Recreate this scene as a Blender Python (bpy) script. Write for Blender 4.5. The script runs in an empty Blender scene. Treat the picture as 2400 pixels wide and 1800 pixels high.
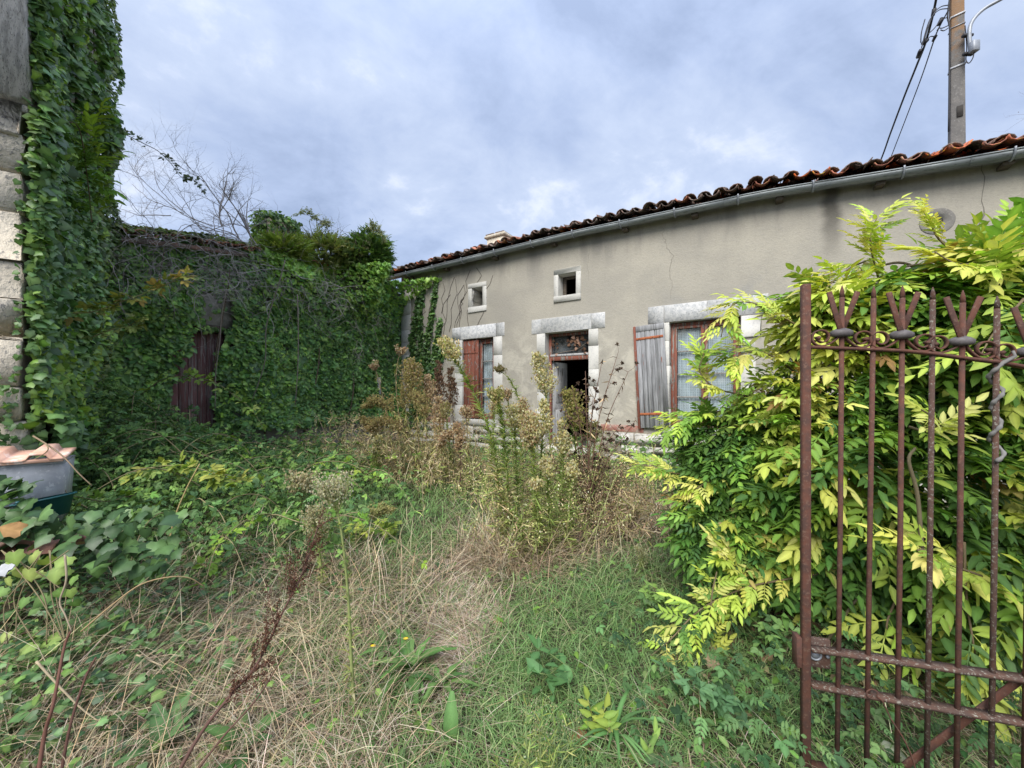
import bpy, math, random
import numpy as np
from mathutils import Vector, Matrix, Euler

rad = math.radians
C = bpy.context.scene.collection
SC = bpy.context.scene
RNG = np.random.default_rng(11)
random.seed(11)

# ---------------------------------------------------------------- camera
cam_d = bpy.data.cameras.new('camera')
cam_d.sensor_width = 36.0
cam_d.lens = 13.5
cam_d.shift_y = 0.00833
cam_d.clip_start = 0.05
cam_d.clip_end = 2000
cam = bpy.data.objects.new('camera', cam_d)
C.objects.link(cam)
cam.location = (0, 0, 1.55)
cam.rotation_euler = (rad(90), 0, 0)
SC.camera = cam

# ---------------------------------------------------------------- sky, sun, exposure
SUN_EL, SUN_AZ = rad(46), rad(203)          # azimuth clockwise from +Y: behind the viewer, a little to the west
world = bpy.data.worlds.new('World')
SC.world = world
world.use_nodes = True
wn, wl = world.node_tree.nodes, world.node_tree.links
wn.clear()
def wnode(t, **kw):
    n = wn.new(t)
    for k, v in kw.items(): setattr(n, k, v)
    return n
out = wnode('ShaderNodeOutputWorld')
mixs = wnode('ShaderNodeMixShader'); mixs.inputs[0].default_value = 0.92
bg1 = wnode('ShaderNodeBackground'); bg1.inputs[1].default_value = 0.10
bg2 = wnode('ShaderNodeBackground'); bg2.inputs[1].default_value = 1.0
sky = wnode('ShaderNodeTexSky', sky_type='NISHITA'); sky.sun_disc = False
sky.sun_elevation = SUN_EL; sky.sun_rotation = SUN_AZ
tc = wnode('ShaderNodeTexCoord')
sep = wnode('ShaderNodeSeparateXYZ'); wl.new(tc.outputs['Generated'], sep.inputs[0])
def wmath(op, a, b=None, clamp=False):
    n = wnode('ShaderNodeMath', operation=op); n.use_clamp = clamp
    for i, v in enumerate((a, b)):
        if v is None: continue
        if isinstance(v, (int, float)): n.inputs[i].default_value = v
        else: wl.new(v, n.inputs[i])
    return n.outputs[0]
zc = wmath('MAXIMUM', sep.outputs[2], 0.0)
den = wmath('ADD', zc, 0.42)
comb = wnode('ShaderNodeCombineXYZ')
wl.new(wmath('DIVIDE', sep.outputs[0], den), comb.inputs[0])
wl.new(wmath('DIVIDE', sep.outputs[1], den), comb.inputs[1])
def wnoise(scale, detail, rough, dist, off):
    mp = wnode('ShaderNodeMapping'); mp.inputs['Location'].default_value = off
    mp.inputs['Rotation'].default_value = (0, 0, rad(-35)); mp.inputs['Scale'].default_value = (1.0, 1.2, 1.0)
    wl.new(comb.outputs[0], mp.inputs[0])
    n = wnode('ShaderNodeTexNoise'); n.inputs['Scale'].default_value = scale
    n.inputs['Detail'].default_value = detail; n.inputs['Roughness'].default_value = rough; n.inputs['Distortion'].default_value = dist
    wl.new(mp.outputs[0], n.inputs['Vector'])
    return n.outputs[0]
n1 = wnoise(1.5, 7, 0.55, 0.35, (5.35, 2.6, 0))
n2 = wnoise(4.6, 9, 0.62, 0.25, (0.3, 4.2, 0))
cl = wmath('ADD', wmath('MULTIPLY', n1, 0.68), wmath('MULTIPLY', n2, 0.32))
rampn = wnode('ShaderNodeValToRGB'); wl.new(cl, rampn.inputs[0])
cr = rampn.color_ramp
cr.elements[0].position = 0.40; cr.elements[0].color = (0.112, 0.138, 0.198, 1)
cr.elements[1].position = 0.615; cr.elements[1].color = (0.252, 0.270, 0.314, 1)
e = cr.elements.new(0.47); e.color = (0.141, 0.170, 0.237, 1)
e = cr.elements.new(0.56); e.color = (0.182, 0.210, 0.270, 1)
# overcast sky: brighter towards the zenith, smoothly
grad = wmath('ADD', wmath('SUBTRACT', 1.24, wmath('MULTIPLY', zc, 0.62)), wmath('MULTIPLY', wmath('POWER', zc, 4.0), 1.9))
vm = wnode('ShaderNodeVectorMath', operation='SCALE'); wl.new(rampn.outputs[0], vm.inputs[0]); wl.new(grad, vm.inputs['Scale'])
wl.new(sky.outputs[0], bg1.inputs[0]); wl.new(vm.outputs[0], bg2.inputs[0])
wl.new(bg1.outputs[0], mixs.inputs[1]); wl.new(bg2.outputs[0], mixs.inputs[2]); wl.new(mixs.outputs[0], out.inputs[0])

sun_d = bpy.data.lights.new('sun', 'SUN')
sun_d.energy = 1.5; sun_d.angle = rad(40); sun_d.color = (1.0, 0.955, 0.88)
sun = bpy.data.objects.new('sun', sun_d); C.objects.link(sun)
sdir = Vector((math.sin(SUN_AZ) * math.cos(SUN_EL), math.cos(SUN_AZ) * math.cos(SUN_EL), math.sin(SUN_EL)))
sun.rotation_euler = sdir.to_track_quat('Z', 'Y').to_euler()
sun.location = sdir * 40

SC.view_settings.view_transform = 'Standard'
try: SC.view_settings.look = 'None'
except Exception: pass
SC.view_settings.gamma = 1.0
SC.view_settings.use_curve_mapping = False
SC.view_settings.exposure = 1.76
SC.cycles.max_bounces = 10
SC.cycles.diffuse_bounces = 6
SC.cycles.transparent_max_bounces = 12
SC.cycles.use_denoising = True

# ---------------------------------------------------------------- geometry helpers
F0, HX, HY, EYE = 900.0, 1200.0, 920.0, 1.55
def P(x, y, Z):
    """a point of the place seen along photo direction (x, y) at depth Z metres"""
    return np.array(((x - HX) / F0 * Z, Z, (HY - y) / F0 * Z + EYE))
def ground_z(X, Y):
    X = np.asarray(X, float); Y = np.asarray(Y, float)
    t = np.clip((Y - 2.0) / 6.0, 0, 1)
    return 0.26 * t * t * (3 - 2 * t) + 0.03 * np.sin(X * 1.3 + 0.5) * np.sin(Y * 1.1) + 0.012 * np.sin(X * 4.1 + Y * 2.2) - 0.10 * np.exp(-((X - 1.4) / .9) ** 2 - ((Y - 1.5) / .55) ** 2)
def G(x, y):
    """where the photo direction (x, y) meets the ground"""
    Z = EYE / ((y - HY) / F0)
    for _ in range(12):
        X = (x - HX) / F0 * Z
        Z = (EYE - float(ground_z(X, Z))) / ((y - HY) / F0)
    X = (x - HX) / F0 * Z
    return np.array((X, Z, float(ground_z(X, Z))))

def _hash(ix, iy, iz, seed):
    h = np.sin(ix * 127.1 + iy * 311.7 + iz * 74.7 + seed * 19.19) * 43758.5453
    return h - np.floor(h)
def vnoise(Q, scale=1.0, seed=0):
    Q = np.asarray(Q, float) * scale
    i = np.floor(Q); f = Q - i; f = f * f * (3 - 2 * f)
    r = 0
    for dx in (0, 1):
        for dy in (0, 1):
            for dz in (0, 1):
                w = (f[:, 0] if dx else 1 - f[:, 0]) * (f[:, 1] if dy else 1 - f[:, 1]) * (f[:, 2] if dz else 1 - f[:, 2])
                r = r + w * _hash(i[:, 0] + dx, i[:, 1] + dy, i[:, 2] + dz, seed)
    return r
def unit(A):
    A = np.asarray(A, float)
    return A / np.maximum(np.linalg.norm(A, axis=-1, keepdims=True), 1e-9)

def mesh_np(name, V, flat, sizes, col=None, smooth=False):
    me = bpy.data.meshes.new(name)
    V = np.ascontiguousarray(V, np.float32); flat = np.ascontiguousarray(flat, np.int32); sizes = np.ascontiguousarray(sizes, np.int32)
    me.vertices.add(len(V)); me.vertices.foreach_set('co', V.ravel())
    me.loops.add(len(flat)); me.loops.foreach_set('vertex_index', flat)
    me.polygons.add(len(sizes))
    st = np.zeros(len(sizes), np.int32); st[1:] = np.cumsum(sizes)[:-1]
    me.polygons.foreach_set('loop_start', st)
    if col is not None:
        a = me.attributes.new('tint', 'FLOAT_COLOR', 'POINT')
        cc = np.ones((len(V), 4), np.float32); cc[:, :3] = col
        a.data.foreach_set('color', cc.ravel())
    if smooth: me.polygons.foreach_set('use_smooth', np.ones(len(sizes), bool))
    me.update(calc_edges=True)
    return me

class MB:
    """collects shapes into one mesh"""
    def __init__(s): s.V = []; s.F = []; s.n = 0; s.Cc = []
    def add(s, V, F, col=None):
        V = np.asarray(V, float).reshape(-1, 3)
        s.V.append(V); s.F += [tuple(int(i) + s.n for i in f) for f in F]; s.n += len(V)
        s.Cc.append(np.ones((len(V), 3)) if col is None else np.broadcast_to(np.asarray(col, float), (len(V), 3)))
        return s
    def box(s, x0, x1, y0, y1, z0, z1, ch=0.0, jit=0.0, M=None, col=None):
        V, F = chamfer_box(x0, x1, y0, y1, z0, z1, ch)
        if jit: V = V + RNG.normal(0, jit, V.shape)
        if M is not None: V = V @ np.array(M.to_3x3()).T + np.array(M.translation)
        return s.add(V, F, col)
    def tube(s, pts, r, n=5, cap=True, col=None):
        V, F = tube_vf(pts, r, n, cap); return s.add(V, F, col)
    def mesh(s, name, smooth=False):
        V = np.concatenate(s.V); flat = np.concatenate([np.array(f) for f in s.F]); sizes = np.array([len(f) for f in s.F])
        return mesh_np(name, V, flat, sizes, np.concatenate(s.Cc), smooth)

def chamfer_box(x0, x1, y0, y1, z0, z1, ch=0.0):
    if ch <= 0:
        V = np.array([(x, y, z) for x in (x0, x1) for y in (y0, y1) for z in (z0, z1)], float)
        return V, [(0, 1, 3, 2), (4, 6, 7, 5), (0, 4, 5, 1), (2, 3, 7, 6), (0, 2, 6, 4), (1, 5, 7, 3)]
    ch = min(ch, 0.45 * min(x1 - x0, y1 - y0, z1 - z0))
    lo, hi = (x0, y0, z0), (x1, y1, z1)
    V = []; idx = {}
    for c in [(a, b, d) for a in (0, 1) for b in (0, 1) for d in (0, 1)]:
        for ax in range(3):
            p = [0, 0, 0]
            for k in range(3):
                v = hi[k] if c[k] else lo[k]
                if k != ax: v += -ch if c[k] else ch
                p[k] = v
            idx[(c, ax)] = len(V); V.append(p)
    F = []
    for ax in range(3):
        o = [k for k in range(3) if k != ax]
        for sd in (0, 1):
            q = []
            for (u, v) in ((0, 0), (1, 0), (1, 1), (0, 1)):
                c = [0, 0, 0]; c[ax] = sd; c[o[0]] = u; c[o[1]] = v
                q.append(idx[(tuple(c), ax)])
            flip = (sd == 0) ^ (ax == 1)
            F.append(tuple(reversed(q)) if flip else tuple(q))
    cen = np.mean(V, axis=0); VV = np.array(V)
    def orient(f):
        a, b, c = VV[f[0]], VV[f[1]], VV[f[2]]
        return tuple(f) if np.dot(np.cross(b - a, c - a), VV[list(f)].mean(0) - cen) > 0 else tuple(reversed(f))
    for ax in range(3):
        o = [k for k in range(3) if k != ax]
        for u in (0, 1):
            for v in (0, 1):
                c0 = [0, 0, 0]; c1 = [0, 0, 0]
                c0[o[0]] = c1[o[0]] = u; c0[o[1]] = c1[o[1]] = v; c0[ax] = 0; c1[ax] = 1
                c0, c1 = tuple(c0), tuple(c1)
                F.append((idx[(c0, o[0])], idx[(c1, o[0])], idx[(c1, o[1])], idx[(c0, o[1])]))
    for c in [(a, b, d) for a in (0, 1) for b in (0, 1) for d in (0, 1)]:
        F.append((idx[(c, 0)], idx[(c, 1)], idx[(c, 2)]))
    return VV, [orient(f) for f in F]

def tube_vf(pts, r, n=5, cap=True):
    pts = np.asarray(pts, float); m = len(pts)
    r = np.broadcast_to(np.asarray(r, float), (m,)) if np.ndim(r) else np.full(m, float(r))
    T = np.gradient(pts, axis=0); T = unit(T)
    ref = np.array((0, 0, 1.0)) if abs(T[0][2]) < 0.9 else np.array((1.0, 0, 0))
    V = []
    u = unit(np.cross(T[0], ref))
    for i in range(m):
        u = unit(u - np.dot(u, T[i]) * T[i]); w = np.cross(T[i], u)
        for k in range(n):
            a = 2 * math.pi * k / n
            V.append(pts[i] + r[i] * (math.cos(a) * u + math.sin(a) * w))
    F = []
    for i in range(m - 1):
        for k in range(n):
            a, b = i * n + k, i * n + (k + 1) % n
            F.append((a, b, b + n, a + n))
    if cap:
        F.append(tuple(reversed(range(n)))); F.append(tuple(range((m - 1) * n, m * n)))
    return np.array(V), F

def smooth_pts(pts, k=4):
    """Catmull-Rom through points"""
    p = np.asarray(pts, float)
    if len(p) < 3: return np.array([p[0] + (p[-1] - p[0]) * t for t in np.linspace(0, 1, k + 1)])
    q = np.vstack([2 * p[0] - p[1], p, 2 * p[-1] - p[-2]])
    o = []
    for i in range(1, len(q) - 2):
        for t in np.arange(k) / k:
            a, b, c, d = q[i - 1], q[i], q[i + 1], q[i + 2]
            o.append(0.5 * (2 * b + (c - a) * t + (2 * a - 5 * b + 4 * c - d) * t * t + (3 * b - a - 3 * c + d) * t ** 3))
    o.append(p[-1])
    return np.array(o)

# ---------------------------------------------------------------- objects
def root(name, label, cat, loc=(0, 0, 0), rotz=0.0, group=None, kind=None):
    o = bpy.data.objects.new(name, None); C.objects.link(o)
    o.empty_display_size = 0.1
    o.location = loc; o.rotation_euler = (0, 0, rotz)
    o['label'] = label; o['category'] = cat
    if group: o['group'] = group
    return o
def obj(name, me, mat, parent=None, world_space=True):
    """link a mesh; with a parent, mesh data given in world space is kept where it stands"""
    if isinstance(me, MB): me = me.mesh(name)
    o = bpy.data.objects.new(name, me); C.objects.link(o)
    if mat is not None and not me.materials: me.materials.append(mat)
    if parent is not None:
        o.parent = parent
        if world_space: o.matrix_parent_inverse = pinv(parent)
    return o
def pinv(o):
    M = Matrix.Identity(4)
    while o is not None:
        M = o.matrix_parent_inverse @ o.matrix_basis if False else M
        break
    return (Matrix.Translation(o.location) @ o.rotation_euler.to_matrix().to_4x4()).inverted()
def local(name, me, mat, parent):
    """link a mesh given in the parent's own space"""
    return obj(name, me, mat, parent, False)
def tag(o, label, cat, group=None):
    o['label'] = label; o['category'] = cat
    if group: o['group'] = group
    return o
def recentre(o):
    """move a single-mesh thing's origin to its lowest middle"""
    me = o.data; n = len(me.vertices)
    co = np.empty(n * 3, np.float32); me.vertices.foreach_get('co', co); co = co.reshape(-1, 3)
    c = (co.min(0) + co.max(0)) / 2; c[2] = co[:, 2].min()
    me.vertices.foreach_set('co', (co - c).ravel()); me.update()
    o.location = c
    return o

# ---------------------------------------------------------------- materials
def mat_new(name):
    m = bpy.data.materials.new(name); m.use_nodes = True
    nt = m.node_tree; nt.nodes.clear()
    o = nt.nodes.new('ShaderNodeOutputMaterial'); b = nt.nodes.new('ShaderNodeBsdfPrincipled')
    nt.links.new(b.outputs[0], o.inputs[0])
    return m, nt, b, o
class N:
    """small node-tree writer"""
    def __init__(s, nt): s.nt = nt
    def new(s, t, **kw):
        n = s.nt.nodes.new(t)
        for k, v in kw.items(): setattr(n, k, v)
        return n
    def put(s, v, sock):
        if isinstance(v, bpy.types.NodeSocket): s.nt.links.new(v, sock)
        elif isinstance(v, (tuple, list)) and len(v) == 3 and sock.type == 'RGBA': sock.default_value = (*v, 1)
        else: sock.default_value = v
    def coord(s, kind='Object'): return s.new('ShaderNodeTexCoord').outputs[kind]
    def mapping(s, v, scale=(1, 1, 1), loc=(0, 0, 0)):
        m = s.new('ShaderNodeMapping'); m.inputs['Scale'].default_value = scale; m.inputs['Location'].default_value = loc
        s.nt.links.new(v, m.inputs[0]); return m.outputs[0]
    def noise(s, v, scale, detail=4, rough=0.55, dist=0.0):
        n = s.new('ShaderNodeTexNoise'); s.put(v, n.inputs['Vector'])
        n.inputs['Scale'].default_value = scale; n.inputs['Detail'].default_value = detail
        n.inputs['Roughness'].default_value = rough; n.inputs['Distortion'].default_value = dist
        return n.outputs[0]
    def voro(s, v, scale, feature='F1'):
        n = s.new('ShaderNodeTexVoronoi', feature=feature); s.put(v, n.inputs['Vector']); n.inputs['Scale'].default_value = scale
        return n.outputs[0]
    def m(s, op, a, b=0.0, clamp=False):
        n = s.new('ShaderNodeMath', operation=op); n.use_clamp = clamp
        s.put(a, n.inputs[0]); s.put(b, n.inputs[1]); return n.outputs[0]
    def step(s, v, lo, hi):
        n = s.new('ShaderNodeMapRange'); n.interpolation_type = 'SMOOTHSTEP'
        s.put(v, n.inputs[0]); n.inputs[1].default_value = lo; n.inputs[2].default_value = hi
        return n.outputs[0]
    def mix(s, f, a, b, mode='MIX'):
        n = s.new('ShaderNodeMix', data_type='RGBA', blend_type=mode)
        s.put(f, n.inputs[0]); s.put(a, n.inputs[6]); s.put(b, n.inputs[7]); return n.outputs[2]
    def sep(s, v):
        n = s.new('ShaderNodeSeparateXYZ'); s.nt.links.new(v, n.inputs[0]); return n.outputs
    def bump(s, h, strength, dist=0.01):
        n = s.new('ShaderNodeBump'); n.inputs['Strength'].default_value = strength; n.inputs['Distance'].default_value = dist
        s.put(h, n.inputs['Height']); return n.outputs[0]
    def rnd(s): return s.new('ShaderNodeObjectInfo').outputs['Random']
    def tint(s): 
        n = s.new('ShaderNodeAttribute'); n.attribute_name = 'tint'; return n.outputs['Color']

def leaf_mat(name, rough=0.5, trans=0.25, spec=0.4, warm=(1.0, 1.0, 0.55), blotch=0.35):
    m, nt, b, o = mat_new(name); n = N(nt)
    geo = n.new('ShaderNodeNewGeometry').outputs['Position']
    c = n.tint()
    k = n.noise(geo, 38.0, 3, 0.6)
    col = n.mix(n.m('MULTIPLY', n.step(k, 0.35, 0.75), blotch), c, n.mix(1.0, c, (0.62, 0.66, 0.60), 'MULTIPLY'))
    n.put(col, b.inputs['Base Color']); b.inputs['Roughness'].default_value = rough
    b.inputs['Specular IOR Level'].default_value = spec
    t = n.new('ShaderNodeBsdfTranslucent'); n.put(n.mix(1.0, col, warm, 'MULTIPLY'), t.inputs[0])
    ms = n.new('ShaderNodeMixShader'); ms.inputs[0].default_value = trans
    nt.links.new(b.outputs[0], ms.inputs[1]); nt.links.new(t.outputs[0], ms.inputs[2]); nt.links.new(ms.outputs[0], o.inputs[0])
    return m
def tint_mat(name, rough=0.8, spec=0.2, scale=25, amt=0.5, bump=0.0):
    m, nt, b, o = mat_new(name); n = N(nt)
    v = n.coord(); k = n.noise(v, scale, 5, 0.65); c = n.tint()
    n.put(n.mix(n.m('MULTIPLY', n.step(k, 0.3, 0.75), amt), c, n.mix(1.0, c, (0.45, 0.45, 0.46), 'MULTIPLY')), b.inputs['Base Color'])
    b.inputs['Roughness'].default_value = rough; b.inputs['Specular IOR Level'].default_value = spec
    if bump: n.put(n.bump(k, bump, 0.006), b.inputs['Normal'])
    return m
def simple(name, c1, c2, scale=8, rough=0.85, bump=0.3, dist=0.01, lo=0.35, hi=0.65, stretch=(1, 1, 1), spec=0.25, c3=None, s3=30, per=0.0, metal=0.0):
    """two-tone surface with relief, an optional third speckle tone and a shift from piece to piece"""
    m, nt, b, o = mat_new(name); n = N(nt)
    v = n.mapping(n.coord(), stretch)
    if per:
        r = n.rnd(); add = n.new('ShaderNodeVectorMath', operation='ADD')
        nt.links.new(v, add.inputs[0]); cx = n.new('ShaderNodeCombineXYZ'); n.put(n.m('MULTIPLY', r, 37.0), cx.inputs[0]); n.put(n.m('MULTIPLY', r, 91.0), cx.inputs[2])
        nt.links.new(cx.outputs[0], add.inputs[1]); v = add.outputs[0]
    k = n.noise(v, scale, 6, 0.62)
    col = n.mix(n.step(k, lo, hi), c1, c2)
    f = n.noise(v, s3, 4, 0.7)
    if c3 is not None: col = n.mix(n.step(f, 0.54, 0.66), col, c3)
    if per:
        hs = n.new('ShaderNodeHueSaturation'); n.put(n.m('ADD', 1.0 - per / 2, n.m('MULTIPLY', n.rnd(), per)), hs.inputs['Value']); n.put(col, hs.inputs['Color']); col = hs.outputs[0]
    n.put(col, b.inputs['Base Color']); b.inputs['Roughness'].default_value = rough; b.inputs['Specular IOR Level'].default_value = spec
    b.inputs['Metallic'].default_value = metal
    if bump: n.put(n.bump(n.m('ADD', k, n.m('MULTIPLY', f, 0.5)), bump, dist), b.inputs['Normal'])
    return m

M = {}
def house_render_mat():
    m, nt, b, o = mat_new('roughcast_render'); n = N(nt)
    v = n.coord(); x, y, z = n.sep(v)
    big = n.noise(v, 0.9, 5, 0.6); mid = n.noise(v, 4.0, 6, 0.65); fine = n.noise(v, 55.0, 4, 0.7); grain = n.noise(v, 26.0, 3, 0.75)
    col = n.mix(n.step(big, 0.35, 0.68), (0.335, 0.315, 0.272), (0.405, 0.378, 0.318))
    col = n.mix(n.m('MULTIPLY', n.step(mid, 0.5, 0.75), 0.45), col, (0.33, 0.315, 0.275))
    col = n.mix(n.m('MULTIPLY', n.step(grain, 0.48, 0.66), 0.34), col, (0.27, 0.26, 0.235))
    # washed lime patches low on the wall
    low = n.m('MULTIPLY', n.step(n.m('SUBTRACT', 3.2, z), 0.0, 0.9), n.step(n.noise(v, 2.2, 7, 0.7, 0.6), 0.45, 0.62))
    col = n.mix(n.m('MULTIPLY', low, 0.65), col, (0.53, 0.50, 0.42))
    craz = n.voro(n.mapping(v, (1, 1, 1), (0.3, 0, 0.2)), 7.0, 'DISTANCE_TO_EDGE')
    crz = n.m('MULTIPLY', n.m('MULTIPLY', n.step(n.m('SUBTRACT', 0.03, craz), 0.0, 0.02), n.step(n.m('SUBTRACT', 3.0, z), 0.0, 0.6)), n.step(n.noise(v, 1.3, 3), 0.46, 0.6))
    col = n.mix(n.m('MULTIPLY', crz, 0.45), col, (0.26, 0.25, 0.22))
    # soot streaks and eave shadow, both painted dark under the gutter
    soot_shade = n.m('MULTIPLY', n.step(n.noise(n.mapping(v, (1.3, 1, 0.25)), 1.6, 5, 0.65), 0.42, 0.66), n.step(z, 3.75, 4.55))
    col = n.mix(n.m('MULTIPLY', soot_shade, 0.55), col, (0.16, 0.155, 0.145))
    g2 = n.m('MULTIPLY', n.step(n.noise(v, 1.1, 6, 0.7, 0.4), 0.5, 0.66), n.m('MULTIPLY', n.step(x, -2.2, -0.3), n.step(n.m('SUBTRACT', 4.0, z), 0.3, 0.9)))
    col = n.mix(n.m('MULTIPLY', g2, 0.5), col, (0.25, 0.255, 0.26))
    # long wet stain below the gutter joint
    wob = n.m('MULTIPLY', n.m('SUBTRACT', n.noise(n.mapping(v, (0.2, 1, 1)), 3.5, 4), 0.5), 0.22)
    dx = n.m('ABSOLUTE', n.m('SUBTRACT', n.m('ADD', x, wob), 0.92))
    st = n.m('MULTIPLY', n.m('SUBTRACT', 1.0, n.step(dx, 0.03, 0.17)), n.step(z, 3.35, 4.35))
    col = n.mix(n.m('MULTIPLY', st, 0.85), col, (0.085, 0.08, 0.07))
    n.put(col, b.inputs['Base Color']); b.inputs['Roughness'].default_value = 0.93; b.inputs['Specular IOR Level'].default_value = 0.15
    h = n.m('ADD', n.m('MULTIPLY', grain, 1.0), n.m('ADD', n.m('MULTIPLY', fine, 0.6), n.m('MULTIPLY', mid, 1.2)))
    n.put(n.bump(h, 0.55, 0.012), b.inputs['Normal'])
    return m
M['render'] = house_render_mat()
M['white_stone'] = simple('pale_dressed_stone', (0.55, 0.54, 0.50), (0.51, 0.50, 0.47), 14, 0.92, 0.2, 0.003, 0.42, 0.68, c3=(0.41, 0.41, 0.40), s3=30, per=0.08)
M['lintel_stone'] = simple('lichened_lintel_stone', (0.55, 0.55, 0.54), (0.42, 0.43, 0.435), 16, 0.93, 0.4, 0.008, 0.40, 0.62, c3=(0.27, 0.28, 0.285), s3=34, per=0.10)
M['plinth'] = simple('limewashed_rubble', (0.62, 0.60, 0.55), (0.40, 0.38, 0.33), 6, 0.92, 0.8, 0.02, 0.4, 0.7, c3=(0.20, 0.20, 0.17), s3=14, per=0.2)
M['red_band'] = simple('faded_red_band', (0.30, 0.12, 0.095), (0.34, 0.22, 0.18), 9, 0.9, 0.4, c3=(0.36, 0.31, 0.26), s3=16)
M['joint'] = simple('lime_mortar', (0.34, 0.31, 0.25), (0.26, 0.23, 0.18), 14, 0.95, 0.6)
M['crack'] = simple('crack_shadow', (0.20, 0.185, 0.16), (0.14, 0.13, 0.115), 20, 0.95, 0)
M['painted_shade'] = simple('near_black_shade', (0.06, 0.055, 0.05), (0.035, 0.032, 0.03), 3, 0.95, 0.2)  # blackened colour so unlit rooms read dark; also fills vent hole and slot
M['pier_stone'] = simple('weathered_limestone', (0.64, 0.57, 0.46), (0.52, 0.47, 0.385), 7, 0.93, 1.0, 0.03, 0.38, 0.66, c3=(0.26, 0.245, 0.22), s3=30, per=0.13)
M['corbel_stone'] = simple('grey_cracked_stone', (0.52, 0.50, 0.46), (0.32, 0.31, 0.285), 7, 0.92, 0.9, 0.02, 0.4, 0.62, (5, 5, 0.7), c3=(0.10, 0.10, 0.095), s3=40)
M['zinc'] = simple('old_zinc', (0.20, 0.225, 0.235), (0.27, 0.295, 0.30), 3, 0.55, 0.08, 0.004, 0.35, 0.7, (1, 4, 4), 0.5, (0.13, 0.14, 0.145), 11, 0.12, 0.35)
def tile_mat(name, base, dark, lich, amt):
    m, nt, b, o = mat_new(name); n = N(nt)
    r = n.rnd(); add = n.new('ShaderNodeVectorMath', operation='ADD'); nt.links.new(n.coord(), add.inputs[0])
    cx = n.new('ShaderNodeCombineXYZ'); n.put(n.m('MULTIPLY', r, 53.0), cx.inputs[0]); n.put(n.m('MULTIPLY', r, 17.0), cx.inputs[1]); nt.links.new(cx.outputs[0], add.inputs[1]); v = add.outputs[0]
    k = n.noise(v, 9, 6, 0.65); k2 = n.noise(v, 16, 5, 0.7); k3 = n.noise(v, 30, 4, 0.7)
    col = n.mix(n.step(k, 0.5 - amt, 0.62 - amt * 0.3), base, dark)
    col = n.mix(n.m('MULTIPLY', n.step(k2, 0.56, 0.64), 0.85), col, lich)
    hs = n.new('ShaderNodeHueSaturation'); n.put(n.m('ADD', 0.7, n.m('MULTIPLY', r, 0.6)), hs.inputs['Value']); n.put(n.m('ADD', 0.75, n.m('MULTIPLY', n.m('FRACT', n.m('MULTIPLY', r, 7.0)), 0.5)), hs.inputs['Saturation']); n.put(col, hs.inputs['Color'])
    n.put(hs.outputs[0], b.inputs['Base Color']); b.inputs['Roughness'].default_value = 0.92; b.inputs['Specular IOR Level'].default_value = 0.15
    n.put(n.bump(n.m('ADD', k3, k2), 0.6, 0.01), b.inputs['Normal'])
    return m
M['tile_dark'] = tile_mat('mossy_dark_tile', (0.22, 0.135, 0.105), (0.12, 0.10, 0.09), (0.33, 0.31, 0.28), 0.10)
M['tile_red'] = tile_mat('red_clay_tile', (0.50, 0.185, 0.12), (0.20, 0.11, 0.09), (0.50, 0.36, 0.09), 0.02)
M['tile_new'] = simple('pale_orange_clay', (0.66, 0.37, 0.26), (0.74, 0.48, 0.37), 7, 0.85, 0.2, c3=(0.78, 0.64, 0.56), s3=12)
M['rust'] = simple('rusty_iron', (0.118, 0.050, 0.034), (0.075, 0.042, 0.034), 22, 0.88, 0.8, 0.004, 0.38, 0.66, c3=(0.145, 0.085, 0.062), s3=75, spec=0.3)
M['rust_lichen'] = simple('rusty_iron_with_lichen', (0.10, 0.055, 0.040), (0.075, 0.05, 0.042), 22, 0.9, 0.8, 0.004, 0.38, 0.66, c3=(0.25, 0.24, 0.20), s3=95, spec=0.25)
M['lead'] = simple('dull_cast_iron', (0.085, 0.075, 0.075), (0.13, 0.12, 0.12), 30, 0.6, 0.5, 0.003, spec=0.4)
def peel_mat(name, paint, paint2, wood, lo, hi, sc=(9, 9, 1.1)):
    m, nt, b, o = mat_new(name); n = N(nt)
    v = n.coord(); k = n.noise(n.mapping(v, sc), 3.2, 7, 0.72); g = n.noise(n.mapping(v, (40, 40, 1.6)), 2.0, 5, 0.7); q = n.noise(v, 2.0, 4)
    g2 = n.noise(n.mapping(v, (26, 26, 0.8)), 1.0, 4, 0.7); g = n.m('ADD', n.m('MULTIPLY', g, 0.5), n.m('MULTIPLY', g2, 0.5)); w = n.mix(n.step(g, 0.36, 0.64), wood, tuple(c * 0.36 for c in wood))
    p = n.mix(q, paint, paint2)
    f = n.step(k, lo, hi)
    n.put(n.mix(f, p, w), b.inputs['Base Color']); b.inputs['Roughness'].default_value = 0.88; b.inputs['Specular IOR Level'].default_value = 0.2
    n.put(n.bump(n.m('SUBTRACT', n.m('MULTIPLY', g, 0.7), f), 0.6, 0.006), b.inputs['Normal'])
    return m
M['shutter_red'] = peel_mat('peeling_brown_red_paint', (0.24, 0.085, 0.055), (0.19, 0.075, 0.055), (0.33, 0.31, 0.29), 0.55, 0.60, (6, 6, 2.2))
M['shutter_grey'] = peel_mat('bare_grey_boards', (0.30, 0.11, 0.065), (0.26, 0.10, 0.07), (0.36, 0.365, 0.375), 0.335, 0.375)
M['frame_peel'] = peel_mat('peeling_window_paint', (0.235, 0.085, 0.055), (0.20, 0.075, 0.055), (0.33, 0.31, 0.28), 0.50, 0.56)
M['bar_grey'] = peel_mat('bare_glazing_bar', (0.30, 0.29, 0.27), (0.28, 0.27, 0.25), (0.36, 0.35, 0.33), 0.4, 0.6)
M['strap'] = simple('rust_orange_strap', (0.40, 0.135, 0.055), (0.29, 0.095, 0.05), 14, 0.85, 0.4, 0.004)
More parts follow.
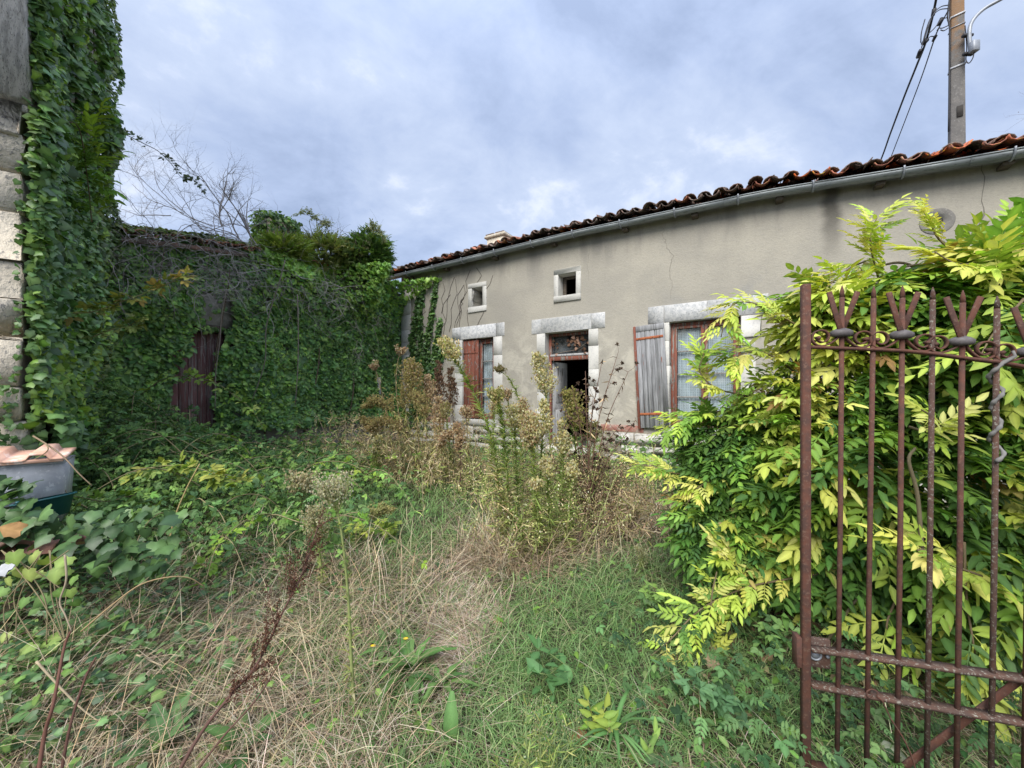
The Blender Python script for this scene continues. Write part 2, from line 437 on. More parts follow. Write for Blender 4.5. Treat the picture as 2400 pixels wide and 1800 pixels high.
M['door_grey'] = peel_mat('old_white_door_paint', (0.42, 0.42, 0.42), (0.36, 0.36, 0.36), (0.22, 0.20, 0.18), 0.55, 0.62)
M['shed_door'] = peel_mat('faded_plum_boards', (0.20, 0.095, 0.09), (0.16, 0.085, 0.082), (0.36, 0.32, 0.30), 0.48, 0.62, (14, 14, 0.7))
M['old_wood'] = simple('grey_old_timber', (0.15, 0.125, 0.10), (0.085, 0.07, 0.058), 6, 0.92, 0.6, 0.01, stretch=(1, 6, 6))
M['shed_wall'] = simple('damp_grey_render', (0.34, 0.33, 0.31), (0.20, 0.195, 0.18), 4, 0.95, 0.6, 0.012, c3=(0.30, 0.29, 0.27), s3=9)
M['concrete'] = simple('pole_concrete', (0.215, 0.205, 0.19), (0.15, 0.145, 0.135), 5, 0.93, 0.6, 0.008, c3=(0.27, 0.26, 0.24), s3=38)
def pole_mat():
    m, nt, b, o = mat_new('lichened_concrete'); n = N(nt)
    v = n.coord(); x, y, z = n.sep(v); k = n.noise(v, 7, 6, 0.65); s = n.noise(v, 30, 4, 0.7)
    col = n.mix(n.step(k, 0.35, 0.65), (0.165, 0.155, 0.145), (0.125, 0.12, 0.115)); col = n.mix(n.m('MULTIPLY', n.step(s, 0.55, 0.68), 0.6), col, (0.27, 0.26, 0.25))
    f = n.m('MULTIPLY', n.step(n.m('ADD', z, n.m('MULTIPLY', k, 1.6)), 9.5, 10.3), n.step(n.noise(v, 4.5, 6, 0.7), 0.36, 0.52))
    col = n.mix(n.m('MULTIPLY', f, 0.65), col, n.mix(s, (0.36, 0.17, 0.05), (0.22, 0.13, 0.06)))
    n.put(col, b.inputs['Base Color']); b.inputs['Roughness'].default_value = 0.93; n.put(n.bump(s, 0.5, 0.01), b.inputs['Normal'])
    return m
M['pole'] = pole_mat()
M['galv'] = simple('galvanised_steel', (0.26, 0.28, 0.31), (0.33, 0.35, 0.38), 9, 0.5, 0.1, 0.003, spec=0.5, metal=0.3)
M['cable'] = simple('black_cable', (0.022, 0.022, 0.026), (0.035, 0.035, 0.04), 30, 0.6, 0.1, spec=0.4)
M['white_band'] = simple('pale_metal_band', (0.52, 0.53, 0.55), (0.40, 0.41, 0.43), 20, 0.5, 0.1)
M['trough'] = simple('weathered_zinc_trough', (0.30, 0.315, 0.34), (0.42, 0.44, 0.47), 5, 0.65, 0.2, 0.004, 0.35, 0.68, c3=(0.5, 0.51, 0.53), s3=18, metal=0.1)
M['basin'] = simple('teal_plastic', (0.012, 0.085, 0.095), (0.02, 0.11, 0.125), 10, 0.45, 0.05, spec=0.4)
M['plastic_white'] = simple('dirty_white_plastic', (0.42, 0.43, 0.44), (0.28, 0.29, 0.30), 16, 0.5, 0.2, spec=0.4)
M['bark'] = simple('brown_bark', (0.11, 0.08, 0.055), (0.16, 0.125, 0.09), 25, 0.92, 0.6, 0.006, stretch=(3, 3, 0.6))
M['twig'] = tint_mat('dead_twig', 0.9, 0.15, 30, 0.35)
M['stemmat'] = tint_mat('plant_stem', 0.75, 0.25, 30, 0.35)
M['leaf_gloss'] = leaf_mat('ivy_leaf', 0.42, 0.28, 0.45)
M['leaf_soft'] = leaf_mat('soft_leaf', 0.55, 0.34, 0.3, (1.0, 0.95, 0.45), 0.2)
M['leaf_weed'] = leaf_mat('weed_leaf', 0.65, 0.28, 0.25)
M['grass'] = leaf_mat('grass_blade', 0.6, 0.28, 0.25, blotch=0.15)
M['straw'] = leaf_mat('dry_straw', 0.8, 0.12, 0.15, (1, 0.9, 0.7), 0.25)
M['fluff'] = leaf_mat('seed_fluff', 0.9, 0.45, 0.05, (1, 0.95, 0.8), 0.2)
M['dry_leaf'] = leaf_mat('dry_leaf', 0.8, 0.2, 0.2, (1, 0.8, 0.5), 0.5)
def glass_mat():
    m, nt, b, o = mat_new('dusty_glass'); n = N(nt); nt.nodes.remove(b)
    g = n.new('ShaderNodeBsdfGlossy'); g.inputs['Roughness'].default_value = 0.5; g.inputs[0].default_value = (0.9, 0.95, 1, 1)
    t = n.new('ShaderNodeBsdfTransparent'); t.inputs[0].default_value = (0.86, 0.9, 0.92, 1)
    d = n.new('ShaderNodeBsdfDiffuse'); d.inputs[0].default_value = (0.4, 0.4, 0.38, 1)
    m1 = n.new('ShaderNodeMixShader'); m1.inputs[0].default_value = 0.03; nt.links.new(t.outputs[0], m1.inputs[1]); nt.links.new(g.outputs[0], m1.inputs[2])
    m2 = n.new('ShaderNodeMixShader'); n.put(n.m('MULTIPLY', n.step(n.noise(n.coord(), 6, 5, 0.7), 0.4, 0.75), 0.22), m2.inputs[0])
    nt.links.new(m1.outputs[0], m2.inputs[1]); nt.links.new(d.outputs[0], m2.inputs[2]); nt.links.new(m2.outputs[0], o.inputs[0])
    return m
M['glass'] = glass_mat()
def lace_mat():
    m, nt, b, o = mat_new('checked_net_curtain'); n = N(nt)
    v = n.coord(); x, y, z = n.sep(v)
    fx = n.m('FRACT', n.m('MULTIPLY', x, 34.0)); fz = n.m('FRACT', n.m('MULTIPLY', z, 34.0))
    th = n.m('MAXIMUM', n.m('LESS_THAN', fx, 0.42), n.m('LESS_THAN', fz, 0.42))
    col = n.mix(n.noise(v, 3, 3), (0.66, 0.68, 0.67), (0.54, 0.56, 0.55))
    n.put(n.mix(th, (0.33, 0.345, 0.345), col), b.inputs['Base Color']); b.inputs['Roughness'].default_value = 0.9
    return m
M['lace'] = lace_mat()
def ground_mat():
    m, nt, b, o = mat_new('soil_and_thatch'); n = N(nt)
    v = n.coord(); k = n.noise(v, 0.8, 6, 0.65); f = n.noise(v, 28, 6, 0.7); t = n.noise(n.mapping(v, (1, 5, 1)), 40, 4, 0.7)
    col = n.mix(n.step(k, 0.38, 0.62), (0.060, 0.066, 0.030), (0.125, 0.10, 0.062)); col = n.mix(n.m('MULTIPLY', n.step(t, 0.5, 0.68), 0.6), col, (0.25, 0.20, 0.125)); col = n.mix(n.m('MULTIPLY', n.step(f, 0.52, 0.7), 0.6), col, (0.035, 0.030, 0.018))
    n.put(col, b.inputs['Base Color']); b.inputs['Roughness'].default_value = 0.97; n.put(n.bump(n.m('ADD', f, t), 0.9, 0.03), b.inputs['Normal'])
    return m
M['ground'] = ground_mat()

# ---------------------------------------------------------------- leaf templates (stem at origin, tip along +y, upper face +z)
def T_ivy():
    r = [(0.0, 0.0, 0.0), (0.22, -0.15, -0.03), (0.45, -0.04, -0.08), (0.43, 0.18, -0.02), (0.52, 0.40, -0.10), (0.30, 0.64, -0.04), (0.0, 1.0, -0.14)]
    V = list(r) + [(-a, b_, c) for a, b_, c in r[1:-1]]
    V.append((0, 0.36, 0.03)); V.append((0, 0.68, -0.02))
    c, d = len(V) - 2, len(V) - 1
    L = [0, 7, 8, 9, 10, 11, 6]
    F = [(0, 1, c), (1, 2, c), (2, 3, c), (3, 4, c), (4, 5, d, c), (5, 6, d)]
    F += [(7, 0, c), (8, 7, c), (9, 8, c), (10, 9, c), (11, 10, c, d), (6, 11, d)]
    k = np.ones(len(V)); k[[0, c, d]] = 1.45; k[[2, 8, 4, 10]] = 0.9
    return np.array(V, float), F, k
def T_oval(w=0.26, fold=0.07, droop=0.10):
    V = [(0, 0, 0), (0, 0.5, -droop * 0.2), (0, 1, -droop), (w, 0.32, fold), (w * 0.78, 0.70, fold * 0.6 - droop * 0.4), (-w, 0.32, fold), (-w * 0.78, 0.70, fold * 0.6 - droop * 0.4)]
    F = [(0, 3, 1), (3, 4, 1), (4, 2, 1), (5, 0, 1), (6, 5, 1), (2, 6, 1)]
    k = np.array([1.25, 1.3, 1.1, 0.92, 0.95, 0.92, 0.95])
    return np.array(V, float), F, k
def T_compound(pairs=5, spread_=55, ll=0.34, w=0.20, seed=0, droop=0.25, end=True, stalk=0.18):
    rg = np.random.default_rng(seed)
    oV, oF, ok = T_oval(w, 0.07, 0.13)
    V, F, K = [], [], []
    def put(base, ang, size, tilt):
        a = rad(ang); c, s_ = math.cos(a), math.sin(a)
        X = oV * size
        X = np.stack([c * X[:, 0] + s_ * X[:, 1], -s_ * X[:, 0] + c * X[:, 1], X[:, 2] + tilt * X[:, 1]], 1) + base
        n0 = sum(len(v) for v in V); V.append(X); F.extend(tuple(i + n0 for i in f) for f in oF); K.append(ok)
    z = lambda t: -droop * t * t
    for i in range(pairs):
        t = stalk + (0.97 - stalk) * i / pairs
        for sd in (1, -1):
            put(np.array((0, t + rg.normal(0, 0.01), z(t))), sd * (spread_ + rg.normal(0, 9)) * (1 - 0.35 * t), ll * (0.82 + 0.30 * math.sin(math.pi * min(1, t + 0.1))) * rg.uniform(0.88, 1.1), rg.normal(-0.22, 0.16))
    if end: put(np.array((0, 0.98, z(0.98))), rg.normal(0, 8), ll * 1.1, -0.35)
    n0 = sum(len(v) for v in V); q = 0.011
    V.append(np.array([(-q, 0, 0), (q, 0, 0), (-q, 0.5, z(0.5)), (q, 0.5, z(0.5)), (0, 1, z(1))])); K.append(np.full(5, 1.1))
    F += [(n0, n0 + 1, n0 + 3, n0 + 2), (n0 + 2, n0 + 3, n0 + 4)]
    return np.concatenate(V), F, np.concatenate(K)
def T_trifoliate(seed=0):
    rg = np.random.default_rng(seed); oV, oF, ok = T_oval(0.27, 0.08, 0.16); V, F, K = [], [], []
    for ang, b_, s_ in ((0, 0.40, 0.62), (78, 0.36, 0.52), (-78, 0.36, 0.52)):
        a = rad(ang + rg.normal(0, 8)); c, s = math.cos(a), math.sin(a); X = oV * s_
        X = np.stack([c * X[:, 0] + s * X[:, 1], -s * X[:, 0] + c * X[:, 1] + b_, X[:, 2]], 1)
        n0 = sum(len(v) for v in V); V.append(X); F.extend(tuple(i + n0 for i in f) for f in oF); K.append(ok)
    n0 = sum(len(v) for v in V); V.append(np.array([(-0.012, 0, 0), (0.012, 0, 0), (0, 0.42, 0)])); K.append(np.ones(3)); F.append((n0, n0 + 1, n0 + 2))
    return np.concatenate(V), F, np.concatenate(K)
def T_strap(w=0.05, bend=-0.25, teeth=0):
    V, F = [], []; m = 6
    for i in range(m):
        t = i / (m - 1); ww = w * (0.35 + 1.3 * math.sin(math.pi * min(0.97, 0.12 + 0.86 * t))) * (1 if not teeth or i % 2 else 0.55)
        z = bend * t * t + 0.12 * math.sin(math.pi * t)
        V += [(-ww, t, z + 0.25 * ww), (0, t, z), (ww, t, z + 0.25 * ww)]
    for i in range(m - 1):
        a = i * 3; F += [(a, a + 1, a + 4, a + 3), (a + 1, a + 2, a + 5, a + 4)]
    k = np.tile([0.95, 1.35, 0.95], m)
    return np.array(V, float), F, k
def T_linear(w=0.045, bend=-0.2):
    V = [(-w * .6, 0, 0), (w * .6, 0, 0), (-w, 0.45, 0.06 + bend * .2), (w, 0.45, 0.06 + bend * .2), (0, 1, bend)]
    return np.array(V, float), [(0, 1, 3, 2), (2, 3, 4)], np.ones(5)
def T_tuft():
    """a tiny seed head: two crossed lozenges"""
    V = [(0, 0, 0), (.34, .5, 0), (0, 1, 0), (-.34, .5, 0), (0, .5, .34), (0, .5, -.34)]
    return np.array(V, float), [(0, 1, 2, 3), (0, 4, 2, 5)], np.array([.8, 1, 1.1, 1, 1, 1])
IVY, OVAL, LINEAR, TUFT = T_ivy(), T_oval(), T_linear(), T_tuft()
COMP = [T_compound(5, 58, 0.33, 0.185, seed=i, droop=0.22 + 0.08 * i) for i in range(3)]
COMP_YOUNG = [T_compound(4, 46, 0.36, 0.19, seed=10 + i, droop=-0.05 + 0.1 * i) for i in range(3)]
TRI = T_trifoliate(3)
SPRAY = T_compound(4, 62, 0.30, 0.24, seed=5, droop=0.12)

def frames(axis, nrm):
    y = unit(axis); z = unit(nrm - (nrm * y).sum(1, keepdims=True) * y); x = np.cross(y, z)
    return np.stack([x, y, z], 2)
def scatter_vf(tmpl, Pp, R, S, col):
    V, F, k = tmpl; nv = len(V); n = len(Pp)
    X = Pp[:, None, :] + S[:, None, None] * np.einsum('nij,vj->nvi', R, V)
    fl = np.concatenate([np.array(f) for f in F]); sz = np.array([len(f) for f in F])
    flat = (fl[None, :] + (np.arange(n) * nv)[:, None]).ravel(); sizes = np.tile(sz, n)
    cc = np.clip(col[:, None, :] * k[None, :, None], 0, 0.9)
    return X.reshape(-1, 3), flat, sizes, cc.reshape(-1, 3)
class Leaves:
    """many leaves in one mesh"""
    def __init__(s): s.p = []; s.n = 0
    def add(s, tmpl, Pp, R, S, col):
        if len(Pp) == 0: return s
        V, fl, sz, cc = scatter_vf(tmpl, Pp, R, S, col); s.p.append((V, fl + s.n, sz, cc)); s.n += len(V); return s
    def raw(s, V, F, col):
        V = np.asarray(V, float); fl = np.concatenate([np.array(f) for f in F]); sz = np.array([len(f) for f in F])
        s.p.append((V, fl + s.n, sz, np.broadcast_to(np.asarray(col, float), (len(V), 3)))); s.n += len(V); return s
    def mesh(s, name):
        return mesh_np(name, *[np.concatenate([q[i] for q in s.p]) for i in range(4)])
def rand_unit(n, rg=RNG): return unit(rg.normal(size=(n, 3)))
def palette(n, cols, w=None, var=0.18, rg=RNG):
    cols = np.array(cols, float); i = rg.choice(len(cols), n, p=None if w is None else np.array(w) / np.sum(w))
    return np.clip(cols[i] * (1 + rg.normal(0, var, (n, 1))) * (1 + rg.normal(0, 0.05, (n, 3))), 0.004, 0.9)
def leaf_parts(name, tmpl, Pp, R, S, col, mat, parent, variants=6):
    """single leaves as parts; alike leaves share one mesh"""
    order = np.argsort(col.sum(1)); groups = np.array_split(order, variants)
    pl = np.array(parent.location)
    for g in groups:
        if not len(g): continue
        c = col[g].mean(0); V, F, k = tmpl
        me = mesh_np(name, V, np.concatenate([np.array(f) for f in F]), np.array([len(f) for f in F]), np.clip(c[None] * k[:, None], 0, 0.9)); me.materials.append(mat)
        for i in g:
            o = bpy.data.objects.new(name, me); C.objects.link(o); o.parent = parent
            m4 = np.eye(4); m4[:3, :3] = R[i] * S[i]; m4[:3, 3] = Pp[i] - pl
            o.matrix_basis = Matrix(m4.tolist())

# ================================================================ GROUND
def build_ground():
    xs = np.concatenate([[-600, -200, -80, -40, -22], np.arange(-14, 14.01, 0.25), [22, 40, 80, 200, 600]])
    ys = np.concatenate([[-600, -200, -80, -30, -12, -6], np.arange(-3, 14.01, 0.25), [20, 30, 50, 90, 200, 600]])
    X, Y = np.meshgrid(xs, ys); Z = ground_z(X, Y)
    Z = Z + 0.02 * (vnoise(np.stack([X.ravel(), Y.ravel(), 0 * X.ravel()], 1), 1.7, 3).reshape(X.shape) - 0.5)
    V = np.stack([X, Y, Z], 2).reshape(-1, 3); nx, ny = len(xs), len(ys)
    a = (np.arange(ny - 1)[:, None] * nx + np.arange(nx - 1)[None]).ravel()
    flat = np.stack([a, a + 1, a + nx + 1, a + nx], 1).ravel()
    o = obj('ground', mesh_np('ground', V, flat, np.full(len(a), 4), smooth=True), M['ground']); o['kind'] = 'structure'
build_ground()

# ================================================================ THE LONG STONE HOUSE
# its own frame: +x along the facade to the east end, +y into the house, facade at y = 0
TH = rad(32.5); FOOT = (7.37 * math.sin(TH), 7.37 * math.cos(TH), 0.0)
house = root('stone_house', 'long low abandoned house with grey roughcast facade, pale stone window frames and tiled roof', 'house', FOOT, -TH)
HM = Matrix.Translation(FOOT) @ Matrix.Rotation(-TH, 4, 'Z')
def hw(x, y, z): return np.array(HM @ Vector((x, y, z)))
XL, XR, DEP = -8.33, 4.6, 4.3
EX = [-9.2, -6.5, -4.6, -3.1, -1.4, 0.07, 1.0, 1.75, 2.7, 4.9]
EZ = [4.66, 4.66, 4.67, 4.67, 4.62, 4.58, 4.50, 4.43, 4.36, 4.22]
def eave(x): return float(np.interp(x, EX, EZ))          # underside of the gutter: the old roof sags to the east
PITCH = math.tan(rad(17))
def roof_z(x, y): return eave(x) + 0.17 + (min(y, DEP - y + 0.0) + 0.28) * PITCH

holes = {                                               # x0, x1, z0, z1
    'window_a': (-6.16, -5.21, 0.90, 2.86), 'attic_a': (-5.85, -5.52, 3.63, 4.085), 'attic_b': (-3.53, -3.13, 3.58, 4.035),
    'door': (-3.85, -2.86, 0.40, 2.83), 'window_b': (-1.33, -0.22, 0.92, 2.82)}
def wall_sheet(y, flip=False):
    xs = sorted(set([XL, XR] + [v for h in holes.values() for v in h[:2]] + list(np.arange(-8, 4.5, 0.5))))
    zs = sorted(set([-0.1, 3.2] + [v for h in holes.values() for v in h[2:]]))
    mb = MB()
    for x0, x1 in zip(xs, xs[1:]):
        for z0, z1 in zip(zs + [None], zs[1:] + ['top', None][:1]):
            if z0 is None: continue
            cx = (x0 + x1) / 2
            t0 = roof_z(x0, max(y, 0.0)) - 0.05 if z1 == 'top' else z1; t1 = roof_z(x1, max(y, 0.0)) - 0.05 if z1 == 'top' else z1
            cz = (z0 + min(t0, t1)) / 2
            if any(h[0] < cx < h[1] and h[2] < cz < h[3] for h in holes.values()): continue
            q = [(x0, y, z0), (x1, y, z0), (x1, y, t1), (x0, y, t0)]
            mb.add(q, [(3, 2, 1, 0) if flip else (0, 1, 2, 3)])
    return mb
wl_mb = wall_sheet(0.0)
w2 = wall_sheet(0.42, True)
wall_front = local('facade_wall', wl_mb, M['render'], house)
local('inner_wall', w2, M['painted_shade'], house)
rev = MB()
for k, (a, b, c, d) in holes.items():
    dpt = 0.42
    for q in ([(a, 0, c), (a, dpt, c), (a, dpt, d), (a, 0, d)], [(b, 0, d), (b, dpt, d), (b, dpt, c), (b, 0, c)], [(a, 0, d), (a, dpt, d), (b, dpt, d), (b, 0, d)], [(a, 0, c), (b, 0, c), (b, dpt, c), (a, dpt, c)]):
        rev.add(q, [(0, 1, 2, 3)])
local('reveal', rev, M['white_stone'], house)
def gable(x, flip):
    prof = [(0, -0.1), (DEP, -0.1), (DEP, roof_z(x, DEP) - 0.05), (DEP / 2, roof_z(x, DEP / 2) - 0.05), (0, roof_z(x, 0) - 0.05)]
    mb = MB()
    V = [(x, p, z) for p, z in prof] + [(x + (0.4 if not flip else -0.4), p, z) for p, z in prof]
    mb.add(V, [(4, 3, 2, 1, 0), (5, 6, 7, 8, 9)] if not flip else [(0, 1, 2, 3, 4), (9, 8, 7, 6, 5)])
    return mb
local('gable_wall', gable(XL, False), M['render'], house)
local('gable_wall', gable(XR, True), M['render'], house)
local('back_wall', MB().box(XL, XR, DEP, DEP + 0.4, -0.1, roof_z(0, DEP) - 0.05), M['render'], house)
local('interior_floor', MB().box(XL + .4, XR - .4, 0.43, DEP, -0.1, 0.38), M['painted_shade'], house)
local('interior_ceiling', MB().box(XL + .4, XR - .4, 0.43, DEP, 3.02, 3.1), M['painted_shade'], house)
local('partition_wall', MB().box(-4.6, -4.5, 0.43, DEP, 0.38, 3.0), M['painted_shade'], house)
local('partition_wall', MB().box(-2.2, -2.1, 0.43, DEP, 0.38, 3.0), M['painted_shade'], house)

# red painted band and the lime-washed stones of the footing
for a, b in ((-7.95, -6.55), (-4.95, -4.1), (-2.6, -1.78), (0.1, XR)):
    local('red_band', MB().box(a, b, -0.022, 0.02, 0.80, 0.925, 0.004), M['red_band'], house)
pz = [-0.05, 0.17, 0.36, 0.56, 0.79]
local('footing_mortar', MB().box(XL + .01, -3.99, -0.016, 0.02, -0.1, 0.80).box(-2.73, XR, -0.016, 0.02, -0.1, 0.80), M['joint'], house)
stone_meshes = []
for i in range(6):
    V, F = chamfer_box(-0.5, 0.5, -0.05, 0.04, -0.5, 0.5, 0.03)
    V = V + RNG.normal(0, 0.012, V.shape); stone_meshes.append(MB().add(V, F).mesh('stone'))
    stone_meshes[-1].materials.append(M['plinth'])
for r_ in range(4):
    x = XL + 0.36
    while x < XR - 0.1:
        w = RNG.uniform(0.28, 0.62)
        if not (x + w > -4.02 and x < -2.68):
            o = bpy.data.objects.new('stone', random.choice(stone_meshes)); C.objects.link(o); o.parent = house
            h = pz[r_ + 1] - pz[r_]
            o.location = (x + w / 2, -0.005 - RNG.uniform(0, 0.02), (pz[r_] + pz[r_ + 1]) / 2); o.scale = (w - 0.02, 1, h - 0.018); o.rotation_euler = (0, RNG.normal(0, 0.012), 0)
        x += w
# pale dressed stones: quoin, lintels, jambs
def block(x0, x1, z0, z1, y0=-0.022, y1=0.05, nm='stone_block', par=None, mat='white_stone', jit=0.003):
    V, F = chamfer_box(x0, x1, y0, y1, z0, z1, 0.0025); V = V + RNG.normal(0, jit * .4, V.shape)
    return local(nm, MB().add(V, F), M[mat], par or house)
z = 0.05; i = 0
while z < 4.7:
    h = min(0.36 + 0.05 * math.sin(i * 2.3), 4.78 - z); block(XL - 0.012, XL + 0.36 , z + .003, z + h - .003, -0.012, 0.30, 'quoin_stone'); z += h; i += 1
def jambs(x0, x1, z0, z1, w, courses, lint, skip=()):
    for side, (a, b) in enumerate(((x0 - w, x0), (x1, x1 + w))):
        zz = z0; hs = np.array([1.0 + 0.35 * ((k + side) % 2) for k in range(courses)]); hs = hs / hs.sum() * (z1 - z0)
        for k, h in enumerate(hs):
            if (side, k) not in skip:
                block(a + (0.0 if side else RNG.uniform(-.0, .012)), b + (RNG.uniform(0, .012) if side else 0), zz + .0012, zz + h - .0012, -0.006, 0.40, 'jamb_stone')
            zz += h
    for a, b in lint: block(a, b, z1 + .003, z1 + 0.31, -0.011, 0.40, 'lintel_stone', mat='lintel_stone')
jambs(-6.16, -5.21, 0.9, 2.86, 0.24, 5, [(-6.48, -6.20), (-6.195, -5.14), (-5.135, -4.90)])
jambs(-3.85, -2.86, 0.4, 2.83, 0.20, 6, [(-4.18, -3.95), (-3.945, -2.80), (-2.795, -2.52)])
jambs(-1.33, -0.22, 0.92, 2.82, 0.20, 5, [(-1.70, -1.42), (-1.415, -0.72), (-0.715, 0.16)], skip=((1, 4), (1, 3)))
block(-0.215, 0.06, 2.46, 2.81, -0.03, 0.2, 'jamb_stone', jit=0.018); block(-0.215, -0.02, 2.20, 2.40, -0.015, 0.2, 'jamb_stone', jit=0.01)
block(-6.32, -5.08, 0.76, 0.90, -0.09, 0.40, 'window_sill'); block(-1.46, -0.10, 0.78, 0.92, -0.07, 0.40, 'window_sill')
block(-4.08, -2.64, 0.22, 0.40, -0.25, 0.5, 'door_step', mat='plinth')
for nm, fw in (('attic_a', 0.11), ('attic_b', 0.105)):
    a, b, c, d = holes[nm]
    block(a - fw, b + fw, d + .002, d + fw, -0.02, 0.38, 'attic_frame_stone'); block(a - fw, b + fw, c - fw * 1.2, c - .002, -0.028, 0.38, 'attic_frame_stone')
    block(a - fw, a, c, d, -0.018, 0.38, 'attic_frame_stone'); block(b, b + fw, c, d, -0.018, 0.38, 'attic_frame_stone')
# west attic opening: a blocked loft hole, joints of the pale lining showing; east one keeps its timber frame
a, b, c, d = holes['attic_a']
for k in range(3): block(a - .05, a + 0.012, c + .15 * k + .004, c + .15 * (k + 1) - .004, 0.03, 0.36, 'lining_stone')
local('loft_board', MB().box(a - .02, b + .02, 0.36, 0.40, c - .02, d + .02), M['shed_wall'], house)
a, b, c, d = holes['attic_b']
fr = MB().box(a + .001, a + 0.07, 0.22, 0.28, c + .001, d - .001, .004).box(b - 0.02, b - .001, 0.22, 0.28, c + .001, d - .001, .004).box(a + .072, b - .022, 0.22, 0.28, d - 0.055, d - .002, .004)
local('loft_frame', fr, M['old_wood'], house)

# ---- west window: one leaf of the shutter shut over its west half
def window_frame(x0, x1, z0, z1, yf, st=0.055):
    mb = MB().box(x0, x0 + st, yf, yf + .06, z0, z1, .005).box(x1 - st, x1, yf, yf + .06, z0, z1, .005)
    mb.box(x0 + st, x1 - st, yf, yf + .06, z1 - st, z1, .005).box(x0 + st, x1 - st, yf, yf + .06, z0, z0 + st, .005)
    return mb
def casement_window(x0, x1, z0, z1, yf, rows, wood, meet):
    w = local('window', window_frame(x0 + .002, x1 - .002, z0 + .002, z1 - .002, yf), M[wood], house)
    mid = (x0 + x1) / 2 + meet; st = 0.05
    for (a, b) in ((x0 + .057, mid - .003), (mid + .003, x1 - .057)):
        cs = MB().box(a, a + st, yf - .012, yf + .035, z0 + .06, z1 - .06, .006).box(b - st, b, yf - .012, yf + .035, z0 + .06, z1 - .06, .006)
        cs.box(a + st, b - st, yf - .01, yf + .033, z1 - .06 - st, z1 - .06, .004).box(a + st, b - st, yf - .01, yf + .033, z0 + .06, z0 + .06 + 0.08, .004)
        local('casement', cs, M[wood], w)
        zb, zt = z0 + .14, z1 - .06 - st
        for r_ in range(rows):
            lo = zb + (zt - zb) * r_ / rows; hi = zb + (zt - zb) * (r_ + 1) / rows
            local('window_pane', MB().box(a + st - .004, b - st + .004, yf + .010, yf + .014, lo + .006, hi - .006), M['glass'], w)
            if r_: local('glazing_bar', MB().box(a + st + .001, b - st - .001, yf - .006, yf + .026, lo - .013, lo + .013, .004), M['bar_grey'], w)
        n = 30; V = []; F = []
        for i in range(n + 1):
            x = a + st + (b - a - 2 * st) * i / n
            for j in range(9):
                zz = lo_hi = zb + (zt - zb) * j / 8
                V.append((x, yf + .065 + 0.008 * math.sin(i * 1.25 + 0.5 * j) , zz - 0.006 * math.sin(i * 0.55)))
        for i in range(n):
            for j in range(8): F.append((i * 9 + j, i * 9 + j + 1, i * 9 + j + 10, i * 9 + j + 9))
        local('curtain', MB().add(V, F), M['lace'], w)
    return w
casement_window(-6.155, -5.215, 0.90, 2.84, 0.13, 4, 'frame_peel', 0.0)
casement_window(-1.325, -0.225, 0.92, 2.81, 0.12, 4, 'frame_peel', 0.0)
def shutter(x0, x1, z0, z1, y, mat, strap_mat, strap_z, edge=None, n=5, Mx=None, label=None):
    """planks with two straps, in a frame whose pivot is the middle of the shutter"""
    cx, cz = (x0 + x1) / 2, (z0 + z1) / 2; w = x1 - x0; h = z1 - z0
    body = MB().box(-w / 2 + .01, w / 2 - .01, 0.004, 0.014, -h / 2 + .01, h / 2 - .01)
    o = local('shutter', body, M[mat], house); o.location = (cx, y, cz)
    if label: o['label'] = label
    if Mx is not None: o.rotation_euler = Mx
    pw = w / n
    for k in range(n):
        a = -w / 2 + pw * k
        V, F = chamfer_box(a + .0045, a + pw - .0045, -0.012, 0.022, -h / 2 + RNG.uniform(0, .008), h / 2 - RNG.uniform(0, .006), .004)
        obj('plank', MB().add(V + RNG.normal(0, .0012, V.shape), F), M[mat], o, False)
    for sz in strap_z:
        obj('strap', MB().box(-w / 2 + .005, w / 2 - .02, -0.021, -0.0125, sz - cz - .022, sz - cz + .022, .003), M[strap_mat], o, False)
        for q in range(4):
            qx = -w / 2 + .06 + (w - .14) * q / 3
            obj('nail', MB().box(qx - .007, qx + .007, -0.027, -0.020, sz - cz - .007, sz - cz + .007, .002), M['rust'], o, False)
    if edge: obj('edge_board', MB().box(-w / 2 - .045, -w / 2 - .002, -0.016, 0.028, -h / 2 - .02, h / 2 + .005, .004), M[edge], o, False)
    return o
sl = shutter(-6.15, -5.68, 0.93, 2.83, 0.045, 'shutter_red', 'shutter_red', (1.22, 2.52), n=4, label='peeling brown-red shutter half shut over its window')
sb = shutter(-1.87, -1.36, 0.90, 2.80, -0.06, 'shutter_grey', 'strap', (1.16, 2.56), 'shutter_red', n=6, Mx=(rad(-1), rad(-3.2), rad(-3)), label='bare grey plank shutter with orange straps folded back')
obj('top_rail', MB().box(-0.25, 0.25, -0.022, -0.0125, 0.845, 0.95, .004), M['shutter_grey'], sb, False)

# ---- doorway: transom light, a door leaf standing ajar, black room behind
tr = local('door_frame', MB().box(-3.845, -3.785, 0.17, 0.25, 0.41, 2.825, .005).box(-2.925, -2.865, 0.17, 0.25, 0.41, 2.825, .005).box(-3.783, -2.927, 0.17, 0.25, 2.765, 2.824, .005).box(-3.783, -2.927, 0.155, 0.25, 2.24, 2.335, .006), M['frame_peel'], house)
local('transom_pane', MB().box(-3.786, -2.924, 0.205, 0.21, 2.336, 2.764), M['glass'], tr)
local('transom_sill', MB().box(-3.80, -2.91, 0.145, 0.165, 2.33, 2.375, .004), M['door_grey'], tr)
dl = local('door_leaf', MB().box(0.0, 0.55, 0.0, 0.035, 0.0, 1.8, .004), M['door_grey'], house); dl.location = (-3.775, 0.235, 0.42); dl.rotation_euler = (0, 0, rad(80)); dl['label'] = 'pale flaking door leaf standing open into the dark room'
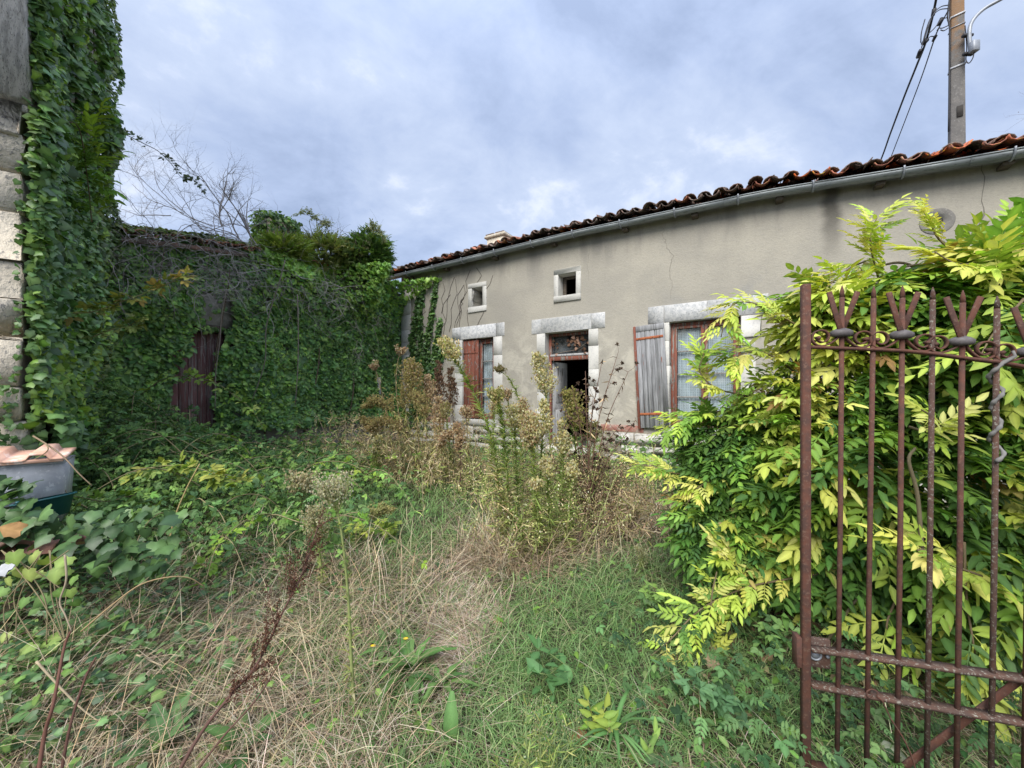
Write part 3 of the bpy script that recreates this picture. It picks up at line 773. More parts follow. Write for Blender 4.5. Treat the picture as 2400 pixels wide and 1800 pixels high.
for pz0, pz1 in ((0.12, 0.75), (0.9, 1.68)):
    obj('door_panel', MB().box(0.10, 0.45, -0.012, 0.0, pz0, pz1, .008), M['door_grey'], dl, False)
obj('door_handle', MB().box(0.49, 0.515, -0.05, 0.0, 0.92, 0.98, .005), M['rust'], dl, False)

# ---- gutter: zinc lengths with lapped joints, and hooks
def gutter_seg(x0, x1, r):
    V = []; F = []; n = 9; m = 4
    for i in range(m + 1):
        x = x0 + (x1 - x0) * i / m; zc_ = eave(x) + 0.085
        for k in range(n):
            a = math.pi + math.pi * k / (n - 1)
            for rr in (r, r - .006):
                V.append((x, -0.20 + rr * math.cos(a), zc_ + rr * math.sin(a) * 1.0))
    st = 2 * n
    for i in range(m):
        for k in range(n - 1):
            a = i * st + 2 * k
            F.append((a, a + st, a + st + 2, a + 2)); F.append((a + 1, a + 3, a + st + 3, a + st + 1))
        F.append((i * st, i * st + 1, (i + 1) * st + 1, (i + 1) * st)); e_ = i * st + 2 * (n - 1); F.append((e_, e_ + st, e_ + st + 1, e_ + 1))
    for base in (0, m * st):
        for k in range(n - 1): a = base + 2 * k; F.append((a, a + 1, a + 3, a + 2))
    mb = MB().add(V, F)
    mb.tube([(x0 + (x1 - x0) * i / 4, -0.20 - r, eave(x0 + (x1 - x0) * i / 4) + 0.09) for i in range(5)], 0.010, 6)
    return mb
gx = [-9.05, -7.3, -5.4, -3.75, -2.05, -0.45, 0.85, 2.25, 3.6, 4.8]
for i, (a, b) in enumerate(zip(gx, gx[1:])):
    local('gutter', gutter_seg(a, b + 0.05, 0.077 + 0.004 * (i % 2)), M['zinc'], house)
for x in np.arange(-8.8, 4.7, 0.95):
    zz = eave(x) + .085; pts = [(x, 0.0, zz + .10)] + [(x, -0.20 + 0.094 * math.cos(t), zz + 0.094 * math.sin(t)) for t in np.linspace(2 * math.pi, math.pi, 7)] + [(x, -0.30, zz + .03)]
    local('gutter_hook', MB().tube(pts, [.012] * len(pts), 4), M['galv'], house)
for x in (-7.9, -6.6, -5.1, -3.6, -2.1, -0.9, 0.3, 1.45, 2.6):   # rafter feet
    V, F = chamfer_box(x - .05, x + .05, -0.16, 0.05, eave(x) - 0.035, eave(x) + .02, .006)
    local('rafter_end', MB().add(V, F), M['old_wood'] if x < 1 else M['old_wood'], house)
sof = MB()
ex = np.linspace(-8.9, 4.8, 30)
for x0, x1 in zip(ex, ex[1:]):
    sof.add([(x0, -.24, roof_z(x0, -.24) - .06), (x1, -.24, roof_z(x1, -.24) - .06), (x1, DEP / 2, roof_z(x1, DEP / 2) - .06), (x0, DEP / 2, roof_z(x0, DEP / 2) - .06), (x0, DEP + .3, roof_z(x0, -.24) - .06), (x1, DEP + .3, roof_z(x1, -.24) - .06)], [(0, 1, 2, 3), (3, 2, 5, 4)])
local('roof_boards', sof, M['old_wood'], house)

# ---- canal tiles: covers over channels, laid in rows up the slope
def canal_tile(length=0.44, r0=0.092, r1=0.074, th=0.013, up=True):
    V, F = [], []; n = 6
    for yy, r in ((0, r0), (length, r1)):
        for rr in (r, r - th):
            for k in range(n):
                a = math.pi * (0.04 + 0.92 * k / (n - 1))
                V.append((rr * math.cos(a), yy, rr * math.sin(a) * (0.82 if up else -0.82)))
    q = lambda s_, l, k: s_ * 2 * n + l * n + k
    for k in range(n - 1):
        F += [(q(0, 0, k), q(1, 0, k), q(1, 0, k + 1), q(0, 0, k + 1)), (q(0, 1, k), q(0, 1, k + 1), q(1, 1, k + 1), q(1, 1, k)), (q(0, 0, k), q(0, 0, k + 1), q(0, 1, k + 1), q(0, 1, k)), (q(1, 0, k), q(1, 1, k), q(1, 1, k + 1), q(1, 0, k + 1))]
    F += [(q(0, 0, 0), q(0, 1, 0), q(1, 1, 0), q(1, 0, 0)), (q(0, 0, n - 1), q(1, 0, n - 1), q(1, 1, n - 1), q(0, 1, n - 1))]
    if not up: F = [tuple(reversed(f)) for f in F]
    return MB().add(V, F)
cov_d = canal_tile().mesh('cover_tile'); cov_d.materials.append(M['tile_dark'])
cov_r = cov_d.copy(); cov_r.materials.clear(); cov_r.materials.append(M['tile_red'])
cha_r = canal_tile(0.46, 0.098, 0.088, up=False).mesh('channel_tile'); cha_r.materials.append(M['tile_red'])
cha_d = cha_r.copy(); cha_d.materials.clear(); cha_d.materials.append(M['tile_dark'])
SP = 0.232
cols = np.arange(-8.85, 4.75, SP)
up_ang = rad(17); rest = MB()
Vc = canal_tile(); Vc = (np.concatenate(Vc.V), Vc.F)
for row in range(6):
    for ci, x in enumerate(cols):
        y = -0.27 + row * 0.34
        for chan in (False, True):
            jx, jy, jr = RNG.normal(0, .018), RNG.normal(0, .035), RNG.normal(0, .07)
            xx = x + (SP / 2 if chan else 0) + jx; yy = y + jy - (0.05 if chan and row == 0 else 0)
            zz = eave(xx) + 0.17 + (y + .28) * PITCH + (0.098 if chan else 0.036) + RNG.normal(0, .012) + .022 * math.sin(xx * 2.1) * math.sin(xx * 5.3)
            tilt = up_ang - 0.045 + RNG.normal(0, .02)
            if row < 2:
                redp = 0.30 + 0.5 * (xx > 0.7) if not chan else 0.28 + 0.6 * (xx > 0.7)
                if not chan: redp = 0.06
                me = (cha_r if RNG.random() < redp else cha_d) if chan else (cov_r if RNG.random() < redp else cov_d)
                o = bpy.data.objects.new('roof_tile', me); C.objects.link(o); o.parent = house
                o.location = (xx, yy, zz); o.rotation_euler = (tilt, RNG.normal(0, .05), jr)
                s_ = 1.14 if not chan else 1.06; o.scale = (s_, 1, s_)
            elif not chan:
                Mx = Matrix.Translation((xx, yy, zz)) @ Euler((tilt, 0, jr)).to_matrix().to_4x4()
                V = Vc[0] @ np.array(Mx.to_3x3()).T + np.array(Mx.translation); rest.add(V, Vc[1])
            else:
                Mx = Matrix.Translation((xx, yy, zz)) @ Euler((tilt, math.pi, jr)).to_matrix().to_4x4()
                V = Vc[0] @ np.array(Mx.to_3x3()).T + np.array(Mx.translation); rest.add(V, Vc[1])
o = local('roof_tile_covering', rest, M['tile_dark'], house); o['kind'] = 'stuff'
rear = MB()
for x0, x1 in zip(ex, ex[1:]):
    n = 4
    for k in range(n):
        a, b = x0 + (x1 - x0) * k / n, x0 + (x1 - x0) * (k + 1) / n
        rear.add([(a, DEP / 2 - .1, roof_z(a, DEP / 2) + .12), (b, DEP / 2 - .1, roof_z(b, DEP / 2) + .12 + .04 * (k % 2)), (b, DEP + .35, roof_z(b, -.3) + .06 + .04 * (k % 2)), (a, DEP + .35, roof_z(a, -.3) + .06)], [(0, 1, 2, 3)])
o = local('rear_tile_covering', rear, M['tile_dark'], house); o['kind'] = 'stuff'
# chimney behind the eave
ch = local('chimney', MB().box(-6.28, -5.72, 1.2, 1.75, 4.95, 5.78, .02, .004), M['pier_stone'], house)
local('chimney_cap', MB().box(-6.34, -5.66, 1.14, 1.81, 5.78, 5.86, .02, .004), M['pier_stone'], ch)
local('chimney_tile', MB().box(-6.30, -6.03, 1.16, 1.80, 5.862, 5.895, .008, .003, M=None), M['tile_dark'], ch)
local('chimney_tile', MB().box(-5.98, -5.70, 1.16, 1.80, 5.862, 5.895, .008, .003), M['tile_dark'], ch)

# cracks: thin flat strips on the wall, the shade inside painted dark
def crack(pts, w=0.0055):
    pts = smooth_pts(pts, 5); mb = MB(); V = []; F = []
    for i, (x, z_) in enumerate(pts):
        j = RNG.normal(0, .012); ww = w * (0.5 + RNG.random()) * (0.3 + 0.7 * math.sin(math.pi * (i + .5) / len(pts)))
        V += [(x + j - ww / 2, -0.003, z_), (x + j + ww / 2, -0.003, z_)]
    for i in range(len(pts) - 1): F.append((2 * i, 2 * i + 1, 2 * i + 3, 2 * i + 2))
    local('wall_crack', mb.add(V, F), M['crack'], house)
crack([(-1.38, 4.62), (-1.43, 4.4), (-1.37, 4.2), (-1.27, 4.0), (-1.32, 3.75), (-1.28, 3.5), (-1.31, 3.22)])
crack([(-2.86, 4.6), (-2.84, 4.35), (-2.87, 4.1), (-2.84, 3.8)], .004)
crack([(-0.5, 3.25), (-0.9, 3.22), (-1.6, 3.28), (-2.2, 3.22)], .003)
crack([(2.43, 4.5), (2.44, 4.0), (2.42, 3.5), (2.44, 2.8), (2.43, 1.2)], .012)
# the round zinc vent with its broken centre
vx, vz = 2.03, 3.835; V = []; F = []; nn = 28
for r_, yy in ((0.17, -0.002), (0.17, -0.006), (0.165, -0.008), (0.05, -0.007), (0.045, 0.03)):
    for k in range(nn): V.append((vx + r_ * math.cos(2 * math.pi * k / nn), yy, vz + r_ * math.sin(2 * math.pi * k / nn)))
for l in range(4):
    for k in range(nn): F.append((l * nn + k, l * nn + (k + 1) % nn, (l + 1) * nn + (k + 1) % nn, (l + 1) * nn + k))
vt = local('round_vent', MB().add(V, F), M['concrete'], house)
local('vent_hole', MB().add([(vx + 0.056 * math.cos(2 * math.pi * k / nn), -0.0095, vz + 0.056 * math.sin(2 * math.pi * k / nn)) for k in range(nn)], [tuple(range(nn))]), M['painted_shade'], vt)  # flat dark disc painted as the shade inside the hole

# ================================================================ THE IVY-CLAD OUTBUILDING, square to the house
XW = -8.5                                                # its wall plane in the house frame, facing +x; runs along y from 0 to -6
wing = root('ivy_outbuilding', 'low outbuilding buried in ivy and dead vines, plum plank door half hidden', 'outbuilding', tuple(hw(XW, -3, 0)), -TH)
WM = Matrix.Translation(hw(XW, -3, 0)) @ Matrix.Rotation(-TH, 4, 'Z')   # local: x out of the wall, y along it (+ towards the house), origin at y=-3
def wz(y): return float(np.interp(y, [-6.2, -5.9, -4.9, -3.8, -1.7, 0.3], [3.75, 3.85, 4.05, 4.2, 4.35, 4.35]))
ys = [-6.15, -4.95, -4.14, -2.5, -1.0, 0.2]
wm = MB()
def wq(y0, y1, z0, z1, x=0.0): wm.add([(x, y0 + 3, z0), (x, y1 + 3, z0), (x, y1 + 3, z1 if z1 else wz(y1)), (x, y0 + 3, z1 if z1 else wz(y0))], [(0, 1, 2, 3)])
wq(-6.15, -4.95, -.1, 2.66); wq(-4.14, 0.2, -.1, 2.66); wq(-6.15, -4.95, 2.66, None); wq(-4.95, -4.14, 2.66, None); wq(-4.14, -2.2, 2.66, None); wq(-2.2, 0.2, 2.66, None)
local('outbuilding_wall', wm, M['shed_wall'], wing)
wm = MB().box(-4.2, -4.0, -3.0, 3.2, -.1, 3.7).box(-4.0, -.35, -3.1, -2.9, -.1, 3.6).box(-4.0, -.35, 3.1, 3.25, -.1, 4.2)
local('outbuilding_wall', wm, M['shed_wall'], wing)
local('lintel', MB().box(-0.25, 0.055, -1.97, -1.10, 2.665, 2.78, .015, .006), M['old_wood'], wing)
local('render_patch', MB().box(-0.02, 0.03, -1.75, -1.0, 2.79, 3.55, .01, .004), M['shed_wall'], wing)
dr = local('plank_door', MB().box(-0.16, -0.135, -1.95, -1.14, 0.45, 2.66), M['shed_door'], wing)
for k in range(6):
    a = -1.95 + 0.135 * k; local('plank', MB().box(-0.136, -0.105, a + .003, a + .132, 0.44 + .01 * (k % 2), 2.655, .004, .0015), M['shed_door'], dr)
local('door_post', MB().box(-0.2, 0.02, -1.14, -1.03, 0.3, 2.66, .01, .004), M['old_wood'], wing)
rf = MB()
yy = np.linspace(-6.3, 0.4, 12)
for a, b in zip(yy, yy[1:]):
    rf.add([(0.22, a + 3, wz(a) + .05), (0.22, b + 3, wz(b) + .05), (-2.0, b + 3, wz(b) + .65), (-2.0, a + 3, wz(a) + .65), (-4.3, b + 3, wz(b)), (-4.3, a + 3, wz(a)), (0.22, a + 3, wz(a) - .03), (0.22, b + 3, wz(b) - .03), (-2.0, b + 3, wz(b) + .57), (-2.0, a + 3, wz(a) + .57)], [(0, 1, 2, 3), (3, 2, 4, 5), (6, 7, 1, 0), (6, 9, 8, 7)])
local('roof', rf, M['tile_dark'], wing)
for k in range(26):
    y = -6.1 + k * 0.235
    for chan in (False, True):
        o = bpy.data.objects.new('roof_tile', (cha_d if RNG.random() < .6 else cha_r) if chan else (cov_r if RNG.random() < .4 else cov_d)); C.objects.link(o); o.parent = wing
        o.location = (0.30 + RNG.normal(0, .02), y + 3 + (0.117 if chan else 0), wz(y) + (.17 if chan else .10)); o.rotation_euler = (rad(15), RNG.normal(0, .05), rad(90) + RNG.normal(0, .05))
        o.rotation_euler = (Matrix.Rotation(rad(90), 4, 'Z') @ Matrix.Rotation(rad(14), 4, 'X')).to_euler()
wch = local('chimney', MB().box(-1.3, -0.75, -0.05, 0.60, 4.3, 5.5, .02, .01), M['pier_stone'], wing)

# ================================================================ STONE HOUSE by the gateway: its ivy-clad side runs back to the outbuilding
BR = math.atan2(.65, .76)                                # local: +y back along the side wall, +x out of the side wall, stone front at y = 0
PC = (-3.93, 3.10, 0.0)
pier = root('ivy_clad_house', 'tall stone house with weathered front corner and corbel, its side wall wholly clad in ivy', 'house', PC, BR)
PM = Matrix.Translation(PC) @ Matrix.Rotation(BR, 4, 'Z')
def pw3(x, y, z): return np.array(PM @ Vector((x, y, z)))
SIDE = 3.62
local('wall', MB().box(-4.5, -0.03, 0.02, SIDE, -.1, 9.4), M['joint'], pier)
local('roof', MB().add([(.25, -.3, 9.4), (.25, SIDE + .2, 9.4), (-2.2, SIDE + .2, 10.6), (-2.2, -.3, 10.6), (-4.8, SIDE + .2, 9.4), (-4.8, -.3, 9.4)], [(0, 1, 2, 3), (3, 2, 4, 5), (1, 4, 2), (0, 3, 5), (0, 5, 4, 1)]), M['tile_dark'], pier)
def pstone(x0, x1, y0, y1, z0, z1, mat='pier_stone', nm='stone'):
    V, F = chamfer_box(x0 + .004, x1 - .004, y0, y1, z0 + .002, z1 - .002, 0.009); V = V + RNG.normal(0, .011, V.shape)
    return local(nm, MB().add(V, F), M[mat], pier)
zs = [-.05, .33, .66, 1.0, 1.32, 1.60, 1.98, 2.28, 2.60, 2.98, 3.30, 3.60, 3.86]
for i, (a, b) in enumerate(zip(zs, zs[1:])):
    x = RNG.normal(0, .010); k = 0
    while x > -2.4:
        w = RNG.uniform(.34, .62) if (k or i % 2) else RNG.uniform(.22, .36)
        pstone(x - w, x, -.02 + RNG.normal(0, .010), .3 if k else .35, a, b); x -= w; k += 1
V, F = chamfer_box(-1.6, .035, -.17, .35, 3.87, 4.75, .025); V = V + RNG.normal(0, .008, V.shape)
lowf = (V[:, 2] < 4.0) & (V[:, 1] < 0); V[lowf, 1] += .13
local('corbel', MB().add(V, F), M['corbel_stone'], pier)
V, F = chamfer_box(-1.6, .02, -.02, .35, 3.80, 3.865, .01); local('corbel_bed', MB().add(V, F), M['corbel_stone'], pier)
zs = [4.76, 5.2, 5.6, 6.0, 6.4]
for a, b in zip(zs, zs[1:]): pstone(-1.6, .02, -.16, .35, a, b, 'corbel_stone')

# ================================================================ RUSTY IRON GATE, standing open
GR = -math.atan2(.249, .969)
gate = root('iron_gate', 'rusty wrought iron gate leaf with spiked bars and scrolls, standing open before the wisteria', 'gate', (1.227, 1.6, 0.0), GR)
GM = Matrix.Translation((1.227, 1.6, 0)) @ Matrix.Rotation(GR, 4, 'Z')
def gw(x, y, z): return np.array(GM @ Vector((x, y, z)))
TRX = [0.0, .02, .236, .327, .425, .52, .635, .697, .85, 1.05, 1.25, 1.42]
TRZ = [1.739, 1.739, 1.723, 1.716, 1.702, 1.683, 1.663, 1.647, 1.60, 1.52, 1.43, 1.36]
def trz(x): return float(np.interp(x, TRX, TRZ))
g0 = -0.03
st = MB().box(-.016, .016, -.004, 0.0, g0, 2.0, .001).box(-.016, -.012, 0.0, .030, g0, 2.0, .001)
local('stile', MB().box(-.016, .016, -.006, .022, g0, 2.003, .004), M['rust'], gate)
local('stile', MB().box(1.41, 1.44, -.015, .015, g0, 1.75, .004), M['rust'], gate)
bars = [(0.123, 1.985, True), (0.2245, 1.975, False), (0.325, 1.97, True), (0.421, 1.958, False), (0.5135, 1.94, True), (0.6175, 1.912, False), (0.715, 1.89, True), (0.815, 1.85, False), (0.915, 1.81, True), (1.015, 1.77, False), (1.115, 1.72, True), (1.215, 1.67, False), (1.315, 1.63, True)]
TOPX = {0.123: .129, .2245: .237, .325: .332, .421: .429, .5135: .522, .6175: .625}
for i, (x, zt, fan) in enumerate(bars):
    xb = x - .012; xt = TOPX.get(x, x + .008); r = .0088
    mb = MB().tube([(xb, 0.008, g0), (x, 0.008, 1.0), (xt, 0.008, zt - .045)], [r, r, r], 10)
    mb.tube([(xt, 0.008, zt - .046), (xt + .0002, 0.008, zt - .02), (xt + .0005, 0.008, zt + .004)], [r, r * .85, .0015], 10)
    b_ = local('bar', mb, M['rust_lichen'] if i in (3, 5) else M['rust'], gate)
    for f_ in b_.data.polygons: f_.use_smooth = True
    if fan:
        zc_ = trz(x) + 0.062 if i < 5 else trz(x) + .06
        xx = x + .004
        for sd in (-1, 1):
            dx = sd * (.049 + .013 * (sd > 0) + .006 * (i > 3)); zz = zt - .02
            V, F = chamfer_box(-.0095, .0095, -.004, .004, 0, math.hypot(dx - sd * .008, zz - zc_ - .01), .0015)
            a = math.atan2(dx - sd * .008, zz - zc_ - .01); c_, s_ = math.cos(a), math.sin(a)
            V = np.stack([V[:, 0] * c_ + V[:, 2] * s_ + xx + sd * .008, V[:, 1] + (-.004 if sd < 0 else .020), -V[:, 0] * s_ + V[:, 2] * c_ + zc_ + .008], 1)
            local('ray', MB().add(V, F), M['rust'], gate)
        V = []; F = []
        for zz, rx in ((-.016, .024), (-.010, .040), (.006, .041), (.014, .030), (.021, .013)):
            for k in range(8):
                a = 2 * math.pi * (k + .5) / 8; V.append((xx + rx * 0.95 * math.cos(a), .008 + rx * .8 * math.sin(a), zc_ + zz))
        for l in range(4):
            for k in range(8): F.append((l * 8 + k, l * 8 + (k + 1) % 8, (l + 1) * 8 + (k + 1) % 8, (l + 1) * 8 + k))
        F.append(tuple(range(32, 40))); F.append(tuple(reversed(range(8))))
        local('collar', MB().add(V, F), M['lead'], gate)
        for sd in (-1, 1):                                   # C-scrolls springing from the collar
            cx_ = xx + sd * .0715; cz = trz(cx_) + .0415; pts = []
            p0 = np.array((xx + sd * .012, zc_ - .016)); pb = np.array((cx_ + sd * .0345 * math.cos(rad(-100)), cz + .0345 * math.sin(rad(-100))))
            for t in np.linspace(0, .92, 7): u_ = t; pts.append((p0[0] + (pb[0] - p0[0]) * u_, .008, p0[1] + (pb[1] - p0[1]) * (1 - (1 - u_) ** 1.8)))
            for t in np.linspace(0, 1, 36):
                ang = rad(-100) + rad(455) * t; r_ = .0345 * (1 - .68 * t ** 2.0)
                pts.append((cx_ + sd * r_ * math.cos(ang), .008, cz + r_ * math.sin(ang)))
            pts = np.array(pts); V = []; F = []
            T_ = unit(np.gradient(pts, axis=0)); Nn = np.stack([-T_[:, 2], 0 * T_[:, 0], T_[:, 0]], 1)
            for p_, n_ in zip(pts, Nn):
                V += [p_ + n_ * .0028 + (0, -.009, 0), p_ + n_ * .0028 + (0, .009, 0), p_ - n_ * .0028 + (0, .009, 0), p_ - n_ * .0028 + (0, -.009, 0)]
            for q in range(len(pts) - 1):
                for k in range(4): F.append((q * 4 + k, q * 4 + (k + 1) % 4, (q + 1) * 4 + (k + 1) % 4, (q + 1) * 4 + k))
            F += [(3, 2, 1, 0), tuple(range(len(V) - 4, len(V)))]
            sc_ = local('scroll', MB().add(V, F), M['rust'], gate)
            local('scroll_eye', MB().tube([(pts[-1][0], -.003, pts[-1][2]), (pts[-1][0], .019, pts[-1][2])], .0075, 8), M['rust'], sc_)
def flat_bar(xs, zf, hh, y0, y1, nm, mat='rust'):
    V = []; F = []
    for x in xs:
        z_ = zf(x); V += [(x, y0, z_ - hh), (x, y0, z_ + hh), (x, y1, z_ + hh), (x, y1, z_ - hh)]
    for q in range(len(xs) - 1):
        for k in range(4): F.append((q * 4 + k, (q + 1) * 4 + k, (q + 1) * 4 + (k + 1) % 4, q * 4 + (k + 1) % 4))
    F += [(0, 1, 2, 3), tuple(reversed(range(len(V) - 4, len(V))))]
    return local(nm, MB().add(V, F), M[mat], gate)
flat_bar(np.linspace(.016, 1.41, 40), trz, .0055, -.007, .024, 'top_rail')
flat_bar([.017, .3, .7, 1.1, 1.41], lambda x: .483, .0065, -.014, .030, 'lock_rail', 'rust_lichen')
flat_bar([.017, .3, .7, 1.1, 1.41], lambda x: .334 - .02 * x, .0065, -.014, .030, 'middle_rail', 'rust_lichen')
flat_bar([.017, .7, 1.41], lambda x: -.005, .0065, -.014, .030, 'bottom_rail')
V, F = chamfer_box(-.014, .014, -.003, .004, 0, 1.62, .001); a = math.atan2(1.0, .0) * 0 + math.atan2(1.08, 1.25)
V = np.stack([V[:, 0] * math.cos(a) + V[:, 2] * math.sin(a) + .33, V[:, 1] + .036, -V[:, 0] * math.sin(a) + V[:, 2] * math.cos(a) + .015], 1); V = V[:, [0, 1, 2]]
local('brace', MB().add(V, F), M['rust'], gate)
lk = local('lock_case', MB().box(-.034, .098, .024, .042, .395, .517, .003), M['rust_lichen'], gate)
local('latch_plate', MB().box(-.036, -.016, -.004, .045, .40, .525, .002), M['rust'], gate)
ringV = [(.040 + .020 * math.cos(t), .018, .452 + .020 * math.sin(t)) for t in np.linspace(0, 2 * math.pi, 17)]
local('keyhole_plate', MB().tube(ringV, .0045, 6, False).tube([(.040, .024, .452), (.040, .015, .452)], .014, 12), M['galv'], lk)
local('bolt_head', MB().tube([(.083, .024, .452), (.083, .013, .452)], .007, 6), M['galv'], lk)

# grey dead vine wound round the sixth bar
pts = []
for t in np.linspace(0, 1, 70):
    z_ = 1.66 - .37 * t; a = t * 2 * math.pi * 3.2 + 1.0; r_ = .0145 + .004 * math.sin(9 * t)
    pts.append(gw(.622 + r_ * math.cos(a), .008 + r_ * math.sin(a) * -1, z_))
pts = [gw(.655, -.012, 1.705), gw(.66, -.016, 1.685)] + pts
o = obj('twisted_vine', MB().tube(pts, [.0048 + .0035 * math.sin(i * .7) ** 2 for i in range(len(pts))], 6, col=(.20, .195, .185)), M['twig']); tag(o, 'grey lichen-crusted vine stem wound around a gate bar', 'vine'); recentre(o)
pts = smooth_pts([gw(.222, -.014, .345), gw(.205, -.02, .335), gw(.20, -.018, .355), (gw(.215, -.02, .37)), gw(.235, -.02, .362), gw(.232, -.02, .345), gw(.25, -.022, .33), gw(.275, -.025, .27), gw(.315, -.03, .20), gw(.345, -.03, .12), gw(.36, -.03, .03)], 5)
o = obj('rusty_wire', MB().tube(pts, .0028, 5), M['rust']); tag(o, 'rusty wire looped round a gate rail and hanging down', 'wire'); recentre(o)
# hinge post of the gate, just outside the view to the east
gp = root('gate_post', 'square rendered gate post carrying the rusty gate', 'post', tuple(gw(1.63, .05, 0)), GR)
local('shaft', MB().box(-.17, .17, -.17, .17, -.1, 1.95, .02, .004), M['pier_stone'], gp)
local('post_cap', MB().box(-.21, .21, -.21, .21, 1.95, 2.05, .02, .004), M['white_stone'], gp)
for z_ in (.45, 1.3): local('hinge_pin', MB().box(-.21, -.172, -.012, .012, z_, z_ + .05, .003), M['rust'], gp)

# ================================================================ UTILITY POLE, LAMP ARM, CABLES
PP = P(2242, 300, 8.3)
pole = root('utility_pole', 'tall concrete utility pole with orange lichen rising behind the tiled roof', 'pole', (PP[0], PP[1], 0.0), -rad(36))
def tapered(z0, z1, w0, w1, d0, d1, ch=.02):
    V, F = chamfer_box(-.5, .5, -.5, .5, 0, 1, .06); t = V[:, 2]
    return np.stack([V[:, 0] * (w0 + (w1 - w0) * t), V[:, 1] * (d0 + (d1 - d0) * t), z0 + (z1 - z0) * t], 1), F
V, F = tapered(-.2, 13.0, .30, .16, .25, .135)
local('shaft', MB().add(V, F), M['pole'], pole)
def pw_(z_): return .30 + (.16 - .30) * (z_ + .2) / 13.2
for z_, m_ in ((8.55, 'white_band'), (9.65, 'white_band'), (10.62, 'white_band'), (9.42, 'galv'), (10.35, 'galv')):
    w = pw_(z_) / 2 + .006; d = w * .86 + .004; h = .018 if m_ == 'white_band' else .008; tl = .03
    mb = MB()
    for (x0, x1, y0, y1) in ((-w, w, -d - .004, -d + .002), (-w, w, d - .002, d + .004), (-w - .004, -w + .002, -d, d), (w - .002, w + .004, -d, d)):
        V, F = chamfer_box(x0, x1, y0, y1, z_ - h, z_ + h); V[:, 2] += V[:, 0] * tl * 4; mb.add(V, F)
    local('band', mb, M[m_], pole)
wv = MB()
local('slot', MB().box(-.02, .07, -.112, -.08, 7.45, 7.68, .002), M['painted_shade'], pole)  # slightly proud block, coloured dark as the shade of a recess
local('down_cable', MB().tube(smooth_pts([(-.135, -.08, 7.2), (-.125, -.09, 8.4), (-.12, -.09, 9.4), (-.15, -.08, 9.7), (-.11, -.08, 10.2), (-.10, -.08, 10.7)], 4), .014, 5), M['cable'], pole)
lamp = root('street_lamp', 'grey curved street lamp arm clamped to the utility pole', 'street lamp', (PP[0], PP[1], 9.4), 0)
a0, a1 = P(2276, 118, 8.05), P(2274, 60, 8.05)
arm = smooth_pts([P(2275, 124, 8.05), P(2272, 75, 8.05), P(2280, 48, 8.05), P(2305, 22, 8.0), P(2343, 0, 7.9), P(2420, -42, 7.7), P(2500, -75, 7.5)], 6)
obj('arm', MB().tube(arm, .033, 10), M['galv'], lamp)
hd = P(2530, -85, 7.4)
obj('lamp_head', MB().box(hd[0] - .3, hd[0] + .3, hd[1] - .12, hd[1] + .12, hd[2] - .05, hd[2] + .07, .04), M['galv'], lamp)
bx = P(2282, 112, 8.0)
obj('junction_box', MB().box(bx[0] - .065, bx[0] + .075, bx[1] - .06, bx[1] + .05, bx[2] - .09, bx[2] + .13, .012), M['galv'], lamp)
for (x, y) in ((2268, 84), (2270, 127)):
    q = P(x, y, 8.1); obj('clamp', MB().box(q[0] - .11, q[0] + .09, q[1] - .04, q[1] + .03, q[2] - .025, q[2] + .025, .006), M['cable'], lamp)
obj('lead_wire', MB().tube(smooth_pts([P(2283, 122, 8.0), P(2280, 136, 8.0), P(2271, 148, 8.05), P(2264, 140, 8.1), P(2266, 110, 8.12), P(2262, 60, 8.12)], 5), .010, 5), M['cable'], lamp)
def cable(label, pts, r, hard):
    t = root('overhead_cable', label, 'cable', tuple(pts[0]))
    obj('wire', MB().tube(smooth_pts(pts, 8), r, 5), M['cable'], t)
    for p_, q_, rr in hard: obj('clamp', MB().tube([p_, q_], [rr, rr * .8], 6), M['cable'], t)
    return t
far1 = P(2064, 374, 13.0); 
def lerp(a, b, t): return a + (b - a) * t
A1, B1 = P(2190, 10, 8.6), P(2010, 530, 22)
mid = [lerp(A1, B1, t) - np.array((0, 0, 0.9 * 4 * t * (1 - t) * 0)) for t in (0, 1)]
cable('thick bundled overhead cable dropping from the pole towards the roof', [P(2199, -60, 8.4), P(2194, 0, 8.5), P(2172, 92, 9.2), P(2150, 150, 10.0), P(2120, 225, 11.2), P(2088, 310, 12.6), P(2064, 376, 14.0), P(2030, 450, 17.0)], .024,
      [(P(2172, 92, 9.15), P(2163, 104, 9.2), .06), (P(2158, 118, 9.5), P(2151, 134, 9.7), .05), (P(2190, 20, 8.55), P(2186, 38, 8.6), .04)])
cable('thinner overhead cable hanging from the insulator on the pole', [P(2224, 22, 8.25), P(2206, 55, 8.4), P(2195, 78, 8.6), P(2188, 97, 8.8), P(2160, 180, 10.2), P(2128, 265, 11.8), P(2086, 374, 13.8), P(2055, 455, 16.5)], .013,
      [(P(2208, 42, 8.4), P(2198, 60, 8.45), .035), (P(2193, 84, 8.65), P(2187, 96, 8.75), .035)])
lw = root('jumper_wire', 'black jumper wires looping between overhead cables and pole', 'wire', tuple(P(2190, 40, 8.4)))
for ps in ([(2222, 12), (2205, 16), (2190, 30), (2176, 62), (2166, 95)], [(2222, 20), (2200, 24), (2180, 45), (2168, 80), (2160, 112)], [(2222, 60), (2208, 66), (2200, 66), (2196, 72)], [(2222, 66), (2212, 72), (2204, 70)], [(2175, 80), (2190, 66), (2205, 48), (2222, 40)], [(2191, 86), (2180, 86), (2170, 98)], [(2168, 45), (2160, 75), (2158, 100)]):
    obj('wire_loop', MB().tube(smooth_pts([P(x, y, 8.25 + .02 * k) for k, (x, y) in enumerate(ps)], 5), .010, 5), M['cable'], lw)

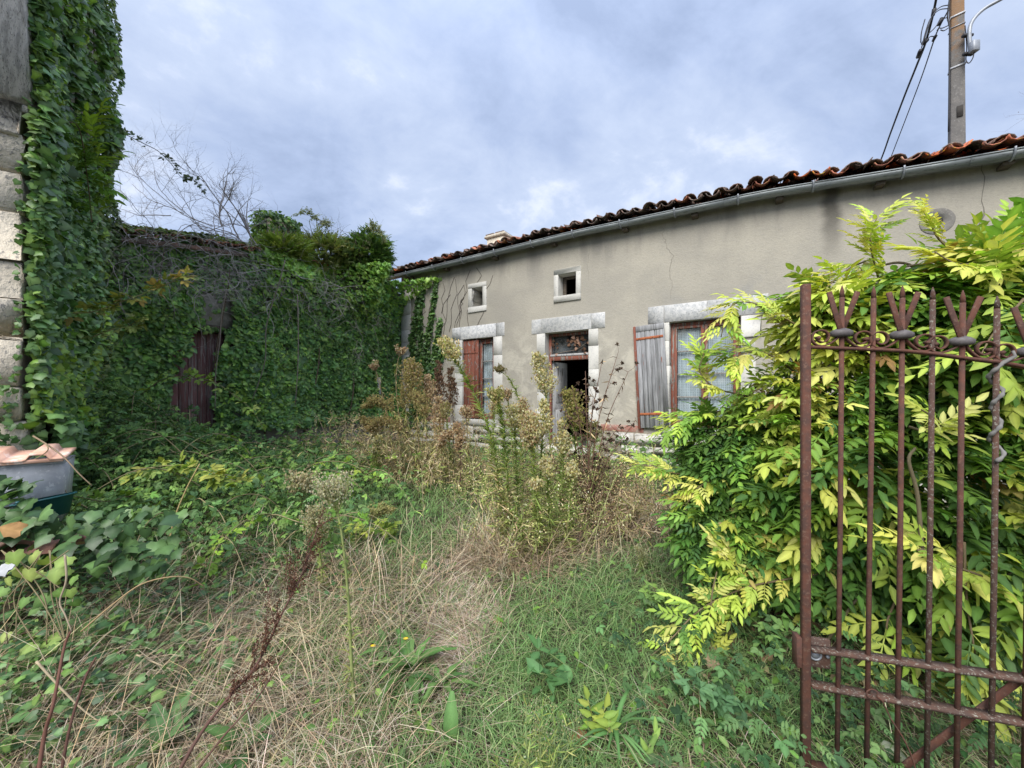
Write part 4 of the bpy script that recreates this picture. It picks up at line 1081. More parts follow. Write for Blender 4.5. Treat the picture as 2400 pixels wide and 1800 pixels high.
# ================================================================ JUNK BY THE STONE WALL
TC = P(150, 1083, 2.72); zt, zb = TC[2], TC[2] - .42       # front east corner of the trough; it stands parallel to the stone front
tr_ = root('zinc_trough', 'old grey zinc trough half buried in ivy beside the stone house corner', 'trough', (TC[0], TC[1], zb), BR)
V = []; F = []; LT = .75; DT = .36; hh_ = .42
for (z_, ins) in ((hh_, 0), (0, .05), (hh_, .006), (.006, .056)):
    V += [(-LT + ins, ins * .4, z_), (-ins * .35, ins * .4, z_), (-ins * .35, DT - ins, z_), (-LT + ins, DT - ins, z_)]
for k in range(4):
    j_ = (k + 1) % 4; F += [(k, k + 4, j_ + 4, j_), (8 + k, 8 + j_, 12 + j_, 12 + k), (k, j_, 8 + j_, 8 + k)]
F += [(4, 7, 6, 5), (12, 13, 14, 15)]
local('body', MB().add(V, F), M['trough'], tr_)
local('rim', MB().tube([(-LT, 0, hh_), (0, 0, hh_), (0, DT, hh_), (-LT, DT, hh_), (-LT, 0, hh_)], .007, 6), M['trough'], tr_)
V = []; F = []; nx_ = 44                                      # interlocking clay tile laid across the trough
for j_, (yy, zo) in enumerate(((-.03, 0), (.34, .03))):
    for i in range(nx_ + 1):
        x = -LT - .02 + (LT + .03) * i / nx_; u = (.01 - x) / .21
        prof = .038 * max(0, min(1, 1.9 * (math.cos(2 * math.pi * (u - .60)) + .05)))
        for th in (0, -.016): V.append((x, yy, .038 + prof + zo + th))
for i in range(nx_):
    a = 2 * i; b_ = 2 * (nx_ + 1) + 2 * i
    F += [(a, a + 2, b_ + 2, b_), (a + 1, b_ + 1, b_ + 3, a + 3), (a, a + 1, a + 3, a + 2), (b_, b_ + 2, b_ + 3, b_ + 1)]
F += [(0, 2 * (nx_ + 1), 2 * (nx_ + 1) + 1, 1), (2 * nx_, 2 * nx_ + 1, 4 * nx_ + 3, 4 * nx_ + 2)]
ct = obj('clay_tile', MB().add(V, F).box(-LT, .0, -.028, -.008, .010, .036, .003), M['tile_new']); tag(ct, 'pale orange ribbed clay tile lying across the zinc trough', 'tile'); ct.location = (TC[0], TC[1], TC[2]); ct.rotation_euler = (0, 0, BR)
bc = P(60, 1190, 2.45); bs = root('plastic_basin', 'teal plastic basin tilted among ivy leaves under the trough', 'basin', (bc[0], 2.55, bc[2] - .12))
V = []; F = []; nn = 36
for (r_, z_) in ((.128, 0), (.140, 0), (.140, -.010), (.128, -.012), (.105, -.13), (.0, -.13), (.0, -.122), (.10, -.12), (.123, -.01)):
    for k in range(nn):
        a = 2 * math.pi * k / nn; V.append((bc[0] + r_ * 1.05 * math.cos(a), 2.55 + r_ * math.sin(a), bc[2] + .035 + z_ + .18 * r_ * math.cos(a)))
for l in range(8):
    for k in range(nn): F.append((l * nn + k, l * nn + (k + 1) % nn, (l + 1) * nn + (k + 1) % nn, (l + 1) * nn + k))
obj('bowl', MB().add(V, F), M['basin'], bs)
obj('handle', MB().tube([(bc[0] - .14, 2.52, bc[2] + .01), (bc[0] - .16, 2.53, bc[2] + .008), (bc[0] - .16, 2.57, bc[2] + .008), (bc[0] - .14, 2.58, bc[2] + .01)], .009, 6), M['basin'], bs)
for i, (x, y, Z, rz, lab) in enumerate(((30, 1305, 2.15, 12, 'dark broken ridge tile under ivy, lower of two below the basin'), (10, 1275, 2.25, -6, 'dark broken ridge tile under ivy, upper of two below the basin'), (165, 1288, 2.3, 30, 'reddish broken tile poking out of the ivy heap'))):
    q = P(x, y, Z); o = obj('broken_tile', canal_tile(.36, .11, .10, .016), M['tile_dark'] if i < 2 else M['tile_red']); o.location = q; o.rotation_euler = (rad(-8), rad(6), rad(rz + 60)); tag(o, lab, 'tile')
q = P(-6, 1340, 1.75); V = []
for i in range(5):
    for j in range(4): V.append((q[0] - .03 + .016 * i, q[1] + .012 * j, q[2] - .02 + .013 * j + .008 * math.sin(3.1 * i + 2 * j)))
o = obj('plastic_scrap', MB().add(V + [(v[0], v[1] + .002, v[2] - .003) for v in V], [(i * 4 + j, i * 4 + 4 + j, i * 4 + 5 + j, i * 4 + 1 + j) for i in range(4) for j in range(3)] + [(20 + i * 4 + j, 20 + i * 4 + 1 + j, 20 + i * 4 + 5 + j, 20 + i * 4 + 4 + j) for i in range(4) for j in range(3)]), M['plastic_white']); tag(o, 'scrap of white plastic caught in the ivy below the tiles', 'litter'); recentre(o)
# thin pale post at the house corner
pb = hw(-8.35, -0.75, 0); o = obj('wooden_stake', MB().box(pb[0] - .035, pb[0] + .035, pb[1] - .03, pb[1] + .03, .1, 1.95, .008, .003), M['door_grey']); tag(o, 'pale upright stake standing by the house corner among weeds', 'stake'); recentre(o)

# ================================================================ VEGETATION
DARK = [(.040, .090, .036), (.060, .125, .046), (.085, .165, .056), (.115, .205, .068)]
MID = [(.095, .185, .050), (.14, .25, .062), (.19, .31, .075)]
LIME = [(.17, .29, .045), (.24, .36, .05), (.13, .24, .04)]
STRAWC = [(.47, .39, .27), (.38, .30, .20), (.56, .49, .36), (.25, .19, .125)]
GREENB = [(.14, .26, .085), (.20, .33, .115), (.26, .36, .14), (.33, .38, .18)]
def cast_out(Nn, n, down=0.75, up=0.38, tiltv=0.62, rg=RNG):
    """leaf frames on a wall: blades hang, upper faces look outward and a little up"""
    ax = np.array((0, 0, -1.0)) * down + rand_unit(n, rg) * 0.95 + Nn * 0.25
    nr = Nn * 1.0 + np.array((0, 0, up)) + rand_unit(n, rg) * tiltv
    return frames(ax, nr)
def branchy(mb, p, d, length, r, depth, rg, wob=0.35, droop=0.0, col=(.3, .27, .24), sub=(2, 4), spread_=0.9):
    n = max(3, int(length / 0.09)); pts = [np.array(p, float)]; d = unit(np.array(d, float))
    for i in range(n):
        d = unit(d + rg.normal(0, wob / math.sqrt(n) * 1.2, 3) + np.array((0, 0, -droop)) / n); pts.append(pts[-1] + d * length / n)
    rr = np.linspace(r, r * 0.45, len(pts)); mb.tube(pts, rr, 3 if r < .006 else 5, False, col=np.array(col) * rg.uniform(.75, 1.25))
    if depth > 0:
        for k in range(rg.integers(*sub)):
            i = rg.integers(max(1, len(pts) // 4), len(pts)); branchy(mb, pts[i], unit(d + rand_unit(1, rg)[0] * spread_), length * rg.uniform(.4, .7), rr[i] * .7, depth - 1, rg, wob, droop, col, sub, spread_)

# ---- heap and mound under the brambles
HP = [(-3.35, 2.62, .62, .50, .55), (-5.35, 5.0, .95, 1.2, 1.40), (-3.7, 5.2, 1.5, 1.4, .36), (-2.9, 3.6, 1.0, .9, .30), (-4.3, 4.0, .9, .8, .70), (-2.5, 1.8, .7, .6, .22)]
def heap(X, Y):
    X = np.asarray(X, float); Y = np.asarray(Y, float); h = 0
    for (a, b, rx, ry, hh) in HP: h = np.maximum(h, hh * np.exp(-((X - a) / rx) ** 2 - ((Y - b) / ry) ** 2) * 1.0) if False else h + hh * np.exp(-((X - a) / rx) ** 2 - ((Y - b) / ry) ** 2)
    return h * (.80 + .42 * vnoise(np.stack([X.ravel(), Y.ravel(), 0 * X.ravel()], 1), 1.9, 88).reshape(X.shape))
xs = np.arange(-7.5, -0.6, .15); ys_ = np.arange(.6, 8.2, .15); X, Y = np.meshgrid(xs, ys_)
Z = ground_z(X, Y) + heap(X, Y) * .80 - .045
Vm = np.stack([X, Y, Z], 2).reshape(-1, 3); a = (np.arange(len(ys_) - 1)[:, None] * len(xs) + np.arange(len(xs) - 1)[None]).ravel()
o = obj('earth_mound', mesh_np('earth_mound', Vm, np.stack([a, a + 1, a + len(xs) + 1, a + len(xs)], 1).ravel(), np.full(len(a), 4), smooth=True), M['ground']); o['kind'] = 'structure'

def parts_from(name, tmpl, Pp, R, S, col, mat, parent, keep, maxn=290):
    """the leaves that show largest become parts, the others one joined foliage"""
    d = np.linalg.norm(Pp - np.array((0, 0, EYE)), axis=1); sc = S / d * keep
    idx = np.argsort(-sc)[:maxn]; rest = np.ones(len(Pp), bool); rest[idx] = False
    leaf_parts(name, tmpl, Pp[idx], R[idx], S[idx], col[idx], mat, parent)
    return rest

# ---- ivy over the side wall of the stone house
pi = root('ivy', 'dark ivy cladding the whole side wall of the tall stone house', 'ivy', tuple(pw3(.1, 1.2, .2)))
n = 25000; t = SIDE * RNG.random(n) ** 1.05 + .02; t[:1500] = RNG.uniform(-.03, .25, 1500); zz = RNG.uniform(.15, 9.3, n); zz = np.where(RNG.random(n) < .8, np.minimum(zz, RNG.uniform(.2, 7.6, n)), zz)
bul = vnoise(np.stack([t, zz, 0 * t], 1), 1.7, 4); fi = vnoise(np.stack([t, zz, 0 * t], 1), 5.0, 44)
dep = (.03 + .30 * bul ** 2 * np.clip(.25 + t / 2.2, .25, 1) + .07 * fi) * (1 + .9 * (zz < 1.4)) * np.clip(1.35 - t / 5.5, .6, 1)
Pp = np.array(PC)[None] + np.array((.76, .65, 0)) * dep[:, None] + np.array((-.65, .76, 0)) * t[:, None] + np.array((0, 0, 1.)) * zz[:, None]
Nn = unit(np.array((.76, .65, 0)) * .75 + np.array((.65, -.76, 0)) * .75 + rand_unit(n) * .30)
S = RNG.uniform(.038, .105, n) * np.clip(1.1 - .12 * t, .65, 1) * (.8 + .4 * fi); col = palette(n, DARK + MID, (1, 2, 3, 3, 2, 1.2, .8))
ol = np.clip((t - 1.4) / 1.2, 0, 1) * (RNG.random(n) < .75); col[ol > .3] = palette((ol > .3).sum(), [(.07, .12, .035), (.10, .16, .045), (.05, .09, .03), (.14, .19, .05)], var=.22)
lm = (vnoise(Pp, 2.0, 21) > .60) & (RNG.random(n) < .5); col[lm] = palette(lm.sum(), LIME)
col = np.clip(col * 1.25, 0, .8); R = cast_out(Nn, n)
rest = parts_from('leaf', IVY, Pp, R, S, col, M['leaf_gloss'], pi, (dep > .07) * (zz < 5) * 1.0)
o = obj('foliage', Leaves().add(IVY, Pp[rest], R[rest], S[rest], col[rest]).mesh('foliage'), M['leaf_gloss'], pi); o['kind'] = 'stuff'
for k in range(6):
    t_ = .25 + .55 * k; obj('stem', MB().tube(smooth_pts([pw3(.02, t_ + .12 * math.sin(1.7 * z_ + k), z_) for z_ in np.linspace(.1, 7.5, 10)], 4), np.linspace(.02, .007, 37), 5), M['bark'], pi)
n = 900; zz = RNG.uniform(.2, 7.0, n); Pp = np.array([pw3(RNG.uniform(.03, .09), RNG.uniform(-.05, .04), b_) for b_ in zz])
obj('foliage', Leaves().add(IVY, Pp, cast_out(unit(np.tile(np.array((.75, -.6, 0)), (n, 1)) + rand_unit(n) * .3), n), RNG.uniform(.045, .085, n), palette(n, DARK[1:] + MID + LIME[2:])).mesh('foliage'), M['leaf_gloss'], pi)['kind'] = 'stuff'
# round the far corner and down its back edge
n = 4200; x = .1 - .7 * RNG.random(n); zz = RNG.uniform(2.2, 9.3, n); Pp = np.array([pw3(a, SIDE - .02 + .16 * RNG.random() ** 2, b_) for a, b_ in zip(x, zz)])
obj('foliage', Leaves().add(IVY, Pp, cast_out(unit(np.tile(np.array((-.65, .76, 0)), (n, 1)) + rand_unit(n) * .3), n), RNG.uniform(.05, .085, n), palette(n, MID + DARK[2:])).mesh('foliage'), M['leaf_soft'], pi)['kind'] = 'stuff'
n = 240; t = RNG.uniform(-.10, .08, n); zz = np.where(RNG.random(n) < .6, RNG.uniform(.1, 1.7, n), RNG.uniform(.1, 3.4, n)); Pp = np.array([pw3(-.02 - .14 * RNG.random() * (b_ < 1.7), -.05 - .03 * RNG.random(), b_) for b_ in zz]); S_ = RNG.uniform(.03, .06, n)
leaf_parts('leaf', IVY, Pp, cast_out(unit(np.tile(np.array((.65, -.76, 0)), (n, 1)) + rand_unit(n) * .3), n), S_, palette(n, DARK[1:] + MID[:2]), M['leaf_gloss'], pi)
# compound yellow-green shoots leaning out of it
L = Leaves(); n = 46; xx = RNG.uniform(165, 235, n); yy_ = RNG.uniform(255, 520, n); Pp = np.array([P(a, b, 4.0) for a, b in zip(xx, yy_)]) ; ax = np.array((.7, -.5, .1)) + rand_unit(n) * .6
L.add(COMP_YOUNG[0], Pp, frames(ax, np.array((.1, -.6, .8)) + rand_unit(n) * .3), RNG.uniform(.20, .30, n), palette(n, LIME))
n = 70; Pp = np.array([P(a, b, 3.35) for a, b in zip(RNG.uniform(68, 120, n), RNG.uniform(-30, 330, n))]); ax = np.array((.5, -.6, .2)) + rand_unit(n) * .6
L.add(COMP_YOUNG[1], Pp, frames(ax, np.array((.1, -.7, .6)) + rand_unit(n) * .3), RNG.uniform(.10, .17, n), palette(n, LIME))
vs = root('creeper_shoot', 'yellow-green compound-leaved creeper hanging over the dark ivy on the wall end', 'creeper', tuple(P(180, 500, 3.9)))
o = obj('foliage', L.mesh('foliage'), M['leaf_soft'], vs); o['kind'] = 'stuff'
mb = MB().tube(smooth_pts([P(70, -60, 3.3), P(100, 90, 3.35), P(118, 20, 3.5), P(140, 260, 3.7), P(185, 300, 3.9), P(205, 420, 4.0), P(215, 520, 4.0)], 5), .006, 4, col=(.16, .12, .07)); obj('stem', mb, M['stemmat'], vs)

# ---- ivy all over the outbuilding
wi = root('ivy', 'dense dark ivy curtain covering the outbuilding wall, roof edge and chimney', 'ivy', tuple(hw(XW + .2, -3, .2)))
WN = unit(hw(1, 0, 0) - hw(0, 0, 0)); WU = unit(hw(0, 1, 0) - hw(0, 0, 0))
n = 25000; y = RNG.uniform(-6.1, .15, n); z = RNG.uniform(.15, 1, n) ** .9 * 4.6; top = np.array([wz(q) for q in y])
ok = z < top + .15
wob_ = .22 * (vnoise(np.stack([y * 0, z, y], 1), 3.5, 91) - .5)
ok &= ~((y > -4.70 - .45 * (2.66 - z) / 1.6 + wob_) & (y < -4.20 - .20 * (2.66 - z) / 1.6 + wob_) & (z < 2.66) & (z > .3))
ok &= ~((y > -4.56) & (y < -4.06) & (z > 2.75) & (z < 3.40) & (RNG.random(n) < .93))
ok &= ~((y < -4.0) & (z > 3.15) & (z < top - .12) & (RNG.random(n) < .45))
ok &= ~((y > -4.0) & (y < -2.2) & (z > 3.3) & (z < top - .1) & (RNG.random(n) < .30))
y, z, top = y[ok], z[ok], top[ok]; n = len(y)
bul = vnoise(np.stack([y, z, 0 * y], 1), 1.3, 5); fine = vnoise(np.stack([y, z, 0 * y], 1), 4.5, 6)
over = np.clip((z - (top - 1.0)) / 1.0, 0, 1) * np.clip((y + 4.1) / .8, 0, 1) + .4 * np.clip((z - (top - .25)) / .4, 0, 1)
dep = .03 + .55 * bul ** 2.2 + .12 * fine + .85 * over * bul + .12 * (z < 1.0)
dep = .03 + (dep - .03) * np.clip(np.abs(y + 4.35) / .85, .12, 1)
Pp = hw(XW, 0, 0)[None] + WN[None] * dep[:, None] + WU[None] * y[:, None] + np.array((0, 0, 1.0))[None] * z[:, None]
Nn = unit(WN[None] + rand_unit(n) * .30 + np.array((0, 0, .25)) * over[:, None])
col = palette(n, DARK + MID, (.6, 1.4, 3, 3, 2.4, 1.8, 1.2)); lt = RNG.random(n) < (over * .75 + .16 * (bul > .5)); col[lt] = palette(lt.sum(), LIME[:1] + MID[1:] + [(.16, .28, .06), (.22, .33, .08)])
S = RNG.uniform(.055, .12, n) * (.75 + .5 * fine); R = cast_out(Nn, n)
col = np.clip(col * 1.65, 0, .8)  # leaf colours lightened to offset the light blocked in this corner
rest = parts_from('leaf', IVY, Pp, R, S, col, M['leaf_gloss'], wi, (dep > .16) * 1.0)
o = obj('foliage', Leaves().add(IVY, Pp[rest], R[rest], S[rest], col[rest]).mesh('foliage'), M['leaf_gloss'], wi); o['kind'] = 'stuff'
# roof cover
n = 5200; y = RNG.uniform(-6.2, .35, n); u = RNG.random(n) ** 1.3; z0 = np.array([wz(q) for q in y]); x = .30 - 2.2 * u; z = z0 + .08 + (.22 - x) * .27 + .20 * vnoise(np.stack([y, u * 3, 0 * u], 1), 2.0, 8)
ok = (vnoise(np.stack([y, u * 2, 0 * y], 1), 1.8, 31) > .30) ; y, x, z = y[ok], x[ok], z[ok]; n = len(y)
Pp = hw(XW, 0, 0)[None] + WN[None] * x[:, None] + WU[None] * y[:, None] + np.array((0, 0, 1.))[None] * z[:, None]
Nn = unit(np.array((0, 0, 1.0)) + WN * .5 + rand_unit(n) * .4); ax = WN[None] + rand_unit(n) * .8 + np.array((0, 0, -.4))
colr = palette(n, [(.15, .23, .055), (.21, .30, .07), (.12, .17, .05), (.24, .25, .10), (.08, .14, .045)])
o = obj('roof_foliage', Leaves().add(IVY, Pp, frames(ax, Nn), RNG.uniform(.05, .09, n), colr).mesh('roof_foliage'), M['leaf_soft'], wi); o['kind'] = 'stuff'
# chimney coat
n = 2600; f = RNG.integers(0, 4, n); u = RNG.random(n); z = RNG.uniform(4.3, 5.62, n); cx0, cx1, cy0, cy1 = XW - 1.3, XW - .75, -3.05, -2.40
x = np.where(f == 0, cx1, np.where(f == 1, cx0 + u * (cx1 - cx0), np.where(f == 2, cx0 + u * (cx1 - cx0), cx0 + u * (cx1 - cx0)))); y = np.where(f == 0, cy0 + u * (cy1 - cy0), np.where(f == 1, cy0, np.where(f == 2, cy1, cy0 + RNG.random(n) * (cy1 - cy0)))); z = np.where(f == 3, 5.5 + .05 * RNG.random(n), z)
nl = np.where((f == 0)[:, None], WN, np.where((f == 1)[:, None], -WU, np.where((f == 2)[:, None], WU, np.array((0, 0, 1.)))))
Pp = np.array([hw(*q) for q in zip(x, y, z)]) + nl * (.02 + .14 * RNG.random(n)[:, None] ** 2); colr = palette(n, DARK[1:] + MID); lt = (z < 5.1) & (RNG.random(n) < .55); colr[lt] = palette(lt.sum(), LIME + [(.20, .24, .07)])
o = obj('chimney_foliage', Leaves().add(IVY, Pp, cast_out(unit(nl + rand_unit(n) * .3), n), RNG.uniform(.055, .085, n), colr).mesh('chimney_foliage'), M['leaf_gloss'], wi); o['kind'] = 'stuff'
for k in range(7):
    yb = -5.9 + .85 * k; mb = MB().tube(smooth_pts([hw(XW + .1 + .1 * math.sin(2 * z_ + k), yb + .15 * math.sin(1.3 * z_ + k), z_) for z_ in np.linspace(.1, 4.1, 8)], 4), np.linspace(.02, .008, 29), 5); obj('stem', mb, M['bark'], wi)

def blob(L, c, r, n, tmpls, size, cols, w=None, rg=RNG, shell=.7, updroop=(.5, -.3), var=.18):
    """leaves through an uneven clump"""
    d = rand_unit(n, rg); k = shell + (1 - shell) * rg.random(n); k *= .78 + .45 * vnoise(d * 1.8 + np.array(c) * 3, 1.0, 40)
    Pp = np.array(c) + d * np.array(r) * k[:, None]
    nr = d * .6 + np.array((0, 0, updroop[0] + .4)) + rand_unit(n, rg) * .45; ax = d * np.array((1, 1, .45)) + np.array((0, 0, updroop[1])) + rand_unit(n, rg) * .45
    R = frames(ax, nr); S = rg.uniform(*size, n); col = palette(n, cols, w, var, rg); pick = rg.integers(0, len(tmpls), n)
    for i, t in enumerate(tmpls):
        q = pick == i; L.add(t, Pp[q], R[q], S[q], col[q])
    return Pp, R, S, col
# ---- bushy growth on the outbuilding roof by the house
for lab, (px_, py_, Z_), (rx, ry, rz), nn_, cols, sz, tm in (
        ('tall dark bushy shrub growing over the outbuilding roof next to the tiled eave', (858, 605, 9.3), (.62, .6, .55), 1900, DARK[1:] + MID, (.13, .22), [COMP[0], COMP[1]]),
        ('feathery pale shrub on the outbuilding roof between chimney and dark bush', (755, 600, 8.9), (.85, .5, .48), 1500, [(.22, .28, .09), (.29, .32, .13), (.17, .25, .08)], (.12, .22), [COMP_YOUNG[0], COMP[2]]),
        ('small light green bush rooted on the roof at the foot of the ivy chimney', (660, 595, 8.0), (.55, .4, .34), 800, [(.17, .26, .05), (.23, .30, .07)], (.12, .2), [COMP_YOUNG[1], COMP[1]])):
    c = P(px_, py_, Z_); r_ = root('shrub', lab, 'shrub', (c[0], c[1], c[2] - rz)); L = Leaves(); blob(L, c, (rx, ry, rz), nn_, tm, sz, cols, shell=.35, updroop=(.3, .35))
    o = obj('foliage', L.mesh('foliage'), M['leaf_soft'], r_); o['kind'] = 'stuff'; mb = MB()
    for k in range(9):
        d = np.array((RNG.normal(0, .5), RNG.normal(0, .5), 1.0)); branchy(mb, c - np.array((0, 0, rz)), d, rz * RNG.uniform(1.7, 2.5), .012, 2, RNG, .4, 0, (.17, .14, .10))
    obj('stem', mb, M['twig'], r_)
# small shoots breaking the skyline
for lab, pts, cl, sz_ in (('leafy shoot arching against the sky from the house corner ivy', [(228, 275), (262, 298), (300, 318), (340, 338), (372, 355), (402, 385), (425, 415), (452, 420), (472, 440)], [(.13, .16, .12), (.10, .14, .09)], .11),
                          ('spindly leafy shoot rising beside the ivy chimney', [(760, 600), (770, 545), (755, 520), (735, 508), (700, 500)], [(.14, .18, .09), (.2, .22, .1)], .17),
                          ('thin pale shoot above the feathery roof shrub', [(850, 600), (862, 550), (872, 530), (890, 545), (905, 570)], [(.2, .25, .10), (.25, .26, .12)], .15)):
    w_ = smooth_pts([P(x, y, 6.5 if pts[0][0] < 400 else 8.8) for x, y in pts], 4); r_ = root('leafy_shoot', lab, 'shoot', tuple(w_[0])); obj('stem', MB().tube(w_, np.linspace(.008, .003, len(w_)), 4, col=(.16, .14, .11)), M['twig'], r_)
    idx = RNG.integers(1, len(w_), 60); Pp = w_[idx]; n = len(idx); L = Leaves().add(SPRAY if sz_ > .12 else TRI, Pp, frames(rand_unit(n) + np.array((.3, 0, .3)), np.array((0, -.6, .6)) + rand_unit(n) * .5), RNG.uniform(.7, 1.2, n) * sz_, palette(n, cl))
    obj('foliage', L.mesh('foliage'), M['leaf_soft'], r_)['kind'] = 'stuff'

# ---- dead vines draped over the outbuilding wall
def dead_vine(label, starts, seed, length, r, nst, col=(.30, .27, .25), droop=.9, out_=.35, depth=2):
    rg = np.random.default_rng(seed); mb = MB(); first = None
    for k in range(nst):
        (ya, yb, za, zb) = starts; y = rg.uniform(ya, yb); z = rg.uniform(za, zb)
        p = hw(XW, y, z) + WN * rg.uniform(.32, .62); d = WN * rg.normal(out_, .25) + WU * rg.normal(0, .9) + np.array((0, 0, rg.normal(-.1, .5)))
        branchy(mb, p, d, length * rg.uniform(.6, 1.3), r * rg.uniform(.6, 1.2), depth, rg, .8, droop, col)
        first = p if first is None else first
    r_ = root('dead_vine', label, 'vine', tuple(first)); obj('branch_tangle', mb, M['twig'], r_)['kind'] = 'stuff'
    return r_
dead_vine('tangle of bare grey vine stems hanging over the dark eave of the outbuilding', (-5.9, -4.2, 3.2, 4.1), 3, .85, .0065, 74, (.40, .37, .35))
dead_vine('bare pale vine stems drooping over the grey patch above the plank door', (-4.9, -3.2, 3.3, 4.15), 4, .8, .006, 52, (.46, .43, .41))
dead_vine('grey vine tangle hanging from the ivy midway to the house corner', (-3.4, -1.6, 3.2, 4.0), 6, .75, .006, 42, (.44, .41, .385))
dead_vine('few bent dead stems on the ivy near the house corner', (-1.9, -.5, 2.6, 3.6), 7, .6, .0055, 18, (.42, .38, .34))
for lab, pts in (('long straight grey vine hanging down the ivy wall to the brambles', [(668, 610), (655, 660), (625, 760), (622, 840), (605, 900), (590, 940)]), ('brown vine hanging in front of the plank door', [(530, 680), (519, 740), (515, 800), (506, 870), (504, 960)]), ('thin dark stem hanging in the middle of the ivy wall', [(697, 690), (699, 770), (698, 860), (692, 950)])):
    pw = smooth_pts([P(x, y, 6.6 if x < 560 else 7.2) for x, y in pts], 5); o = obj('hanging_vine', MB().tube(pw, np.linspace(.011, .007, len(pw)), 5, col=(.27, .23, .20)), M['twig']); tag(o, lab, 'vine'); recentre(o)
# bare shrub on the roof against the sky
bs_ = root('bare_shrub', 'leafless grey-twigged shrub standing against the sky on the overgrown roof', 'shrub', tuple(P(600, 590, 7.6))); rg = np.random.default_rng(12)
for k, (a, b) in enumerate((((610, 590), (470, 510)), ((610, 590), (510, 475)), ((600, 580), (420, 500)), ((560, 560), (505, 420)), ((520, 530), (470, 400)), ((590, 575), (560, 470)), ((470, 520), (330, 450)), ((500, 530), (300, 490)), ((430, 500), (250, 430)), ((400, 505), (270, 500)))):
    p0, p1 = P(*a, 7.5), P(*b, 7.5); mb = MB(); branchy(mb, p0, p1 - p0, np.linalg.norm(p1 - p0), .016 if k < 6 else .009, 3, rg, .35, -.05, (.33, .30, .29), (4, 7), .85); obj('branch', mb, M['twig'], bs_)

# ---- climbing ivy fanned over the house corner, and its dead runners
ci = root('ivy', 'fan of small-leaved ivy climbing the facade beside the pale corner quoin', 'ivy', tuple(hw(-7.6, -.05, 1.0)))
strands = [([(-7.7, 1.0), (-7.8, 2.0), (-7.85, 2.9), (-7.78, 3.5), (-7.62, 4.15)], .16), ([(-7.65, 1.0), (-7.6, 2.0), (-7.55, 2.8), (-7.6, 3.4), (-7.45, 4.45)], .14), ([(-7.6, 1.0), (-7.4, 2.0), (-7.3, 2.9), (-7.15, 3.6), (-7.0, 4.42)], .15), ([(-7.6, 1.0), (-7.2, 2.0), (-7.05, 2.6), (-6.95, 3.0), (-6.85, 3.45)], .14), ([(-7.6, 1.0), (-7.05, 2.0), (-6.8, 2.6), (-6.72, 2.75)], .16), ([(-7.65, 1.0), (-7.95, 1.8), (-8.05, 2.5)], .2), ([(-7.6, .6), (-7.4, 1.6), (-7.3, 2.6)], .34), ([(-7.7, .6), (-7.7, 1.6), (-7.7, 2.6)], .3)]
L = Leaves(); pp = []
for pts, wd in strands:
    q = smooth_pts([(a, 0, b) for a, b in pts], 10); obj('stem', MB().tube([hw(a, -.015, c) for a, _, c in q], np.linspace(.010, .003, len(q)), 4), M['bark'], ci)
    n = int(130 * len(pts) * (1 + wd)); t = RNG.random(n) * (len(q) - 1); i = t.astype(int); f = (t - i)[:, None]; b_ = q[i] * (1 - f) + q[np.minimum(i + 1, len(q) - 1)] * f
    b_[:, 0] += RNG.normal(0, wd * .5, n) * (1.15 - .85 * t / len(q)); b_[:, 1] = -.02 - .07 * RNG.random(n) * (1.3 - t / len(q)); pp.append(b_)
b_ = np.concatenate(pp); n = len(b_); Pp = np.array([hw(*q) for q in b_]); fn = unit(hw(0, -1, 0) - hw(0, 0, 0)); colr = palette(n, DARK[1:] + MID[:2]); S = RNG.uniform(.055, .095, n); R = cast_out(unit(fn + rand_unit(n) * .25), n)
rest = parts_from('leaf', IVY, Pp, R, S, colr, M['leaf_gloss'], ci, np.ones(n), 150)
obj('foliage', Leaves().add(IVY, Pp[rest], R[rest], S[rest], colr[rest]).mesh('foliage'), M['leaf_gloss'], ci)['kind'] = 'stuff'
mb = MB(); rg = np.random.default_rng(8)
for k in range(20):
    x = rg.uniform(-8.0, -5.6); z0 = rg.uniform(2.3, 3.6); z1 = rg.uniform(3.8, 4.72); pts = [(x, -.006, z0)]
    for t in np.linspace(.15, 1, 7): pts.append((x + .55 * t * (z1 - z0) * rg.uniform(.2, .6) + rg.normal(0, .02), -.006, z0 + (z1 - z0) * t))
    if k % 3 == 2 and z1 > 4.3: pts[0:3] = []
    mb.tube([hw(*q) for q in pts], .0055, 3, col=(.10, .085, .075))
r_ = root('vine_runner', 'dark dead ivy runners clinging to the roughcast under the gutter', 'vine', tuple(hw(-6.8, -.01, 2.4))); obj('runner_tangle', mb, M['twig'], r_)['kind'] = 'stuff'

